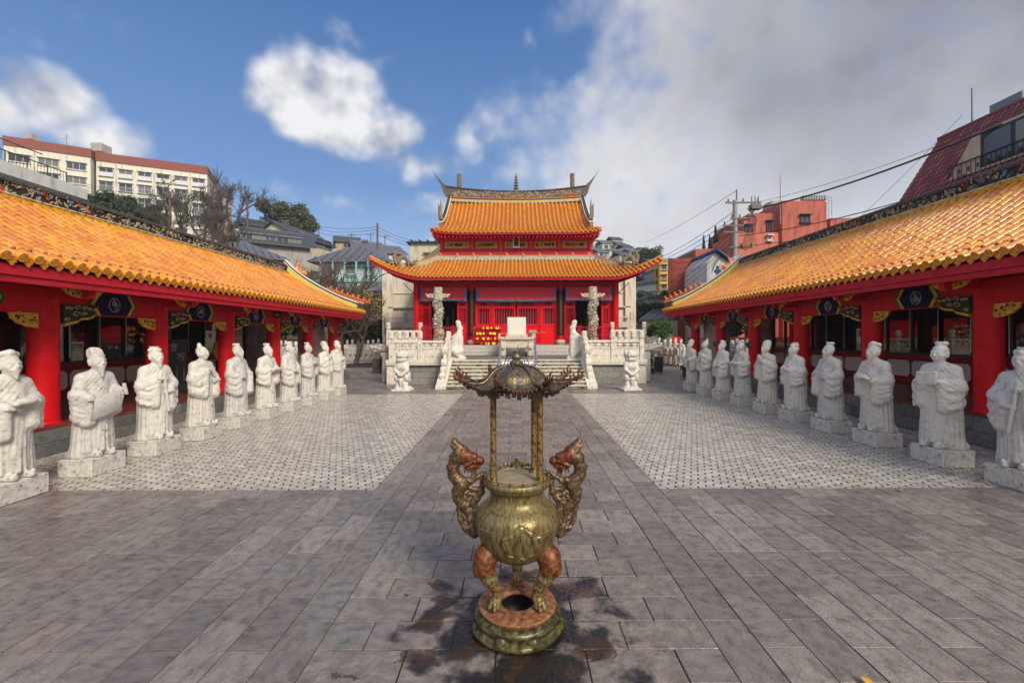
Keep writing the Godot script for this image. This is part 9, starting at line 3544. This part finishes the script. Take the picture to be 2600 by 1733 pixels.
func details() -> void:
	var steel := mat("steel_rail", Color(0.62, 0.62, 0.63), 0.25, {"metal": 0.9})
	var t := thing("stair_handrail", "U-shaped stainless steel handrail down the middle of the stairs", "handrail", V(0.05, 0.5, -19))
	for s in [-1.0, 1.0]:
		var x: float = 0.05 + 0.77 * s
		var m := MB.new()
		m.tube(PackedVector3Array([V(x, 1.98, -20.4), V(x, 1.97, -19.9), V(x, 1.9, -19.6), V(x, 0.95, -17.95), V(x, 0.9, -17.9), V(x, 0.85, -17.92)]), PackedFloat32Array([0.032]), 10)
		wpart(t, "rail", m, steel)
		for q in [[-20.3, 1.07, 1.97], [-19.2, 0.8, 1.66], [-18.2, 0.28, 1.1]]:
			m = MB.new()
			m.rod(V(x, q[1], q[0]), V(x, q[2], q[0]), 0.024, 0.024, 10)
			wpart(t, "baluster", m, steel)
	var cb := MB.new()
	cb.rod(V(-0.72, 1.98, -20.4), V(0.82, 1.98, -20.4), 0.03, 0.03, 10)
	wpart(t, "cross_rail", cb, steel)
	cb = MB.new()
	cb.rod(V(-0.72, 0.62, -17.95), V(0.82, 0.62, -17.95), 0.026, 0.026, 10)
	wpart(t, "cross_rail", cb, steel)
	t = thing("notice_board", "white notice board leaning between the stair handrails", "sign", V(0.05, 0.7, -18.2))
	var m := MB.new()
	m.cbox(Vector3.ZERO, V(1.3, 0.5, 0.03), 0.006, Basis(Vector3.RIGHT, -0.35))
	part(t, "board", m.done(), mat("notice_white", Color(0.74, 0.75, 0.78), 0.5), Transform3D(Basis(), V(0, 0.14, 0)))
	m = MB.new()
	rng.seed = 9
	for i in 7:
		for j in 7:
			if rng.randf() < 0.75:
				var w := rng.randf_range(0.04, 0.12)
				m.box(V(-0.5 + j * 0.16, 0.18 - i * 0.06, 0.018), V(w, 0.012, 0.002))
	part(t, "printed_lines", m.done(), mat("notice_ink", Color(0.2, 0.2, 0.25), 0.7), Transform3D(Basis(Vector3.RIGHT, -0.35), V(0, 0.14, 0)))
	var st := carved("table_stone", Color(0.6, 0.57, 0.5))
	t = thing("offering_table", "carved marble offering table before the hall doors", "table", V(0.02, 1.07, -23.2))
	m = MB.new()
	m.cbox(V(0, 0.92, 0), V(1.75, 0.16, 0.7), 0.03)
	part(t, "table_top", m.done(), st)
	for s in [-1.0, 1.0]:
		m = MB.new()
		m.tube(PackedVector3Array([V(0.8 * s, 0.95, 0.25), V(0.92 * s, 1.02, 0.25), V(0.9 * s, 1.16, 0.25), V(0.82 * s, 1.14, 0.25)]), PackedFloat32Array([0.06, 0.07, 0.06, 0.03]), 8)
		part(t, "scroll_end", m.done(), st)
		m = MB.new()
		m.cbox(V(0.72 * s, 0.42, 0.1), V(0.32, 0.84, 0.4), 0.06)
		m.ball(V(0.72 * s, 0.5, 0.3), V(0.17, 0.19, 0.1), 12, 8)
		m.ball(V(0.72 * s, 0.46, 0.37), V(0.09, 0.08, 0.07), 10, 6)
		m.ball(V(0.65 * s, 0.58, 0.36), V(0.04, 0.04, 0.04), 8, 6)
		m.ball(V(0.79 * s, 0.58, 0.36), V(0.04, 0.04, 0.04), 8, 6)
		part(t, "lion_leg", m.done(), st)
	m = MB.new()
	m.cbox(V(0, 0.62, 0), V(1.2, 0.4, 0.5), 0.03)
	part(t, "apron", m.done(), st)
	t = thing("marble_tablet", "plain white marble tablet standing on the offering table", "tablet", V(0.02, 2.07, -23.2))
	m = MB.new()
	m.cbox(V(0, 0.07, 0), V(1.12, 0.14, 0.3), 0.02)
	part(t, "tablet_base", m.done(), st)
	m = MB.new()
	m.cbox(V(0, 0.59, 0), V(0.97, 0.9, 0.1), 0.015)
	part(t, "slab", m.done(), mat("tablet_marble", Color(0.7, 0.68, 0.62), 0.5))
	t = thing("stone_pedestal", "small carved stone pedestal with a flat cap right of the offering table", "pedestal", V(0.86, 1.07, -23.6))
	m = MB.new()
	m.cbox(V(0, 1.28, 0), V(0.42, 0.16, 0.42), 0.02)
	part(t, "cap", m.done(), carved("pedestal_stone", Color(0.36, 0.35, 0.32)))
	m = MB.new()
	m.lathe(PackedVector2Array([Vector2(0.24, 0.0), Vector2(0.22, 0.3), Vector2(0.15, 0.5), Vector2(0.12, 0.8), Vector2(0.15, 1.2)]), 14)
	for k in 5:
		m.ball(V(0.1 * cos(k * 2.1), 0.65 + 0.1 * k, 0.1 * sin(k * 2.1)), V(0.07, 0.07, 0.07), 8, 6)
	part(t, "shaft", m.done(), carved("pedestal_stone", Color(0.36, 0.35, 0.32)))
	t = thing("wish_rack", "red rack hung with yellow and red paper slips before the hall doors", "rack", V(-1.73, 1.6, -26.3))
	var rr := red("red_metal", Color(0.5, 0.02, 0.03), 0.4)
	for y in [0.16, 0.45, 0.75, 1.08]:
		m = MB.new()
		m.rod(V(-0.84, y, 0), V(0.84, y, 0), 0.02, 0.02, 6)
		part(t, "rail", m.done(), rr)
	for x in [-0.82, 0.82]:
		m = MB.new()
		m.cbox(V(x, 0.56, 0), V(0.05, 1.12, 0.05), 0.005)
		part(t, "upright", m.done(), rr)
	m = MB.new()
	m.cbox(V(0, 0.55, -0.2), V(1.6, 0.9, 0.03), 0.005)
	part(t, "back_board", m.done(), r_dark())
	var slip := MB.new()
	slip.cbox(V(0, -0.07, 0), V(0.09, 0.13, 0.012), 0.002)
	var sm := slip.done()
	var ys := mat("slip_yellow", Color(0.8, 0.62, 0.01), 0.7)
	var rs := mat("slip_red", Color(0.7, 0.02, 0.02), 0.7)
	rng.seed = 31
	for i in 44:
		var y: float = [0.16, 0.45, 0.75, 1.08][i % 4]
		part(t, "paper_slip", sm, ys if rng.randf() < 0.7 else rs, Transform3D(Basis(Vector3.BACK, rng.randf_range(-0.25, 0.25)).scaled(V(rng.randf_range(0.7, 1.2), rng.randf_range(0.8, 1.2), 1)), V(rng.randf_range(-0.76, 0.76), y - 0.0, 0.03 + 0.004 * (i % 5))))
	m = MB.new()
	wire(m, V(-1.0, 2.3, -26.2), V(1.7, 2.35, -26.2), 0.06, 0.014)
	var rope := MeshInstance3D.new()
	rope.name = numbered("barrier_rope")
	rope.mesh = m.done()
	rope.material_override = mat("rope_orange", Color(0.7, 0.3, 0.02), 0.7)
	add_child(rope)
	tag(rope, "thin orange barrier rope behind the marble tablet", "rope")
	bin("brown litter bin left of the terrace below the dragon spout", -8.0, 25.4, 0.84)
	bin("brown litter bin right of the terrace below the dragon spout", 8.45, 26.3, 0.84)
	bin("brown bin behind the last sage of the right row", 8.75, 22.6, 0.7)
	t = thing("calligraphy_board", "tall black sign board with pink brush characters in the left gallery", "sign", V(-9.75, 0.53, -12.75), 0.62)
	m = MB.new()
	m.cbox(V(0, 0.78, 0), V(0.44, 1.5, 0.03), 0.006)
	part(t, "board", m.done(), mat("sign_black", Color(0.012, 0.011, 0.012), 0.4))
	for s in [-1.0, 1.0]:
		m = MB.new()
		m.cbox(V(0.19 * s, 0.02, -0.06), V(0.05, 0.04, 0.4), 0.008)
		part(t, "foot", m.done(), mat("sign_black", Color(0.012, 0.011, 0.012), 0.4))
	m = MB.new()
	var xf := Transform3D(Basis(), V(-0.09, 1.3, 0.019))
	strokes(m, xf, [[[-0.06, 0.1], [0.06, 0.105]], [[-0.1, 0.07], [0.1, 0.075]], [[-0.06, 0.04], [0.06, 0.045], [0.055, 0.1]], [[0, 0.14], [0.0, -0.02]], [[-0.08, 0.01], [0.08, 0.015]], [[-0.05, -0.02], [-0.05, -0.1], [0.05, -0.1], [0.05, -0.025], [-0.05, -0.02]], [[-0.04, -0.06], [0.04, -0.06]]], 0.007)
	xf = Transform3D(Basis(), V(0.07, 1.04, 0.019))
	strokes(m, xf, [[[-0.09, 0.05], [-0.08, 0.09], [0.09, 0.095], [0.075, 0.05]], [[-0.06, 0.06], [-0.05, 0.0], [0.06, 0.0]], [[-0.05, 0.035], [0.05, 0.04]], [[-0.08, -0.04], [0.08, -0.035]], [[0.06, 0.0], [0.05, -0.1], [0.0, -0.12], [-0.02, -0.09]]], 0.007)
	for k in 3:
		for i in 7:
			var cx: float = [0.12, -0.02, -0.12][k]
			var cy: float = [0.72, 0.78, 0.48][k] - i * 0.062
			if k == 0:
				cx = 0.14
			strokes(m, Transform3D(Basis(), V(cx, cy, 0.018)), [[[-0.018, 0.016], [0.018, 0.018]], [[0, 0.024], [0.0, -0.022]], [[-0.016, -0.006], [0.016, -0.004]]], 0.0035)
	part(t, "brush_characters", m.done(), mat("sign_pink", Color(0.62, 0.4, 0.4), 0.6))
	t = thing("lectern_table", "small red-clothed stand with a paper notice beside the calligraphy board", "stand", V(-10.0, 0.53, -12.25), 0.62)
	m = MB.new()
	m.cbox(V(0, 0.76, 0), V(0.4, 0.16, 0.3), 0.01)
	part(t, "red_cloth", m.done(), red("cloth_red", Color(0.35, 0.01, 0.015), 0.8))
	m = MB.new()
	m.cbox(V(-0.03, 1.06, 0.05), V(0.32, 0.42, 0.02), 0.004, Basis(Vector3.RIGHT, -0.15))
	part(t, "paper_notice", m.done(), mat("paper_white", Color(0.6, 0.56, 0.54), 0.8))
	for x in [-0.18, 0.18]:
		for z in [-0.13, 0.13]:
			m = MB.new()
			m.rod(V(x, 0, z), V(x, 0.7, z), 0.014, 0.014, 6)
			part(t, "leg", m.done(), mat("sign_black", Color(0.012, 0.011, 0.012), 0.4))
	person("person in a yellow jacket and dark trousers walking inside the left gallery", V(-10.6, 0.53, -15.9), 0.9, Color(0.62, 0.36, 0.01), Color(0.02, 0.02, 0.025), false)
	person("person in a grey coat and pale cap among the sages behind the right gallery", V(13.1, 0.0, -26.4), -0.4, Color(0.3, 0.3, 0.31), Color(0.16, 0.16, 0.17), true)
	t = thing("notice_case", "small red notice case behind the distant sages on the right", "sign", V((1718 - VX) / F * 33.0, 0, -33.0))
	m = MB.new()
	m.cbox(V(0, 1.75, 0), V(0.66, 0.6, 0.1), 0.02)
	part(t, "case", m.done(), red("red_metal", Color(0.5, 0.02, 0.03), 0.4))
	for x in [-0.25, 0.25]:
		m = MB.new()
		m.rod(V(x, 0, 0), V(x, 1.5, 0), 0.03)
		part(t, "leg", m.done(), red("red_metal", Color(0.5, 0.02, 0.03), 0.4))
	var lf := MB.new()
	var lp := PackedVector3Array()
	for j in 5:
		for i in 4:
			var u := i / 3.0 - 0.5
			var w := sin((j + 0.4) / 4.8 * PI)
			lp.append(V(u * 0.05 * w, 0.012 + 0.02 * absf(u) + 0.006 * sin(j * 1.0), -0.045 + j * 0.022))
	lf.grid(lp, 4, 5)
	var lm := lf.done()
	var spots := [[V(2.12, 0.004, -2.68), "yellow fallen leaf on the slabs at the bottom edge"], [V(6.6, 0.004, -6.75), "yellow fallen leaf on the bricks by the second sage of the right row"], [V(5.2, 0.004, -6.0), "tiny orange leaf on the slabs near the right row's first plinth"]]
	for q in spots:
		var o := MeshInstance3D.new()
		o.name = numbered("fallen_leaf")
		o.mesh = lm
		o.material_override = mat("leaf_yellow", Color(0.62, 0.36, 0.03), 0.6)
		add_child(o)
		o.position = q[0]
		o.rotation.y = q[0].x * 3.0
		tag(o, q[1], "leaf", "fallen leaves")
	t = thing("potted_plant", "low potted plant beside the right litter bin", "plant", V(7.75, 0, -25.6))
	m = MB.new()
	m.lathe(PackedVector2Array([Vector2(0.2, 0), Vector2(0.28, 0.24), Vector2(0.3, 0.26), Vector2(0.26, 0.26), Vector2(0.24, 0.2), Vector2(0.0, 0.2)]), 18)
	part(t, "pot", m.done(), mat("pot_olive", Color(0.12, 0.11, 0.06), 0.6))
	var pts := []
	for i in 60:
		pts.append(V(rng.randf_range(-0.12, 0.12), 0.25 + rng.randf() * 0.9, rng.randf_range(-0.12, 0.12)) + V(-0.2, 0, 0) * pow(rng.randf(), 2.0))
	part(t, "foliage", leaf_mesh(pts, 3, 0.07, 0.06), leaf_mat("glossy_leaves", Color(0.06, 0.13, 0.02)))
	m = MB.new()
	m.tube(PackedVector3Array([V(0, 0.2, 0), V(-0.06, 0.6, 0), V(-0.12, 1.1, 0.02)]), PackedFloat32Array([0.012, 0.01, 0.006]), 6)
	part(t, "stem", m.done(), mat("bark", Color(0.085, 0.065, 0.055), 0.9))
	var fi := 0
	for q in [V(-8.55, 2.9, -15.9), V(-8.5, 2.9, -21.6), V(8.9, 2.95, -23.1), V(9.0, 1.75, -17.05), V(8.98, 1.75, -19.9)]:
		t = thing("floodlight", ["small dark floodlight under the left gallery's eave, middle", "small dark floodlight under the left gallery's far corner", "small dark floodlight under the right gallery's far corner", "dark lamp fixed to the third column from the right gallery's far end", "dark lamp fixed to the second column from the right gallery's far end"][fi], "floodlight", q, 0.0, "floodlights on the galleries")
		m = MB.new()
		m.cbox(Vector3.ZERO, V(0.22, 0.2, 0.16), 0.02)
		part(t, "housing", m.done(), mat("floodlight_black", Color(0.02, 0.018, 0.016), 0.5))
		m = MB.new()
		m.cbox(V(0, 0, 0.084), V(0.14, 0.12, 0.012), 0.004)
		part(t, "lens", m.done(), mat("floodlight_lens", Color(0.25, 0.25, 0.22), 0.15))
		m = MB.new()
		m.rod(V(0, 0.08, -0.02), V(0.0 if fi < 3 else 0.15, 0.16 if fi < 3 else 0.0, -0.02), 0.015)
		part(t, "bracket", m.done(), mat("floodlight_black", Color(0.02, 0.018, 0.016), 0.5))
		fi += 1

func r_dark() -> StandardMaterial3D:
	return red("red_lacquer_dark", Color(0.4, 0.006, 0.01), 0.5)
